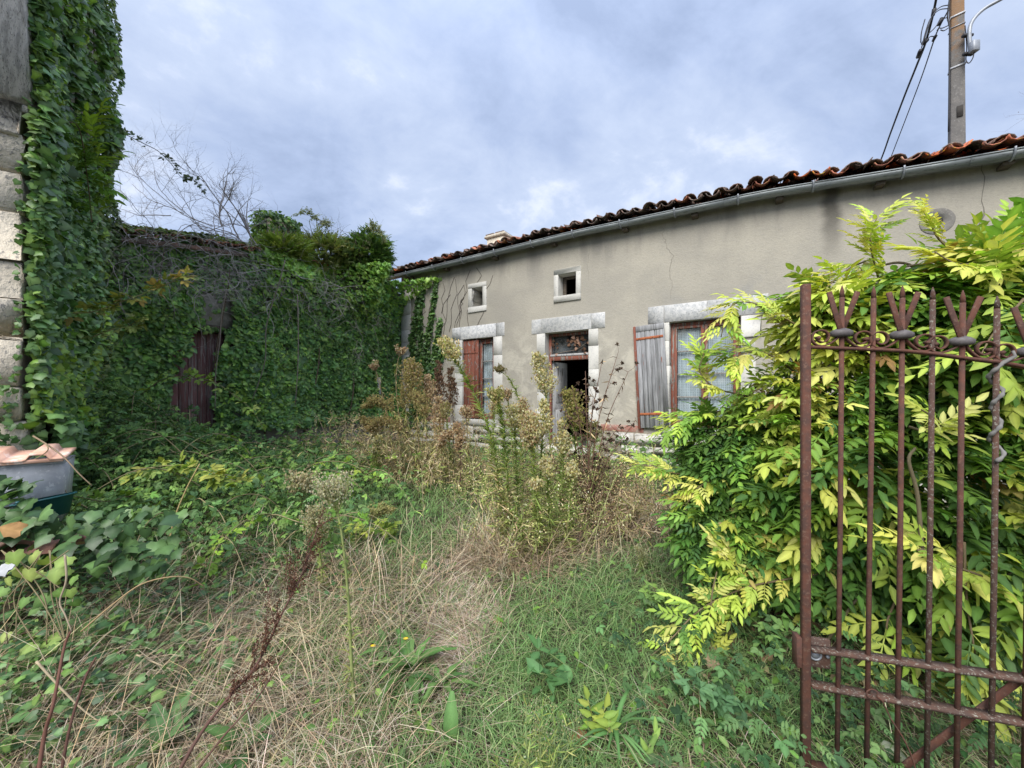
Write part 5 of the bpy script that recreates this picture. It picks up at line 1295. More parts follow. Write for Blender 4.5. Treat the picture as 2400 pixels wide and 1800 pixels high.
# ================================================================ WISTERIA behind the gate
wist = root('wisteria', 'sprawling wisteria with yellowing pinnate leaves filling the space behind the gate', 'wisteria', tuple(G(2100, 1500)))
YEL = [(.54, .58, .12), (.60, .60, .18), (.46, .55, .09), (.42, .53, .08), (.58, .58, .15)]
LG = [(.27, .42, .065), (.36, .49, .08), (.21, .36, .06)]
GRN = [(.105, .22, .045), (.14, .28, .055), (.18, .34, .062), (.085, .175, .055)]
wP, wR, wS, wC, wT = [], [], [], [], []
def wist_blob(x, y, Z, rx, ry, d, n, yel, lime, size=(.17, .36), seed=0, front=.55):
    n = int(n * (2.4 if x < 1900 else 1.4))
    rg = np.random.default_rng(seed + 100); c = P(x, y, Z); r = np.array((rx * Z / F0, d, ry * Z / F0))
    dr = rand_unit(n * 2, rg); dr = dr[(dr[:, 1] < .45) | (rg.random(n * 2) > front)][:n]; n = len(dr)
    k = .62 + .42 * rg.random(n) ** .6; k *= .80 + .42 * vnoise(dr * 2.0 + c, 1.0, seed)
    Pp = c + dr * r * k[:, None]; Pp[:, 2] = np.maximum(Pp[:, 2], .12)
    ax = dr * np.array((1.0, .8, .35)) + np.array((-.15, -.25, -.12)) + rand_unit(n, rg) * .55; nr = dr * .26 + np.array((0, -.20, 1.15)) + rand_unit(n, rg) * .55
    u = np.clip(.5 + 1.9 * (vnoise(Pp, 3.2, 77) - .5) + .22 * rg.normal(0, 1, n), 0, 1); outer = np.clip((k - .75) * 3, 0, 1); py = yel * (.45 + .75 * outer) * (.6 + .5 * (dr[:, 2] > 0)); pl = lime
    cy, cl_, cg = palette(n, YEL, var=.14, rg=rg), palette(n, LG, rg=rg), palette(n, GRN, rg=rg)
    col = np.where((u < py)[:, None], cy, np.where((u < py + pl)[:, None], cl_, cg))
    hi_ = (Pp[:, 2] > 2.35) & (u >= py + pl); col[hi_] = cl_[hi_]
    dd_ = rg.random(n) < .03; col[dd_] = palette(dd_.sum(), [(.40, .27, .10), (.34, .20, .08), (.48, .38, .14)], rg=rg)
    # leaflets yellow in patches: neighbours alike
    wP.append(Pp); wR.append(frames(ax, nr)); wS.append(rg.uniform(*size, n) * (.64 if x < 1900 else .90)); wC.append(col); wT.append(np.where(u < py * .55, 3, 0) + rg.integers(0, 3, n))
BL = [(2120, 1160, 2.55, 300, 215, .42, 460, .03, .34), (1850, 1120, 2.85, 190, 170, .4, 430, .12, .36), (2300, 800, 2.45, 170, 190, .4, 300, .20, .50), (2070, 870, 2.75, 190, 130, .4, 400, .34, .46), (1690, 1240, 2.8, 80, 75, .26, 140, .02, .15), (1705, 1050, 3.0, 90, 75, .28, 150, .18, .45), (2190, 700, 2.6, 160, 45, .26, 140, .70, .26), (1880, 960, 2.8, 125, 95, .35, 210, .22, .50), (2290, 1330, 2.25, 150, 110, .28, 120, .04, .50), (2010, 760, 2.7, 75, 50, .22, 80, .65, .3), (2350, 620, 2.5, 70, 70, .22, 90, .3, .6), (1960, 1290, 2.7, 200, 100, .3, 220, .02, .16), (2450, 1000, 2.3, 150, 330, .4, 240, .04, .35), (2280, 680, 2.55, 100, 45, .26, 120, .35, .6), (2440, 610, 2.6, 50, 50, .25, 80, .1, .85), (2010, 690, 2.65, 80, 40, .22, 80, .7, .3), (1945, 760, 2.7, 60, 40, .2, 60, .6, .35)]
for i, b_ in enumerate(BL): wist_blob(*b_, seed=i)
def wist_cane(pts, n, yel, lime, size=(.20, .30), seed=0, r=.007, col=(.17, .13, .075)):
    rg = np.random.default_rng(seed + 900); w_ = smooth_pts([P(*q) for q in pts], 6); obj('stem', MB().tube(w_, np.linspace(r, r * .5, len(w_)), 5, col=col), M['stemmat'], wist)
    t = np.sort(rg.uniform(.12, 1, n)) * (len(w_) - 1.001); i = t.astype(int); f = (t - i)[:, None]; Pp = w_[i] * (1 - f) + w_[i + 1] * f; tg = unit(w_[i + 1] - w_[i])
    sd = np.where(np.arange(n) % 2, 1, -1)[:, None]; lat = unit(np.cross(tg, np.array((0, -.5, 1.0))))
    ax = tg * .75 + lat * sd * .75 + np.array((0, -.15, .15)) + rand_unit(n, rg) * .3; nr = np.array((0, -.45, .85)) + rand_unit(n, rg) * .35
    u = rg.random(n); col_ = np.where((u < yel)[:, None], palette(n, YEL, var=.12, rg=rg), np.where((u < yel + lime)[:, None], palette(n, LG, rg=rg), palette(n, GRN, rg=rg)))
    wP.append(Pp); wR.append(frames(ax, nr)); wS.append(rg.uniform(*size, n)); wC.append(col_); wT.append(np.where(rg.random(n) < .6, 3, 0) + rg.integers(0, 3, n))
CA = [([(1880, 770, 2.6), (1830, 740, 2.6), (1780, 715, 2.6), (1735, 708, 2.6), (1705, 730, 2.6), (1690, 790, 2.6)], 34, .85, .15, (.11, .17)), ([(2080, 720, 2.6), (2050, 620, 2.55), (2040, 560, 2.5), (2055, 510, 2.5)], 28, .85, .15, (.12, .18)), ([(2060, 600, 2.7), (1990, 630, 2.65), (1930, 680, 2.6), (1905, 700, 2.6)], 26, .8, .2, (.13, .2)), ([(2250, 600, 2.4), (2200, 560, 2.4), (2180, 520, 2.4), (2160, 490, 2.4)], 14, .95, .05, (.12, .18)),
      ([(1850, 1020, 2.9), (1700, 1080, 2.9), (1600, 1110, 2.9), (1550, 1098, 2.9), (1488, 1088, 2.9)], 34, .85, .15, (.11, .17)), ([(1760, 1180, 2.8), (1690, 1130, 2.75), (1640, 1140, 2.7), (1610, 1180, 2.7)], 26, .8, .15, (.12, .18)), ([(1950, 1340, 2.45), (1830, 1360, 2.4), (1740, 1380, 2.35), (1640, 1430, 2.3), (1570, 1500, 2.25), (1490, 1566, 2.2)], 40, .55, .35, (.11, .18)), ([(1668, 1580, 2.3), (1664, 1500, 2.3), (1668, 1400, 2.3), (1680, 1340, 2.32)], 18, .8, .2, (.10, .15)), ([(1760, 1400, 2.4), (1720, 1330, 2.4), (1690, 1300, 2.4)], 16, .9, .1, (.12, .18)),
      ([(1760, 930, 2.8), (1680, 910, 2.8), (1640, 870, 2.8), (1650, 830, 2.8)], 20, .7, .3, (.13, .19)), ([(1900, 900, 2.75), (1800, 830, 2.7), (1740, 830, 2.7), (1700, 860, 2.7)], 28, .75, .25, (.13, .2)), ([(2420, 560, 2.2), (2330, 600, 2.2), (2250, 620, 2.2), (2190, 590, 2.2)], 10, .8, .2, (.22, .32)), ([(1720, 960, 2.9), (1620, 975, 2.9), (1560, 1010, 2.95)], 24, .35, .5, (.12, .18)), ([(2130, 1000, 1.95), (2170, 1010, 1.9), (2200, 990, 1.85), (2160, 960, 1.8)], 12, .95, .05, (.14, .2)), ([(2300, 1350, 1.95), (2220, 1320, 1.85), (2170, 1290, 1.8), (2150, 1290, 1.78)], 8, .7, .3, (.16, .2)), ([(1990, 1060, 2.4), (1930, 1090, 2.3), (1900, 1130, 2.25)], 9, .8, .2, (.18, .24)),
      ([(2260, 1270, 2.0), (2265, 1400, 1.95), (2280, 1500, 1.9), (2290, 1560, 1.9)], 10, .15, .6, (.24, .3)), ([(2100, 1400, 2.2), (2080, 1480, 2.15), (2160, 1520, 2.1)], 8, .1, .7, (.24, .3)), ([(2400, 700, 2.0), (2330, 780, 1.95), (2300, 830, 1.9)], 7, .3, .6, (.26, .34))]
for i, c_ in enumerate(CA): wist_cane(*c_, seed=i)
for i, pts in enumerate(([(2450, 560, 2.5), (2350, 600, 2.5), (2240, 640, 2.5), (2150, 620, 2.5), (2060, 650, 2.6)], [(2250, 760, 2.5), (2200, 690, 2.5), (2130, 620, 2.55), (2050, 630, 2.6), (1960, 700, 2.65), (1880, 790, 2.7), (1820, 850, 2.7)], [(2120, 660, 2.4), (2000, 800, 2.45), (1900, 900, 2.5)], [(2150, 1560, 2.2), (2250, 1440, 2.1), (2420, 1300, 2.0)], [(1940, 1500, 2.3), (2010, 1400, 2.3), (2080, 1300, 2.35)], [(2160, 1290, 1.9), (2150, 1160, 1.88), (2130, 1080, 1.88), (2145, 1050, 1.9)], [(1700, 1330, 2.75), (1770, 1270, 2.7), (1860, 1220, 2.65), (1960, 1200, 2.6)], [(1620, 1300, 2.8), (1660, 1130, 2.8), (1740, 1050, 2.8), (1800, 1000, 2.8)])):
    w_ = smooth_pts([P(*q) for q in pts], 6); obj('stem', MB().tube(w_, np.linspace(.010, .006, len(w_)), 5, col=(.20, .165, .10) if i in (3, 4, 5) else (.11, .09, .06)), M['stemmat'], wist)
for i, (x, y, Z) in enumerate(((2150, 1560, 2.6), (2330, 1600, 2.5), (1900, 1500, 2.9))):
    b_ = P(x, y, Z); b_[2] = -.05; tp = P(x - 60 + 70 * i, 900, Z + .1); q = smooth_pts([b_, b_ + (tp - b_) * .35 + (.08, .03, 0), b_ + (tp - b_) * .7 + (-.06, 0, 0), tp], 5)
    obj('trunk', MB().tube(q, np.linspace(.035, .015, len(q)), 8), M['bark'], wist)
wP, wR, wS, wC, wT = map(np.concatenate, (wP, wR, wS, wC, wT))
d = np.linalg.norm(wP - np.array((0, 0, EYE)), axis=1); fr = (wP[:, 1] / np.maximum(1, 1) ); order = np.argsort(-(wS / d)); big = order[:300]; restm = np.ones(len(wP), bool); restm[big] = False
TT = COMP + COMP_YOUNG
L = Leaves()
for i, t in enumerate(TT):
    q = (wT == i) & restm; L.add(t, wP[q], wR[q], wS[q], wC[q]); q = big[wT[big] == i]
    if len(q): leaf_parts('leaf', t, wP[q], wR[q], wS[q], wC[q], M['leaf_soft'], wist, 5)
obj('foliage', L.mesh('foliage'), M['leaf_soft'], wist)['kind'] = 'stuff'
# five-leaved creeper on the wall by the roof's east end
cr_ = root('virginia_creeper', 'light green creeper climbing the wall below the red roof tiles', 'creeper', tuple(hw(2.6, -.1, 2.0))); L = Leaves(); n = 700
x = RNG.uniform(2.3, 3.6, n); z = RNG.uniform(2.4, 4.25, n); ok = x > 2.75 - .45 * (z < 3.3) + .25 * np.sin(5 * z); x, z = x[ok], z[ok]; n = len(x); Pp = np.array([hw(a, -.05 - .3 * RNG.random(), b_) for a, b_ in zip(x, z)])
L.add(TRI, Pp, cast_out(unit(np.tile(hw(0, -1, 0) - hw(0, 0, 0), (n, 1)) + rand_unit(n) * .3), n, .6), RNG.uniform(.10, .18, n), palette(n, LG + MID[1:]))
obj('foliage', L.mesh('foliage'), M['leaf_soft'], cr_)['kind'] = 'stuff'
mb = MB()
for k in range(5): mb.tube(smooth_pts([hw(3.0 + .1 * k + .1 * math.sin(z_ * 2 + k), -.03, z_) for z_ in np.linspace(.2, 3.9, 8)], 3), .008, 4)
obj('stem', mb, M['bark'], cr_)
# dry weed sprouting on the tiles
q0 = hw(2.95, -.1, 4.62); r_ = root('roof_weed', 'small dry weed sprouting from the roof tiles against the sky', 'weed', tuple(q0)); mb = MB(); rg = np.random.default_rng(5)
for k in range(3): branchy(mb, q0, np.array((-.25 + .25 * k, 0, 1.0)), .42, .005, 2, rg, .3, 0, (.17, .14, .15))
obj('stem', mb, M['twig'], r_); n = 90; L = Leaves().add(TUFT, q0 + np.stack([rg.normal(0, .09, n), rg.normal(0, .06, n), rg.uniform(.12, .5, n)], 1), frames(rand_unit(n), rand_unit(n)), rg.uniform(.012, .022, n), palette(n, [(.22, .18, .17)])); obj('seed_head', L.mesh('seed_head'), M['fluff'], r_)['kind'] = 'stuff'

# ================================================================ TALL WEEDS
CREAM = [(.74, .68, .38), (.66, .57, .30), (.78, .74, .50), (.60, .56, .24)]
TAN = [(.60, .44, .27), (.68, .54, .35), (.50, .36, .21), (.72, .62, .44)]
BROWN = [(.13, .085, .055), (.18, .115, .075), (.10, .07, .05), (.22, .16, .11)]
LEAFG = [(.28, .38, .10), (.35, .44, .12), (.22, .31, .08), (.42, .46, .15)]
LEAFD = [(.48, .42, .21), (.40, .34, .16), (.54, .48, .28), (.36, .36, .12)]
LEAFK = 1.3
def weed(label, px, kind='green', lean_l=1.0, leafn=170, ll=.13, t0=.06, t1=.80, headn=34, hl=.20, h0=.70, dens=1.0, seed=0, extra=0, name='tall_weed', group=None, hcol=None, lcol=None, fl=.026):
    """px: stem from base to tip as (x, y, Z)"""
    leafn = int(leafn * LEAFK); headn = int(headn * 1.35); rg = np.random.default_rng(seed + 77); w_ = smooth_pts([P(*q) for q in px], 6); w_[0][2] = min(w_[0][2], float(ground_z(w_[0][0], w_[0][1])) - .01)
    r_ = root(name, label, 'weed', tuple(w_[0]), group=group)
    stem_c = {'green': (.24, .28, .10), 'dry': (.27, .20, .12), 'brown': (.12, .075, .055)}[kind]
    mb = MB().tube(w_, np.linspace(.0095, .0035, len(w_)), 5, col=stem_c); L = Leaves(); H = Leaves()
    lcol = lcol or {'green': LEAFG, 'dry': LEAFD, 'brown': BROWN}[kind]; hcol = hcol or {'green': CREAM, 'dry': TAN, 'brown': BROWN}[kind]
    t = rg.uniform(t0, t1, leafn) * (len(w_) - 1.001); i = t.astype(int); f = (t - i)[:, None]; Pp = w_[i] * (1 - f) + w_[i + 1] * f; tg = unit(w_[i + 1] - w_[i])
    az = rg.uniform(0, 2 * math.pi, leafn); side = np.stack([np.cos(az), np.sin(az), 0 * az], 1); up = .55 if kind == 'green' else (-.1)
    ax = tg * up + side * .9 + rand_unit(leafn, rg) * .25; nr = tg + side * -.2 + rand_unit(leafn, rg) * .3; fr = np.clip(1.15 - t / len(w_) * .7, .4, 1)
    cc = palette(leafn, lcol, rg=rg); low = (t / len(w_) < .28) & (rg.random(leafn) < .6); cc[low] = palette(low.sum(), LEAFD, rg=rg)
    L.add(T_linear(.075, -.25 if kind == 'green' else -.5), Pp, frames(ax, nr), ll * fr * rg.uniform(.6, 1.15, leafn), cc)
    tb = np.sort(rg.uniform(h0, 1.0, headn))
    for q in tb:
        k = min(int(q * (len(w_) - 1)), len(w_) - 2); p0 = w_[k] + (w_[k + 1] - w_[k]) * (q * (len(w_) - 1) - k); tgk = unit(w_[k + 1] - w_[k]); a = rg.uniform(0, 2 * math.pi)
        d = unit(tgk * .85 + np.array((math.cos(a), math.sin(a), 0)) * .62); ln = hl * (1.1 - .75 * (q - h0) / (1 - h0 + 1e-6)) * rg.uniform(.6, 1.2); p1 = p0 + d * ln * .6; p2 = p1 + unit(d + tgk * .5 + rand_unit(1, rg)[0] * .25) * ln * .4
        mb.tube([p0, p1, p2], [.002, .0015, .001], 3, False, col=stem_c)
        nf = int(11 * dens * (.6 + ln / hl)); u = rg.uniform(.35, 1.05, nf)[:, None]; Q = np.where(u < .6, p0 + (p1 - p0) * (u / .6), p1 + (p2 - p1) * ((u - .6) / .4)) + rg.normal(0, ln * .085 + .004, (nf, 3))
        H.add(TUFT, Q, frames(rand_unit(nf, rg) * .7 + tgk, rand_unit(nf, rg)), rg.uniform(.7, 1.3, nf) * fl, palette(nf, hcol, var=.15, rg=rg))
    for k in range(extra):
        b_ = w_[0] + np.array((rg.normal(0, .06), rg.normal(0, .06), 0)); branchy(mb, b_, unit(w_[len(w_) // 2] - w_[0]) + rand_unit(1, rg)[0] * .3, np.linalg.norm(w_[-1] - w_[0]) * rg.uniform(.4, .8), .004, 1, rg, .2, 0, stem_c)
    obj('stem', mb, M['stemmat'], r_)
    if leafn: obj('foliage', L.mesh('foliage'), M['leaf_weed'], r_)['kind'] = 'stuff'
    if headn: obj('flower_head', H.mesh('flower_head'), M['fluff'], r_)['kind'] = 'stuff'
    return r_
GRP = 'tall weeds gone to seed before the house'
W = [
 ('tallest green weed in the middle, its yellow plume bent over against the red shutter', [(1178, 1300, 3.6), (1172, 1170, 3.6), (1156, 1050, 3.6), (1130, 965, 3.6), (1096, 892, 3.6), (1062, 835, 3.6), (1040, 805, 3.6)], dict(kind='green', leafn=330, ll=.15, headn=44, hl=.17, h0=.74, hcol=CREAM + [(.45, .46, .13)])),
 ('upright bright green leafy weed just beside the bent plume', [(1200, 1310, 3.55), (1190, 1160, 3.55), (1182, 1030, 3.55), (1172, 960, 3.55), (1165, 930, 3.55)], dict(kind='green', leafn=330, ll=.14, headn=26, hl=.16, h0=.80, hcol=[(.48, .48, .16), (.55, .5, .25)])),
 ('weed with a broad rounded tan head low before the wall between window and door', [(1250, 1310, 3.7), (1250, 1200, 3.7), (1252, 1100, 3.7), (1248, 1040, 3.7), (1246, 985, 3.7)], dict(kind='green', leafn=200, headn=70, hl=.20, h0=.62, hcol=CREAM + TAN[:2], dens=1.2)),
 ('weed with a tall cream plume standing against the door jamb', [(1300, 1150, 5.3), (1290, 1050, 5.3), (1284, 960, 5.3), (1276, 900, 5.3), (1262, 840, 5.3)], dict(kind='green', leafn=130, headn=56, hl=.30, h0=.58, hcol=CREAM, fl=.032)),
 ('weed leaning away from the door with a small dark seed head', [(1262, 1160, 5.2), (1240, 1000, 5.2), (1215, 930, 5.2), (1195, 890, 5.2), (1172, 868, 5.2)], dict(kind='green', leafn=200, headn=16, hl=.15, h0=.86, hcol=[(.30, .27, .12), (.36, .30, .16)])),
 ('weed with a brownish double head under the small plank window', [(1205, 1160, 5.4), (1200, 1040, 5.4), (1193, 960, 5.4), (1190, 925, 5.4)], dict(kind='green', leafn=110, headn=26, hl=.17, h0=.78, hcol=TAN)),
 ('bushy yellow-green weed in front of the dark doorway', [(1345, 1200, 4.7), (1350, 1100, 4.7), (1348, 1020, 4.7), (1345, 960, 4.7), (1335, 928, 4.7)], dict(kind='green', leafn=240, headn=64, hl=.26, h0=.50, hcol=[(.42, .40, .13), (.36, .36, .12), (.5, .42, .2)], fl=.028)),
 ('low leafy weed at the door sill with pale tufts', [(1385, 1190, 4.9), (1390, 1110, 4.9), (1392, 1040, 4.9), (1390, 1000, 4.9)], dict(kind='green', leafn=150, headn=34, hl=.2, h0=.6, hcol=[(.40, .36, .18), (.34, .32, .13)])),
 ('straight green weed in the middle clump carrying tiny whitish buds', [(1290, 1330, 3.5), (1288, 1230, 3.5), (1285, 1140, 3.5), (1278, 1080, 3.5)], dict(kind='green', leafn=220, headn=26, hl=.12, h0=.7, hcol=CREAM)),
 ('slender green weed at the open side of the middle clump', [(1330, 1330, 3.6), (1332, 1240, 3.6), (1338, 1150, 3.6), (1342, 1090, 3.6)], dict(kind='green', leafn=200, headn=18, hl=.1, h0=.75, hcol=CREAM)),
 ('yellowish weed stalk in the middle clump with narrow upright leaves', [(1262, 1330, 3.4), (1262, 1250, 3.4), (1258, 1180, 3.4), (1256, 1130, 3.4)], dict(kind='green', leafn=230, ll=.12, headn=14, hl=.09, h0=.8, hcol=CREAM, lcol=LEAFG[1:] + [(.3, .31, .1)])),
 ('short green weed stalk at the foot of the bent plume', [(1225, 1340, 3.4), (1222, 1260, 3.4), (1224, 1190, 3.4)], dict(kind='green', leafn=170, ll=.12, headn=0)),
 ('weed with two salmon tan heads beside the pale stake', [(925, 1110, 6.3), (935, 1000, 6.3), (928, 900, 6.3), (932, 850, 6.3), (938, 828, 6.3)], dict(kind='dry', leafn=60, headn=24, hl=.15, h0=.88, fl=.032)),
 ('weed with a forked tan head nearest the ivy corner', [(915, 1120, 6.2), (912, 1000, 6.2), (895, 920, 6.2), (884, 880, 6.2), (880, 868, 6.2)], dict(kind='dry', leafn=60, headn=20, hl=.15, h0=.9, fl=.032)),
 ('broad golden weed plume standing at the pale stake', [(985, 1130, 5.9), (980, 1020, 5.9), (975, 940, 5.9), (968, 880, 5.9), (962, 858, 5.9)], dict(kind='dry', leafn=150, headn=60, hl=.30, h0=.52, hcol=[(.46, .37, .17), (.40, .36, .13), (.5, .42, .24)], fl=.032, lcol=[(.3, .3, .1), (.36, .32, .13)])),
 ('golden weed plume arching towards the ivy wall', [(980, 1140, 5.8), (960, 1040, 5.8), (925, 970, 5.8), (890, 945, 5.8), (862, 950, 5.8)], dict(kind='dry', leafn=130, headn=52, hl=.24, h0=.5, hcol=[(.44, .37, .17), (.36, .32, .13)], fl=.030, lcol=[(.3, .3, .1), (.36, .32, .13)])),
 ('second golden plume arching lower over the dry clump', [(1000, 1150, 5.7), (975, 1070, 5.7), (935, 1010, 5.7), (900, 990, 5.7), (868, 1000, 5.7)], dict(kind='dry', leafn=130, headn=52, hl=.22, h0=.45, hcol=[(.42, .33, .16), (.34, .29, .12)], fl=.030)),
 ('dark brown seeded stalk standing before the red shutter', [(1045, 1120, 6.0), (1040, 1000, 6.0), (1032, 920, 6.0), (1026, 850, 6.0)], dict(kind='brown', leafn=130, ll=.09, headn=40, hl=.16, h0=.5, hcol=[(.20, .13, .085), (.27, .18, .12)], fl=.03)),
 ('dark brown seeded stalk close to the window jamb', [(1062, 1120, 5.9), (1062, 1000, 5.9), (1060, 930, 5.9), (1056, 868, 5.9)], dict(kind='brown', leafn=130, ll=.09, headn=40, hl=.15, h0=.5, hcol=[(.20, .13, .085), (.25, .17, .11)], fl=.03)),
 ('tan feathery weed between ivy fan and red shutter', [(1020, 1130, 6.0), (1018, 1020, 6.0), (1010, 940, 6.0), (1004, 890, 6.0)], dict(kind='dry', leafn=120, headn=46, hl=.22, h0=.55, fl=.03)),
 ('weed with small yellow-green tip below the shutter strap', [(1060, 1140, 5.6), (1055, 1060, 5.6), (1048, 990, 5.6), (1044, 950, 5.6)], dict(kind='green', leafn=140, headn=26, hl=.16, h0=.7, hcol=[(.46, .44, .18), (.5, .42, .24)])),
 ('tan tufted weed below the small plank window sill', [(1100, 1150, 5.5), (1098, 1060, 5.5), (1094, 990, 5.5), (1092, 965, 5.5)], dict(kind='dry', leafn=120, headn=36, hl=.2, h0=.6)),
 ('green weed stalk rising to the window with a hazy tan head', [(1150, 1170, 5.2), (1152, 1070, 5.2), (1158, 990, 5.2), (1160, 940, 5.2)], dict(kind='green', leafn=150, headn=30, hl=.18, h0=.7, hcol=TAN + CREAM)),
 ('brown drooping seeded weed at the edge of the dry clump', [(1075, 1160, 5.2), (1080, 1090, 5.2), (1078, 1030, 5.2), (1070, 1000, 5.2)], dict(kind='brown', leafn=140, ll=.08, headn=44, hl=.18, h0=.4, hcol=TAN[:3], fl=.027)),
 ('pale flowered weed standing alone before the dry clump', [(885, 1140, 5.5), (880, 1090, 5.5), (884, 1050, 5.5), (888, 1030, 5.5)], dict(kind='green', leafn=130, ll=.10, headn=34, hl=.15, h0=.4, hcol=[(.55, .54, .34), (.5, .47, .2)])),
 ('slender pale-headed weed in the mown strip with whole stem visible', [(832, 1690, 1.85), (824, 1560, 1.87), (816, 1400, 1.9), (802, 1260, 1.93), (788, 1190, 1.95), (778, 1150, 1.96)], dict(kind='green', leafn=90, ll=.07, headn=60, hl=.17, h0=.74, hcol=[(.66, .64, .46), (.60, .58, .36)], fl=.012)),
 ('pale fluffy weed leaning behind the dead dock stalk', [(760, 1420, 2.9), (752, 1320, 2.9), (744, 1250, 2.9), (738, 1205, 2.9)], dict(kind='green', leafn=90, ll=.08, headn=56, hl=.20, h0=.5, hcol=[(.64, .61, .42), (.56, .52, .3)], fl=.015)),
 ('small cream-headed weed at the edge of the brambles', [(708, 1270, 4.0), (706, 1200, 4.0), (704, 1150, 4.0), (702, 1135, 4.0)], dict(kind='green', leafn=80, ll=.09, headn=50, hl=.24, h0=.45, hcol=[(.62, .58, .38), (.55, .5, .3)])),
 ('green weed bowing over the mown grass with a yellowish tip', [(830, 1290, 3.6), (850, 1240, 3.6), (880, 1205, 3.6), (912, 1195, 3.6)], dict(kind='green', leafn=80, ll=.07, headn=36, hl=.12, h0=.5, hcol=[(.48, .47, .22), (.42, .42, .18)])),
 ('yellow-budded low weed by the house wall side of the path', [(1440, 1260, 4.2), (1500, 1235, 4.2), (1560, 1215, 4.2), (1600, 1200, 4.2)], dict(kind='green', leafn=160, ll=.07, headn=20, hl=.09, h0=.8, hcol=CREAM, lcol=[(.3, .33, .1), (.25, .3, .09)])),
 ('second reclining green stalk across the dry grass by the wisteria', [(1405, 1208, 4.4), (1460, 1200, 4.4), (1520, 1196, 4.4), (1570, 1192, 4.4)], dict(kind='green', leafn=150, ll=.07, headn=0, lcol=[(.3, .33, .1), (.25, .3, .09)])),
 ('fallen green stalk lying from the middle clump over the grass', [(1130, 1372, 3.05), (1230, 1362, 3.1), (1330, 1370, 3.1), (1440, 1385, 3.1), (1520, 1380, 3.15)], dict(kind='green', leafn=170, ll=.06, headn=16, hl=.1, h0=.8, hcol=CREAM, lcol=[(.22, .3, .1), (.3, .33, .13)])),
 ('tall yellow-green weed rising behind the broad tan head', [(1262, 1290, 3.9), (1266, 1150, 3.9), (1270, 1040, 3.9), (1276, 950, 3.9)], dict(kind='green', leafn=220, headn=36, hl=.18, h0=.68)),
 ('yellow-green weed between bent plume and tan head', [(1212, 1290, 3.8), (1212, 1150, 3.8), (1208, 1040, 3.8), (1200, 960, 3.8)], dict(kind='green', leafn=230, headn=30, hl=.16, h0=.7)),
 ('leafy weed with a pale top right before the doorway', [(1312, 1290, 3.9), (1316, 1180, 3.9), (1318, 1080, 3.9), (1316, 1000, 3.9)], dict(kind='green', leafn=230, headn=34, hl=.16, h0=.66)),
 ('tufted tan weed between window and door, its head against the wall', [(1225, 1170, 5.0), (1222, 1070, 5.0), (1220, 1000, 5.0), (1222, 945, 5.0)], dict(kind='green', leafn=150, headn=40, hl=.22, h0=.6, hcol=TAN + CREAM)),
 ('tall golden weed behind the pale stake', [(955, 1120, 6.4), (952, 1010, 6.4), (950, 940, 6.4), (954, 880, 6.4)], dict(kind='dry', leafn=150, headn=50, hl=.26, h0=.5, hcol=[(.5, .42, .2), (.44, .4, .16)], lcol=[(.36, .36, .13), (.42, .38, .17)])),
 ('golden weed before the ivy fan with a drooping head', [(1005, 1130, 5.8), (1000, 1030, 5.8), (990, 960, 5.8), (980, 930, 5.8)], dict(kind='dry', leafn=150, headn=50, hl=.26, h0=.5, hcol=[(.54, .44, .22), (.46, .42, .18)], lcol=[(.36, .36, .13), (.42, .38, .17)])),
 ('tan weed thick with seed under the red shutter', [(1035, 1140, 5.7), (1034, 1060, 5.7), (1030, 990, 5.7), (1028, 940, 5.7)], dict(kind='dry', leafn=150, headn=50, hl=.24, h0=.5)),
 ('tan weed leaning over the dry clump towards the path', [(1000, 1160, 5.4), (1010, 1090, 5.4), (1030, 1040, 5.4), (1050, 1020, 5.4)], dict(kind='dry', leafn=150, headn=44, hl=.22, h0=.5)),
 ('golden weed low on the ivy side of the dry clump', [(900, 1130, 5.9), (890, 1060, 5.9), (875, 1010, 5.9), (855, 985, 5.9)], dict(kind='dry', leafn=150, headn=50, hl=.24, h0=.45, hcol=[(.5, .42, .2), (.42, .37, .16)], lcol=[(.34, .33, .12), (.4, .36, .16)])),
 ('pale flowering weed beside the wisteria foot', [(1490, 1360, 3.2), (1500, 1330, 3.2), (1505, 1305, 3.2), (1500, 1290, 3.2)], dict(kind='green', leafn=70, ll=.06, headn=40, hl=.10, h0=.3, hcol=[(.55, .55, .36), (.47, .46, .25)], fl=.011)),
]
for i, (lab, px, kw) in enumerate(W): weed(lab, px, seed=i, group=GRP, **kw)
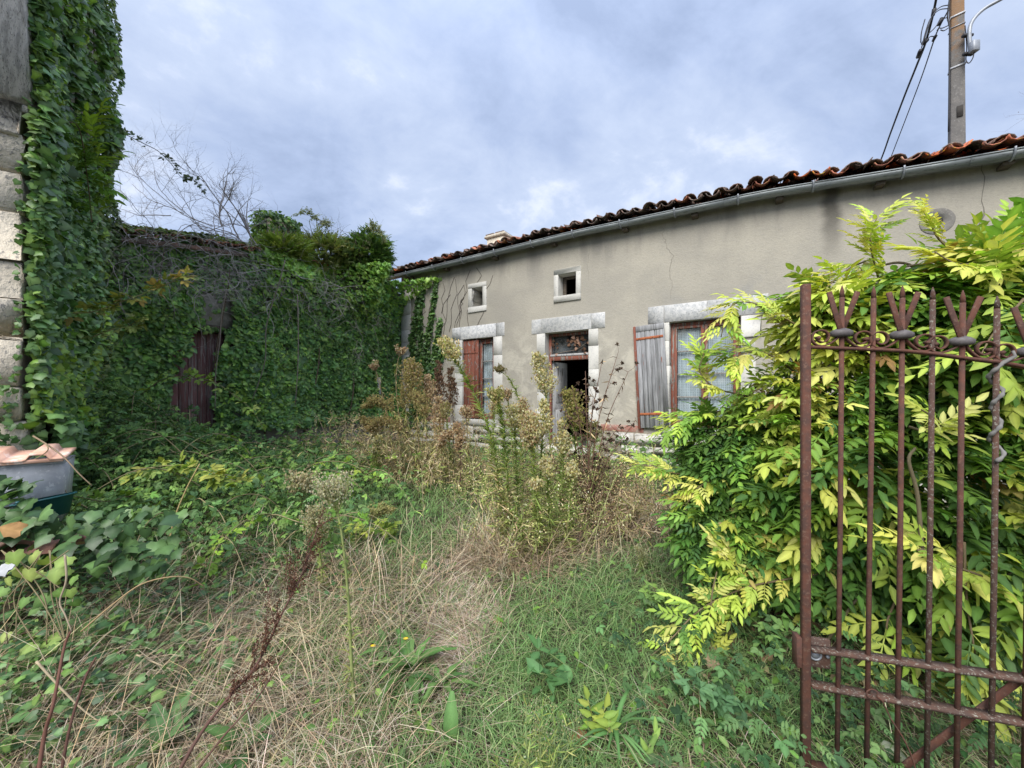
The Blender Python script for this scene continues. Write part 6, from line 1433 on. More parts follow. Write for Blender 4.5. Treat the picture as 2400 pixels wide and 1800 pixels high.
# low flowering fleabane at the bottom of the view
for i, (lab, x, y, Zb, tips) in enumerate((('clump of low fleabane with cream buds by the young ash shoot', 1270, 1830, 1.42, 15), ('small clump of fleabane with cream buds below the single broad leaf', 1190, 1840, 1.40, 6))):
    rg = np.random.default_rng(60 + i); b_ = P(x, y, Zb); b_[2] = float(ground_z(b_[0], b_[1])); r_ = root('fleabane', lab, 'weed', tuple(b_)); mb = MB(); L = Leaves(); H = Leaves()
    for k in range(tips):
        tp = P(x + rg.uniform(-110, 120), rg.uniform(1650, 1790) if i == 0 else rg.uniform(1720, 1800), Zb + rg.uniform(0, .22)); mid_ = (b_ + tp) / 2 + np.array((rg.normal(0, .02), rg.normal(0, .02), .02)); q = smooth_pts([b_ + rg.normal(0, .03, 3) * (1, 1, 0), mid_, tp], 5); mb.tube(q, np.linspace(.0028, .0012, len(q)), 4, col=(.2, .26, .1))
        n = 22; j = rg.integers(1, len(q), n); L.add(LINEAR, q[j], frames(unit(rand_unit(n, rg) + np.array((0, 0, .5))), rand_unit(n, rg)), rg.uniform(.03, .06, n), palette(n, LEAFG, rg=rg))
        n = 26; H.add(TUFT, tp + rg.normal(0, .022, (n, 3)), frames(rand_unit(n, rg) + np.array((0, 0, 1.)), rand_unit(n, rg)), rg.uniform(.006, .010, n), palette(n, [(.55, .53, .28), (.6, .58, .4), (.42, .42, .18)], rg=rg))
    obj('stem', mb, M['stemmat'], r_); obj('foliage', L.mesh('foliage'), M['leaf_weed'], r_)['kind'] = 'stuff'; obj('flower_head', H.mesh('flower_head'), M['fluff'], r_)['kind'] = 'stuff'

# dead thistle with dark burr heads
th_ = root('dead_thistle', 'tall dead brown thistle with dark burr heads in front of the doorway', 'thistle', tuple(G(1376, 1236))); rg = np.random.default_rng(31); zt_ = th_.location[1]
b0 = np.array(th_.location); mb = MB(); H = Leaves(); L = Leaves()
for (x, y), via in (((1445, 838), (1400, 1000)), ((1472, 872), (1415, 1010)), ((1411, 846), (1385, 1000)), ((1372, 870), (1376, 1000)), ((1340, 905), (1362, 1020)), ((1325, 960), (1355, 1050)), ((1490, 985), (1420, 1090)), ((1450, 1000), (1400, 1080)), ((1310, 1010), (1350, 1090)), ((1390, 930), (1382, 1050)), ((1430, 1070), (1395, 1130)), ((1300, 1090), (1345, 1150))):
    q = smooth_pts([b0 + rg.normal(0, .03, 3) * (1, 1, 0), P(*via, zt_ + rg.normal(0, .05)), P(x, y, zt_ + rg.normal(0, .12))], 8); mb.tube(q, np.linspace(.0075, .0028, len(q)), 5, col=(.15, .085, .06))
    for k in range(7):
        i = rg.integers(len(q) // 3, len(q)); e_ = q[i] + unit(np.array((rg.normal(0, 1), rg.normal(0, .6), 1.0))) * rg.uniform(.05, .17); mb.tube([q[i], (q[i] + e_) / 2 + rg.normal(0, .012, 3), e_], [.003, .002, .002], 3, False, col=(.14, .09, .065))
        n = 22; H.add(TUFT, np.tile(e_, (n, 1)) + rg.normal(0, .006, (n, 3)), frames(rand_unit(n, rg) + np.array((0, 0, .5)), rand_unit(n, rg)), rg.uniform(.016, .030, n), palette(n, [(.16, .11, .08), (.24, .17, .125), (.11, .075, .06)], rg=rg))
    n = 26; i = rg.integers(1, len(q), n); L.add(T_linear(.10, -.7), q[i], frames(rand_unit(n, rg) + np.array((0, 0, -.5)), rand_unit(n, rg)), rg.uniform(.04, .09, n), palette(n, BROWN + TAN[:1], rg=rg))
obj('stem', mb, M['stemmat'], th_); obj('burr_head', H.mesh('burr_head'), M['dry_leaf'], th_)['kind'] = 'stuff'; obj('dry_foliage', L.mesh('dry_foliage'), M['dry_leaf'], th_)['kind'] = 'stuff'
# dead dock stalk leaning out of the straw
dk = root('dead_dock', 'rust-brown dead dock stalk leaning across the straw near the camera side', 'dock', tuple(P(400, 1840, 1.40))); dk['label'] = 'rust-brown dead dock stalk leaning over the straw, thick with seeds'
q = smooth_pts([P(390, 1860, 1.38), P(470, 1720, 1.48), P(540, 1630, 1.55), P(603, 1555, 1.62), P(660, 1440, 1.70), P(710, 1340, 1.78), P(745, 1235, 1.85)], 8); rg = np.random.default_rng(17); mb = MB().tube(q, np.linspace(.0075, .003, len(q)), 6, col=(.12, .065, .05)); H = Leaves()
RED = [(.135, .062, .040), (.18, .085, .052), (.095, .048, .035), (.23, .13, .08)]
tg_ = unit(np.gradient(q, axis=0))
for k in range(40):
    i = min(len(q) - 1, int(rg.uniform(.30, 1.0) * len(q))); sd_ = rand_unit(1, rg)[0]; ln = rg.uniform(.08, .24) * (1.15 - .4 * i / len(q)); d = unit(tg_[i] * 1.0 + sd_ * .75 + (0, 0, .12))
    w_ = smooth_pts([q[i], q[i] + d * ln * .5 + sd_ * .008, q[i] + d * ln + (0, 0, -.02)], 4); mb.tube(w_, np.linspace(.0025, .001, len(w_)), 3, False, col=(.13, .07, .05))
    for c_ in np.arange(.12, 1.0, .10):
        b_ = w_[min(len(w_) - 1, int(c_ * len(w_)))]; n = int(rg.integers(3, 11)); H.add(TUFT, b_ + rg.normal(0, .0055, (n, 3)), frames(rand_unit(n, rg), rand_unit(n, rg)), rg.uniform(.005, .0105, n), palette(n, RED, rg=rg))
obj('stem', mb, M['stemmat'], dk); obj('seed_head', H.mesh('seed_head'), M['dry_leaf'], dk)['kind'] = 'stuff'
q2 = smooth_pts([P(420, 1860, 1.42), P(520, 1730, 1.5), P(600, 1640, 1.55), P(650, 1560, 1.6), P(680, 1500, 1.64)], 6); o = obj('side_stem', MB().tube(q2, np.linspace(.005, .002, len(q2)), 5, col=(.13, .075, .055)), M['stemmat'], dk)
# canes and straws standing out of the tangle
for lab, pts, r, col in (('long yellow straw stalk standing up from the tangle', [(371, 1455, 2.6), (385, 1350, 2.65), (405, 1230, 2.7), (435, 1150, 2.75), (468, 1087, 2.8)], .0065, (.38, .29, .13)),
    ('red-brown woody stem at the bottom beside the ivy leaves', [(85, 1850, 1.35), (105, 1720, 1.4), (125, 1650, 1.42), (150, 1520, 1.5), (165, 1480, 1.52)], .007, (.15, .07, .05)),
    ('second red-brown stem leaning in the straw', [(135, 1860, 1.4), (165, 1700, 1.45), (200, 1590, 1.5), (225, 1540, 1.52)], .0055, (.13, .065, .05)),
    ('straw-coloured cane arching over the ivy to a hooked tip', [(190, 1480, 1.9), (260, 1420, 1.95), (330, 1370, 2.0), (400, 1352, 2.05), (445, 1355, 2.1), (480, 1375, 2.15)], .0045, (.36, .26, .14)),
    ('pale bramble runner lying across the straw', [(85, 1550, 1.65), (140, 1610, 1.65), (190, 1660, 1.65), (230, 1690, 1.65)], .005, (.42, .34, .22)),
    ('brown bramble cane arching over the trough and tile', [(78, 1022, 2.66), (110, 1042, 2.64), (150, 1072, 2.62), (185, 1110, 2.62), (215, 1138, 2.64)], .006, (.26, .19, .12)),
    ('thin tan twig resting on the clay tile rim', [(108, 1040, 2.62), (112, 1055, 2.61), (90, 1072, 2.62), (60, 1085, 2.62), (32, 1101, 2.62)], .004, (.34, .25, .15)),
    ('long straw cane rising from the ivy towards the path', [(250, 1440, 2.1), (300, 1390, 2.15), (340, 1360, 2.2), (385, 1320, 2.25)], .0035, (.45, .37, .24)),
    ('dead straw stem lying diagonal over the tangle', [(320, 1535, 1.95), (380, 1560, 1.95), (440, 1585, 1.95), (520, 1620, 1.95)], .004, (.44, .36, .23)),
    ('bare twisted twig poking up through pale leaves', [(152, 1300, 1.9), (155, 1360, 1.88), (140, 1410, 1.86), (152, 1440, 1.85), (168, 1480, 1.84)], .005, (.36, .29, .2)),
    ('dark dry stalk rising from the grass near the broad toothed leaves', [(935, 1540, 2.1), (940, 1470, 2.12), (942, 1410, 2.15), (944, 1388, 2.16)], .003, (.13, .10, .07)),
    ('short dark dead stalk on the trodden path', [(958, 1236, 4.0), (966, 1265, 3.98), (976, 1292, 3.96)], .006, (.09, .065, .05))):
    w_ = smooth_pts([P(*q) for q in pts], 6); o = obj('dry_cane', MB().tube(w_, np.linspace(r, r * .55, len(w_)), 5, col=col), M['stemmat']); tag(o, lab, 'stalk'); recentre(o)
# arching bramble canes with yellow-green leaves
for i, (lab, pts, n, cols) in enumerate((('bramble cane with pale leaves arching across the plank door', [(330, 925, 5.0), (380, 890, 5.0), (440, 882, 5.0), (500, 895, 5.0), (540, 920, 5.0), (585, 955, 5.0), (620, 1005, 5.0)], 60, [(.19, .30, .06), (.26, .38, .08), (.14, .24, .06)]), ('bramble cane with yellowed leaves reaching over the dark ivy', [(170, 735, 3.6), (220, 730, 3.7), (270, 712, 3.8), (320, 695, 3.9), (360, 680, 4.0), (400, 662, 4.05), (440, 648, 4.1)], 60, [(.26, .28, .06), (.17, .24, .06), (.32, .25, .08)]), ('low bramble cane with bright leaves across the bramble mass', [(300, 1110, 3.6), (380, 1092, 3.6), (450, 1095, 3.55), (510, 1112, 3.5), (570, 1135, 3.5)], 56, [(.26, .33, .06), (.34, .38, .08), (.2, .28, .06)]), ('bramble cane with small leaves below the yellowed one', [(215, 790, 3.7), (270, 770, 3.8), (300, 765, 3.9), (330, 745, 3.9)], 30, [(.14, .2, .05), (.2, .25, .07)]))):
    w_ = smooth_pts([P(*q) for q in pts], 6); r_ = root('bramble_cane', lab, 'bramble', tuple(w_[0])); obj('stem', MB().tube(w_, np.linspace(.006, .003, len(w_)), 5, col=(.22, .2, .1)), M['stemmat'], r_)
    t = RNG.integers(1, len(w_), n); L = Leaves().add(TRI, w_[t], frames(rand_unit(n) + np.array((.4, -.4, .1)), np.array((0, -.4, .9)) + rand_unit(n) * .35), RNG.uniform(.09, .16, n), palette(n, cols)); obj('foliage', L.mesh('foliage'), M['leaf_soft'], r_)['kind'] = 'stuff'

# ================================================================ GROUND COVER
def ground_pts(n, y0=1.0, y1=9.6, half=1.55, rg=RNG):
    Y = y0 * (y1 / y0) ** rg.random(n); X = rg.uniform(-half, half * .95, n) * Y; return X, Y
def zone(X, Y, lst):
    v = np.zeros(len(X))
    for (px_, py_, r_, w_) in lst:
        g = G(px_, py_); v = np.maximum(v, w_ * np.exp(-(((X - g[0]) / r_) ** 2 + ((Y - g[1]) / (r_ * 1.25)) ** 2)))
    return v
STR = [(1090, 1450, .24, 1), (1050, 1360, .24, .9), (1120, 1310, .28, 1), (1000, 1240, .3, .5), (1060, 1540, .2, 1), (560, 1720, .45, .5), (350, 1620, .45, .5), (700, 1600, .4, .35), (620, 1450, .6, .5), (900, 1760, .3, .6), (500, 1300, .6, .45), (1240, 1345, .4, .8), (1420, 1290, .5, .85), (880, 1110, .6, .6), (1560, 1250, .5, .8), (1500, 1760, .25, .35), (1020, 1700, .2, .6), (1300, 1470, .25, .4), (200, 1750, .35, .7)]
GRE = [(1460, 1430, .5, 1), (1510, 1330, .4, 1), (1340, 1560, .32, .9), (900, 1330, .5, 1), (800, 1220, .8, 1), (1420, 1680, .3, .8), (770, 1440, .35, .8), (900, 1590, .25, .8), (1000, 1200, .5, .8), (1450, 1560, .3, .8)]
IVZ = [(80, 1500, .9, 1), (230, 1650, .5, 1), (200, 1350, .8, 1), (330, 1480, .45, .8), (60, 1750, .4, 1), (400, 1450, .5, .7), (650, 1350, .4, .4), (480, 1700, .35, .55), (1650, 1650, .5, .7), (1800, 1780, .5, 1), (2100, 1750, .7, 1)]
def surf(X, Y):
    m_ = (X < -.6) & (X > -7.5) & (Y < 8.2) & (Y > .6); return ground_z(X, Y) + np.where(m_, heap(X, Y) * .8, 0)
def blades_vf(X, Y, h, lean, heading, w, col, curve=.5, z0=-.01, roll=None):
    n = len(X); B = np.stack([X, Y, surf(X, Y) + z0], 1); dr = np.stack([np.cos(heading), np.sin(heading), 0 * heading], 1); sd = np.stack([-np.sin(heading), np.cos(heading), 0 * heading], 1)
    ts = (0, .38, .74, 1.0); V = np.zeros((n, 7, 3)); k = 0
    for j, t in enumerate(ts):
        ang = lean + curve * t; c = B + dr * (h * t * np.sin(np.clip(ang, -1.5, 1.55)))[:, None] + np.array((0, 0, 1.)) * (h * t * np.cos(np.clip(ang, -1.5, 1.52)))[:, None]
        ww = w * (1 - .25 * t)
        if j < 3: V[:, k] = c - sd * ww[:, None] * .5; V[:, k + 1] = c + sd * ww[:, None] * .5; k += 2
        else: V[:, k] = c
    F = [np.array((0, 1, 3, 2)), np.array((2, 3, 5, 4)), np.array((4, 5, 6))]; fl = np.concatenate(F); sz = np.array((4, 4, 3))
    flat = (fl[None] + (np.arange(n) * 7)[:, None]).ravel(); sizes = np.tile(sz, n); cc = np.repeat(col, 7, axis=0)
    return V.reshape(-1, 3), flat, sizes, cc
def clear(X, Y):
    """nothing grows inside the buildings"""
    lx = (X - FOOT[0]) * math.cos(TH) - (Y - FOOT[1]) * math.sin(TH); ly = (X - FOOT[0]) * math.sin(TH) + (Y - FOOT[1]) * math.cos(TH)
    return (ly < -.06) & (lx > -8.35) & ~(((X + 3.93) * .76 + (Y - 3.1) * .65 < .02) & (-(X + 3.93) * .65 + (Y - 3.1) * .76 > -.02))
rg = np.random.default_rng(41)
# living grass
X, Y = ground_pts(120000, rg=rg); s_, g_, iv = zone(X, Y, STR), zone(X, Y, GRE), zone(X, Y, IVZ)
nz = vnoise(np.stack([X, Y, 0 * X], 1), 2.2, 55); keepp = (.74 + .8 * g_ - .66 * s_ - .2 * iv + .75 * (nz - .5)) > rg.random(len(X)) * .9
keepp &= clear(X, Y); X, Y, s_, g_, nz = X[keepp], Y[keepp], s_[keepp], g_[keepp], nz[keepp]; n = len(X)
h = rg.uniform(.05, .17, n) * (1 + .6 * g_) * (.7 + .7 * nz) * np.clip(.75 + .10 * Y, .75, 1.3); head = rg.uniform(0, 2 * math.pi, n)
o = obj('grass', mesh_np('grass', *blades_vf(X, Y, h, rg.uniform(.05, .7, n), head, np.maximum(.0032, .0014 * Y) * rg.uniform(.7, 1.4, n), palette(n, GREENB, (3, 3, 2, 1.3), .2, rg), .8)), M['grass']); o['kind'] = 'stuff'
# dry lying straw
X, Y = ground_pts(95000, rg=rg); s_, g_ = zone(X, Y, STR), zone(X, Y, GRE); nz = vnoise(np.stack([X, Y, 0 * X], 1), 1.6, 57)
keepp = (.15 + .75 * s_ - .35 * g_ + .55 * (nz - .5)) > rg.random(len(X)) * .95; keepp &= clear(X, Y); X, Y, s_ = X[keepp], Y[keepp], s_[keepp]; n = len(X)
swirl = vnoise(np.stack([X, Y, 0 * X], 1), .9, 58) * 6.3
o = obj('dry_grass', mesh_np('dry_grass', *blades_vf(X, Y, rg.uniform(.10, .34, n), rg.uniform(.75, 1.45, n), swirl + rg.normal(0, .9, n), np.maximum(.0026, .0011 * Y) * rg.uniform(.7, 1.3, n), palette(n, STRAWC, (3, 3, 2, 2), .2, rg), .25, z0=.0 + .0)), M['straw']); o['kind'] = 'stuff'
# trampled straw of the worn path
X, Y = ground_pts(60000, y0=1.7, y1=5.5, half=.45, rg=rg); s_ = zone(X, Y, [q for q in STR if q[3] >= .9]); keepp = (s_ * .85 - .12 > rg.random(len(X))) & clear(X, Y); X, Y = X[keepp], Y[keepp]; n = len(X)
swirl = vnoise(np.stack([X, Y, 0 * X], 1), 1.4, 59) * 6.3
o = obj('trampled_straw', mesh_np('trampled_straw', *blades_vf(X, Y, rg.uniform(.08, .28, n), rg.uniform(1.0, 1.5, n), swirl + rg.normal(0, .7, n), np.maximum(.003, .0012 * Y), palette(n, [(.60, .48, .37), (.50, .39, .29), (.66, .56, .45), (.36, .27, .19)], None, .22, rg), .15, z0=.02)), M['straw']); o['kind'] = 'stuff'
# long straws arching in the rough grass to the west and round the weeds
X = np.concatenate([rg.uniform(-2.6, -.45, 4600), rg.normal(.12, .26, 1500), rg.normal(-.05, .22, 700), rg.normal(.95, .45, 1000), rg.normal(-1.6, .5, 1000)]); Y = np.concatenate([rg.uniform(1.25, 3.3, 4600), rg.normal(3.6, .22, 1500), rg.normal(3.45, .2, 700), rg.normal(4.3, .4, 1000), rg.normal(6.2, .35, 1000)])
ok = clear(X, Y) & (Y > 1.15); X, Y = X[ok], Y[ok]; n = len(X); far_ = Y > 3.0
o = obj('tall_straw', mesh_np('tall_straw', *blades_vf(X, Y, np.where(far_, rg.uniform(.2, .6, n), rg.uniform(.2, .6, n)), np.where(far_, rg.uniform(.15, 1.2, n), rg.uniform(.4, 1.3, n)), rg.uniform(0, 2 * math.pi, n), np.maximum(.0026, .0012 * Y), palette(n, STRAWC + TAN[:2] + [(.2, .14, .10)], None, .2, rg), .5)), M['straw']); o['kind'] = 'stuff'

# ground ivy and bramble over the west heap and beneath the wisteria
def cover(name, n, tmpls, size, cols, zfun, wts=None, lift=(.0, .12), flat=.35, mat='leaf_weed', seed=1, sampler=None):
    rg = np.random.default_rng(seed); X, Y = sampler(n, rg); ok = (zfun(X, Y) > rg.random(len(X))) & clear(X, Y); X, Y = X[ok], Y[ok]; n = len(X)
    Pp = np.stack([X, Y, surf(X, Y) + lift[0] + (lift[1] - lift[0]) * rg.random(n) ** 1.2], 1); nr = np.array((0, -.45, 1.0)) + rand_unit(n, rg) * flat; az = rg.uniform(0, 2 * math.pi, n); ax = np.stack([np.cos(az), np.sin(az) - .35, -.25 + 0 * az], 1)
    R = frames(ax, nr); S = rg.uniform(*size, n); col = palette(n, cols, wts, .2, rg); L = Leaves(); pick = rg.integers(0, len(tmpls), n)
    for i, t in enumerate(tmpls): q = pick == i; L.add(t, Pp[q], R[q], S[q], col[q])
    o = obj(name, L.mesh(name), M[mat]); o['kind'] = 'stuff'; return o
hz = lambda X, Y: np.clip(heap(X, Y) * 2.2, 0, 1)
cover('bramble_cover', 34000, [TRI, SPRAY, TRI], (.055, .11), DARK[1:] + MID + [(.17, .27, .08)], lambda X, Y: hz(X, Y) * (Y > 2.9), (1.5, 2, 2, 2.5, 2.2, 2, 1), (.0, .34), .6, 'leaf_weed', 2, lambda n, rg: (rg.uniform(-7.0, -1.2, n), rg.uniform(2.7, 7.8, n)))
# arching bramble canes through the mass
rgc = np.random.default_rng(505); L = Leaves(); ST = MB()
for k in range(120):
    a = np.array((rgc.uniform(-5.6, -1.9), rgc.uniform(3.0, 6.6), 0.)); hd_ = rgc.uniform(0, 2 * math.pi); ln = rgc.uniform(.6, 1.5); b_ = a + np.array((math.cos(hd_), math.sin(hd_), 0)) * ln; m_ = (a + b_) / 2
    if not clear(np.array([a[0], b_[0], m_[0]]), np.array([a[1], b_[1], m_[1]])).all() or hz(a[0], a[1]) < .25: continue
    for q in (a, b_, m_): q[2] = float(surf(np.array([q[0]]), np.array([q[1]]))[0])
    m_[2] += rgc.uniform(.22, .5); b_[2] += rgc.uniform(.05, .3); w_ = smooth_pts([a, (a + m_) / 2 + (0, 0, .1), m_, (m_ + b_) / 2 + (0, 0, .08), b_], 5); ST.tube(w_, np.linspace(.006, .0025, len(w_)), 4, False, col=np.array((.26, .22, .12)) * rgc.uniform(.6, 1.3))
    n = int(16 * ln); t = rgc.integers(3, len(w_), n); cl_ = [DARK[1:], MID, LIME][rgc.choice(3, p=(.35, .4, .25))]; L.add(TRI, w_[t], frames(rand_unit(n, rgc) + np.array((0, -.2, .05)), np.array((0, -.4, .9)) + rand_unit(n, rgc) * .45), rgc.uniform(.06, .13, n), palette(n, cl_, None, .18, rgc))
o = obj('bramble_stems', ST, M['stemmat']); o['kind'] = 'stuff'; o = obj('bramble_cover', L.mesh('bramble_cover'), M['leaf_weed']); o['kind'] = 'stuff'
cover('ground_ivy', 15000, [IVY, IVY, TRI, OVAL], (.020, .058), DARK + MID, lambda X, Y: np.clip(hz(X, Y) * (Y < 3.1) + zone(X, Y, IVZ[:7]) * .8, 0, 1), (2, 3, 3, 3, 2, 1.4, .5), (-.01, .17), .75, 'leaf_gloss', 3, lambda n, rg: (rg.uniform(-4.1, -.7, n), rg.uniform(1.1, 3.4, n)))
cover('low_weed_cover', 15000, [OVAL, TRI, OVAL], (.025, .065), MID + LIME[2:] + [(.14, .22, .07), (.10, .17, .06)], lambda X, Y: np.clip(.16 + .5 * (vnoise(np.stack([X, Y, 0 * X], 1), 1.3, 71) - .35) + .2 * zone(X, Y, IVZ), 0, 1), None, (.0, .10), .5, 'leaf_weed', 4, lambda n, rg: ground_pts(n, rg=rg))
cover('bramble_cover', 3200, [TRI, TRI, SPRAY], (.045, .095), DARK[:3] + MID[:1] + [(.12, .22, .08)], lambda X, Y: np.clip(zone(X, Y, [(1700, 1600, .45, 1), (1800, 1750, .5, 1), (2000, 1700, .6, 1), (2250, 1650, .7, 1), (1560, 1640, .25, .35), (1900, 1560, .4, .6)]), 0, 1) * .8, None, (.0, .24), .6, 'leaf_weed', 5, lambda n, rg: (rg.uniform(.5, 3.4, n), rg.uniform(1.35, 3.2, n)))
cover('bramble_cover', 5200, [TRI, SPRAY, OVAL], (.07, .14), MID + DARK[2:] + LIME[2:], lambda X, Y: np.clip(1.2 * zone(X, Y, [(1500, 1110, .8, 1), (1600, 1100, .9, 1), (1420, 1100, .8, .8), (1180, 1090, .8, .5), (720, 1080, 1.0, .9), (800, 1120, .7, .6), (1000, 1110, .6, .3)]), 0, 1), None, (.0, .55), .6, 'leaf_weed', 6, lambda n, rg: (rg.uniform(-4, 4, n), rg.uniform(4.2, 9, n)))
# leaf litter in the shade
cover('leaf_litter', 5200, [OVAL, IVY], (.03, .06), [(.13, .085, .05), (.20, .14, .085), (.09, .06, .04), (.27, .2, .12)], lambda X, Y: zone(X, Y, [(1750, 1560, .5, 1), (1950, 1500, .7, 1), (2200, 1600, .8, 1), (1650, 1450, .4, .8)]), None, (-.005, .03), .6, 'dry_leaf', 7, lambda n, rg: (rg.uniform(.4, 4.2, n), rg.uniform(1.2, 4.2, n)))

# ---- the dry weed thicket round the tall weeds: one hazy mass of stems, curled leaves and seed
def thicket(name, spots, n, hgt, seed, stem_cols, leaf_cols, head_cols, headp=.7, nl=16, nh=16, lk=1.0):
    rg = np.random.default_rng(seed); L = Leaves()
    for (px_, py_, sx, sy, k) in spots:
        g = G(px_, py_); m = int(n * k); X = g[0] + rg.normal(0, sx, m); Y = g[1] + rg.normal(0, sy, m); ok = clear(X, Y); X, Y = X[ok], Y[ok]; m = len(X)
        h = rg.uniform(*hgt, m); head = rg.uniform(0, 2 * math.pi, m); lean = np.abs(rg.normal(.12, .16, m)); V, fl, sz, cc = blades_vf(X, Y, h, lean, head, np.maximum(.005, .0014 * Y), palette(m, stem_cols, None, .2, rg), .4)
        L.p.append((V, fl + L.n, sz, cc)); L.n += len(V); VV = V.reshape(m, 7, 3); base = (VV[:, 0] + VV[:, 1]) / 2; c1 = (VV[:, 2] + VV[:, 3]) / 2; c2 = (VV[:, 4] + VV[:, 5]) / 2; tip = VV[:, 6]
        def along(t):
            t = t[:, :, None]; a = np.where(t < .38, base[:, None] + (c1 - base)[:, None] * t / .38, np.where(t < .74, c1[:, None] + (c2 - c1)[:, None] * (t - .38) / .36, c2[:, None] + (tip - c2)[:, None] * (t - .74) / .26)); return a.reshape(-1, 3)
        t = rg.uniform(.08, .92, (m, nl)); Q = along(t); q = len(Q); L.add(LINEAR, Q, frames(rand_unit(q, rg) + np.array((0, 0, .25)), rand_unit(q, rg)), rg.uniform(.05, .12, q) * lk, palette(q, leaf_cols, None, .2, rg))
        t = rg.uniform(.72, 1.02, (m, nh)); t[rg.random(m) > headp] = rg.uniform(.3, .9); Q = along(t) + rg.normal(0, .028, (m * nh, 3)); q = len(Q); L.add(TUFT, Q, frames(rand_unit(q, rg) + np.array((0, 0, .6)), rand_unit(q, rg)), rg.uniform(.012, .022, q), palette(q, head_cols, None, .2, rg))
    o = obj(name, L.mesh(name), M['straw']); o['kind'] = 'stuff'; return o
thicket('weed_thicket', [(880, 1120, .55, .35, .30), (980, 1130, .5, .35, .34), (1060, 1130, .4, .35, .2), (830, 1090, .5, .4, .16)], 340, (.4, 1.15), 21, [(.42, .35, .20), (.48, .40, .24), (.30, .25, .15)], LEAFD + TAN[:2] + [(.24, .25, .09), (.34, .33, .13)], TAN + [(.50, .44, .20), (.42, .38, .16)])
thicket('weed_thicket', [(1215, 1300, .20, .16, .4), (1290, 1300, .22, .18, .6)], 70, (.45, 1.1), 25, [(.26, .29, .11), (.32, .33, .14)], LEAFG, CREAM + LEAFG[3:], .6, 22, 14, .70)
thicket('weed_thicket', [(1190, 1190, .5, .4, .3), (1290, 1180, .45, .45, .35), (1380, 1190, .45, .45, .35), (1480, 1180, .5, .45, .25), (1230, 1300, .25, .2, .12)], 230, (.35, .9), 22, [(.28, .22, .14), (.24, .27, .10), (.2, .15, .1)], LEAFG + LEAFD[:2] + TAN[:1], CREAM + TAN[:2] + BROWN[3:])
thicket('weed_thicket', [(1540, 1230, .5, .35, .4), (1440, 1250, .4, .3, .3)], 240, (.25, .65), 23, [(.20, .15, .11), (.26, .2, .14)], TAN[:2] + LEAFD + BROWN[3:], TAN + BROWN[3:], .5)
thicket('weed_thicket', [(1380, 1230, .14, .12, .5), (1360, 1200, .2, .15, .5)], 130, (.4, 1.1), 24, BROWN[:2] + [(.2, .14, .1)], BROWN + TAN[:1], BROWN + TAN[:2], .5)

# ---- single plants one can point to
def rosette(label, g, n, ln, tmpl, cols, rise=.5, name='rosette_plant', cat='plant', mat='leaf_weed', wid=1.0, seed=0):
    rg = np.random.default_rng(seed + 300); r_ = root(name, label, cat, tuple(g)); az = np.arange(n) * 2.4 + rg.normal(0, .25, n); el = rg.uniform(rise * .5, rise * 1.3, n); ax = np.stack([np.cos(az) * np.cos(el), np.sin(az) * np.cos(el), np.sin(el)], 1); nr = np.stack([-np.cos(az) * np.sin(el), -np.sin(az) * np.sin(el), np.cos(el)], 1) + rand_unit(n, rg) * .2
    Pp = np.tile(np.array(g), (n, 1)) + ax * .01; leaf_parts('leaf', tmpl, Pp, frames(ax, nr), ln * rg.uniform(.7, 1.15, n), palette(n, cols, None, .15, rg), M[mat], r_, 4); return r_
DOCK = T_strap(.085, -.35, 1); BROADL = T_strap(.11, -.15); GRASSL = T_strap(.03, -.5)
def gz(x, y, dz=.03): g = G(x, y); g[2] += dz; return g
rosette('large rosette of toothed green leaves at the edge of the trodden straw', gz(965, 1590), 16, .23, DOCK, [(.09, .19, .05), (.13, .25, .07), (.16, .28, .09)], .75, seed=1)
rosette('second toothed rosette spreading low next to the large one', gz(1035, 1625), 11, .17, DOCK, [(.08, .17, .05), (.12, .22, .065)], .6, seed=2)
rosette('small rosette of long grey-green leaves on the straw path', gz(1062, 1432, .01), 9, .17, T_strap(.04, -.3, 1), [(.12, .18, .10), (.15, .21, .11)], .35, seed=3)
rosette('dark leafy dock at the side of the trodden path', gz(1040, 1352), 7, .16, BROADL, [(.05, .11, .04), (.08, .15, .06)], .5, seed=4)
rosette('tuft of broad strap leaves beneath the young ash shoot', gz(1440, 1745), 16, .20, GRASSL, [(.09, .19, .06), (.13, .25, .08)], .8, seed=5)
rosette('dandelion with small leaves below the yellow flower', gz(905, 1545), 10, .14, DOCK, [(.10, .2, .06), (.15, .27, .08)], .7, seed=6)
rosette('broad-leaved dock at the bottom in the straw', gz(560, 1790), 7, .19, BROADL, [(.07, .15, .05), (.1, .2, .06)], .6, seed=7)
rosette('broad pale dock leaves among dead straws under the dock stalk', gz(380, 1795), 7, .20, BROADL, [(.12, .22, .08), (.15, .26, .1)], .9, seed=8)
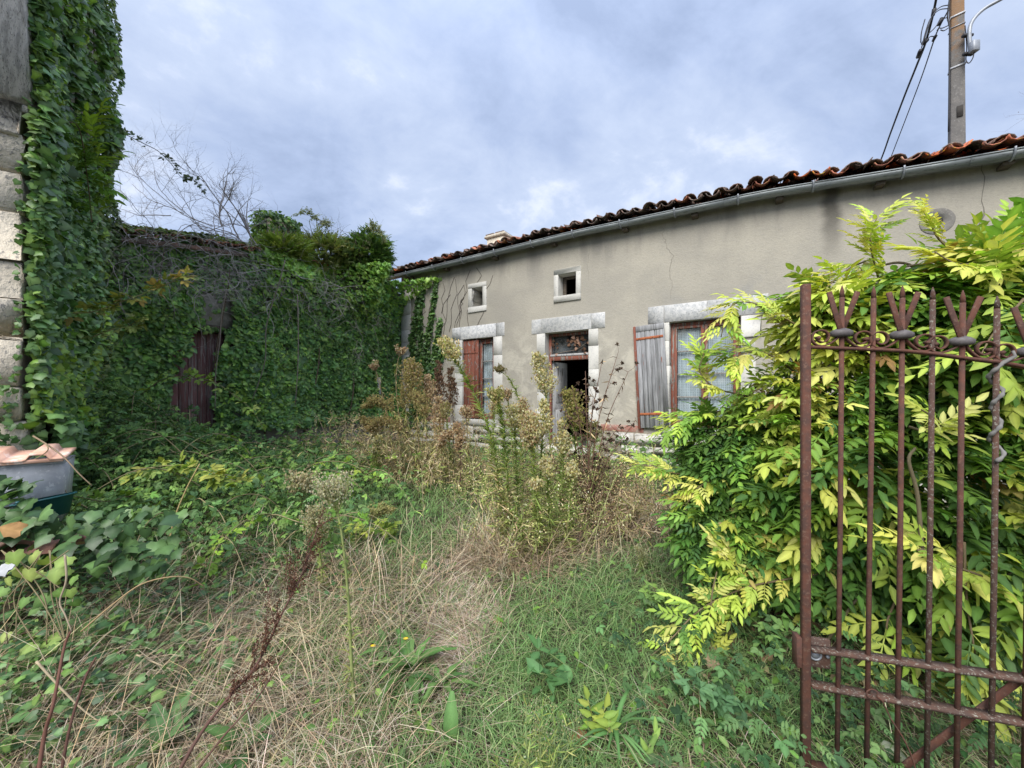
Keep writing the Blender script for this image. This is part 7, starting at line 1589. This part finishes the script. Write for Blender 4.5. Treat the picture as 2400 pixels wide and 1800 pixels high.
for i, (lab, x, y, s_, cl) in enumerate((('nettle-like leafy plant on the mown grass near the gate', 1288, 1625, .075, [(.09, .2, .07), (.12, .25, .09)]), ('small plant with bright yellow-green leaves on the mown strip', 905, 1268, .085, [(.38, .44, .07), (.30, .42, .08)]), ('yellow-leaved bramble sprig near the dead stalk', 835, 1275, .08, [(.36, .40, .07), (.26, .36, .08)]), ('small bright leafy weed under the wisteria runner', 1530, 1440, .07, [(.2, .32, .08), (.14, .25, .07)]), ('leafy bramble shoot between grass and gate stile', 1700, 1690, .085, [(.10, .21, .09), (.15, .28, .12)]), ('bramble shoot with fresh tips beside the gate lock', 1810, 1530, .08, [(.09, .19, .07), (.2, .34, .1)]))):
    rg = np.random.default_rng(80 + i); g = gz(x, y, 0); r_ = root('leafy_weed', lab, 'weed', tuple(g)); mb = MB(); pp = []
    for k in range(5):
        q = smooth_pts([g, g + np.array((rg.normal(0, .05), rg.normal(0, .05), .09)), g + np.array((rg.normal(0, .10), rg.normal(0, .08), .15 + .04 * rg.random()))], 4); mb.tube(q, .0025, 4, col=(.15, .2, .07)); pp += [q[j] for j in (3, 5, 6, 7, 8, 8, 8)]
    pp = np.array(pp); n = len(pp); obj('stem', mb, M['stemmat'], r_); leaf_parts('leaf', OVAL if i == 0 else TRI, pp, frames(rand_unit(n, rg) * (1, 1, .4), np.array((0, -.3, 1.0)) + rand_unit(n, rg) * .4), s_ * rg.uniform(.7, 1.3, n), palette(n, cl, None, .15, rg), M['leaf_soft'], r_, 3)
# one tall paddle leaf, the young ash shoot
g = gz(1062, 1745, 0); r_ = root('paddle_leaf_plant', 'single upright paddle-shaped leaf standing over the straw', 'plant', tuple(g)); b_ = P(1058, 1700, g[1]); tp = P(1058, 1640, g[1] - .01)
leaf_parts('leaf', T_strap(.10, -.06), np.array([P(1056, 1735, g[1])]), frames(np.array([[.02, .05, 1.0]]), np.array([[.1, -1.0, .2]])), np.array([.20]), np.array([[.14, .27, .09]]), M['leaf_weed'], r_, 1); obj('stem', MB().tube([g, P(1056, 1736, g[1])], .003, 5, col=(.25, .3, .14)), M['stemmat'], r_)
g = gz(1400, 1735, 0); r_ = root('ash_seedling', 'young yellow-green shoot with glossy pointed leaves near the gate', 'seedling', tuple(g)); tp = P(1378, 1640, g[1]); mb = MB(); pp, aa = [], []
for (x, y) in ((1378, 1640), (1432, 1690), (1418, 1660)):
    e_ = P(x, y, g[1] - .02); mb.tube(smooth_pts([g, (g + e_) / 2 + (0, .01, .01), e_], 4), .003, 5, col=(.26, .28, .08))
    for k in range(6):
        t = .35 + .65 * k / 5; pp.append(g + (e_ - g) * t); a = 1 if k % 2 else -1; aa.append(unit((e_ - g) * 1.6 + np.array((a * .45, -.12, .05))) if k < 5 else unit(e_ - g))
pp, aa = np.array(pp), np.array(aa); n = len(pp); obj('stem', mb, M['stemmat'], r_); leaf_parts('leaf', T_oval(.20, .09, .1), pp, frames(aa, np.array((0, -.9, .5)) + rand_unit(n) * .35), RNG.uniform(.055, .085, n), palette(n, [(.30, .40, .08), (.38, .44, .10), (.22, .34, .07)], None, .12), M['leaf_soft'], r_, 4)
g = gz(1500, 1795, 0); r_ = root('leafy_shoot', 'pale pointed leaf shoot at the bottom between seedling and gate', 'shoot', tuple(g)); pp = np.array([P(1505 + 6 * k, 1790 - 14 * k, g[1]) for k in range(6)]); n = len(pp); obj('stem', MB().tube([g, pp[-1]], .003, 5, col=(.2, .25, .1)), M['stemmat'], r_)
leaf_parts('leaf', T_oval(.17, .08, .1), pp, frames(np.array((.0, -.1, 1.0)) + rand_unit(n) * .55, np.array((0, -1., .4)) + rand_unit(n) * .3), RNG.uniform(.06, .085, n), palette(n, [(.18, .32, .09), (.25, .38, .1)]), M['leaf_soft'], r_, 2)
# pale-leaved ivy sprays at the heap's foot
rg = np.random.default_rng(90); g = P(130, 1400, 1.95); r_ = root('ivy_spray', 'spray of paler heart-shaped ivy leaves hanging before the dark hollow', 'ivy', (g[0], g[1], g[2] - .25)); n = 30; pp = np.array([P(x, y, 1.95 + rg.normal(0, .06)) for x, y in zip(rg.uniform(10, 190, n), rg.uniform(1285, 1520, n))]); leaf_parts('leaf', IVY, pp, frames(np.array((0, -.2, -.8)) + rand_unit(n, rg) * .7, np.array((.1, -.9, .5)) + rand_unit(n, rg) * .4), rg.uniform(.04, .075, n), palette(n, [(.22, .34, .08), (.15, .27, .07), (.30, .38, .11)], None, .15, rg), M['leaf_soft'], r_, 5)
mb = MB()
for k in range(8): mb.tube(smooth_pts([P(rg.uniform(0, 180), 1290, 1.97), P(rg.uniform(0, 180), 1400, 1.93), P(rg.uniform(0, 180), 1510, 1.9)], 5), .003, 4, col=(.24, .2, .11))
obj('stem', mb, M['stemmat'], r_)
rg = np.random.default_rng(91); g = P(130, 1220, 2.3); r_ = root('ivy_spray', 'big glossy ivy leaves spilling in front of trough and basin', 'ivy', (g[0], g[1], g[2] - .25)); n = 120; xx = rg.uniform(-20, 420, n); yy_ = rg.uniform(1190, 1330, n) + .0 * xx; pp = np.array([P(x, y, 2.22 + rg.normal(0, .07)) for x, y in zip(xx, yy_)]); ex_ = np.array([P(x, y, 2.26 + rg.normal(0, .02)) for x, y in zip(rg.uniform(-30, 95, 40), rg.uniform(1120, 1215, 40))]); pp = np.concatenate([pp, ex_]); n = len(pp)
leaf_parts('leaf', IVY, pp, frames(np.array((.1, -.5, -.5)) + rand_unit(n, rg) * .6, np.array((0, -.65, .75)) + rand_unit(n, rg) * .4), rg.uniform(.06, .10, n), palette(n, DARK, None, .22, rg), M['leaf_gloss'], r_, 6)
# fallen leaves and flowers
for i, (lab, x, y, s_, c_) in enumerate((('curled orange-brown dead leaf lying on the straw path', 1157, 1460, .085, (.42, .22, .12)), ('small pinkish dead leaf on the straw path', 1074, 1483, .05, (.45, .28, .2)), ('brown curled leaf at the foot of the young seedling', 1350, 1735, .075, (.34, .16, .08)), ('orange dead leaf caught on ivy below the basin', 48, 1245, .09, (.52, .30, .13)), ('pale dry leaf resting in the straw beneath the wisteria', 1655, 1555, .09, (.42, .30, .2)), ('cream dry leaf hanging in the brambles before the gate', 1713, 1672, .07, (.55, .52, .36)), ('white-green leaf among brambles behind the gate bars', 2075, 1775, .09, (.5, .55, .42)))):
    g = gz(x, y, .03) if i not in (3,) else P(x, y, 2.1); rg = np.random.default_rng(200 + i); V, F, k = T_ivy(); V = V * s_; V[:, 2] += .5 * (V[:, 0] ** 2) / s_ + rg.normal(0, .004, len(V))
    L = Leaves().add((V / s_, F, k * .8), np.array([g]), frames(np.array([[rg.normal(), -.6, -.1 if i != 3 else .6]]), np.array([[.1, -.7, .8]])), np.array([s_]), np.array([c_])); o = obj('dead_leaf', L.mesh('dead_leaf'), M['dry_leaf']); tag(o, lab, 'leaf'); recentre(o)
M['petal'] = simple('yellow_petal', (.75, .55, .02), (.7, .48, .02), 20, .6, 0)
for i, (lab, x, y) in enumerate((('small yellow flower in the grass, nearer the dead dock stalk', 874, 1515), ('small yellow flower above the toothed rosette', 951, 1498))):
    g = G(x, y + 60); c = P(x, y, g[1]); r_ = root('yellow_flower', lab, 'flower', tuple(g)); obj('stem', MB().tube([g, c], .0015, 4, col=(.16, .22, .08)), M['stemmat'], r_); mb = MB()
    for k in range(9):
        a = 2 * math.pi * k / 9; d = np.array((math.cos(a), math.sin(a) * .8, .35)); sd_ = np.array((-math.sin(a), math.cos(a), 0)); mb.add([c, c + d * .010 + sd_ * .004, c + d * .016, c + d * .010 - sd_ * .004], [(0, 1, 2, 3)])
    obj('petal_ring', mb, M['petal'], r_)
for (x, y, lab) in ((88, 545, 'yellowing ivy leaf standing out on the wall end'),):
    pass
# dead orange leaves caught behind the transom
tl_ = root('dead_leaf_bunch', 'bunch of brown dead creeper leaves pressed behind the door transom glass', 'leaves', tuple(hw(-3.3, .19, 2.4))); rg = np.random.default_rng(66); n = 34; x = np.concatenate([rg.normal(-3.18, .13, 22), rg.normal(-3.68, .05, 6), rg.normal(-2.98, .05, 6)]); z = np.concatenate([rg.normal(2.62, .06, 22), rg.normal(2.5, .10, 6), rg.normal(2.47, .09, 6)]); pp = np.array([hw(a, .185 - .02 * rg.random(), b_) for a, b_ in zip(np.clip(x, -3.76, -2.95), np.clip(z, 2.37, 2.74))]); leaf_parts('leaf', IVY, pp, frames(rand_unit(n, rg), np.tile(unit(hw(0, -1, 0) - hw(0, 0, 0)), (n, 1)) + rand_unit(n, rg) * .5), rg.uniform(.05, .10, n), palette(n, [(.22, .12, .075), (.32, .2, .14), (.15, .085, .06)], None, .2, rg), M['dry_leaf'], tl_, 4)
obj('stem', MB().tube(smooth_pts([hw(-3.77, .18, 2.38), hw(-3.5, .175, 2.42), hw(-3.2, .18, 2.46), hw(-2.95, .18, 2.6)], 5), .005, 4, col=(.25, .2, .16)), M['twig'], tl_)
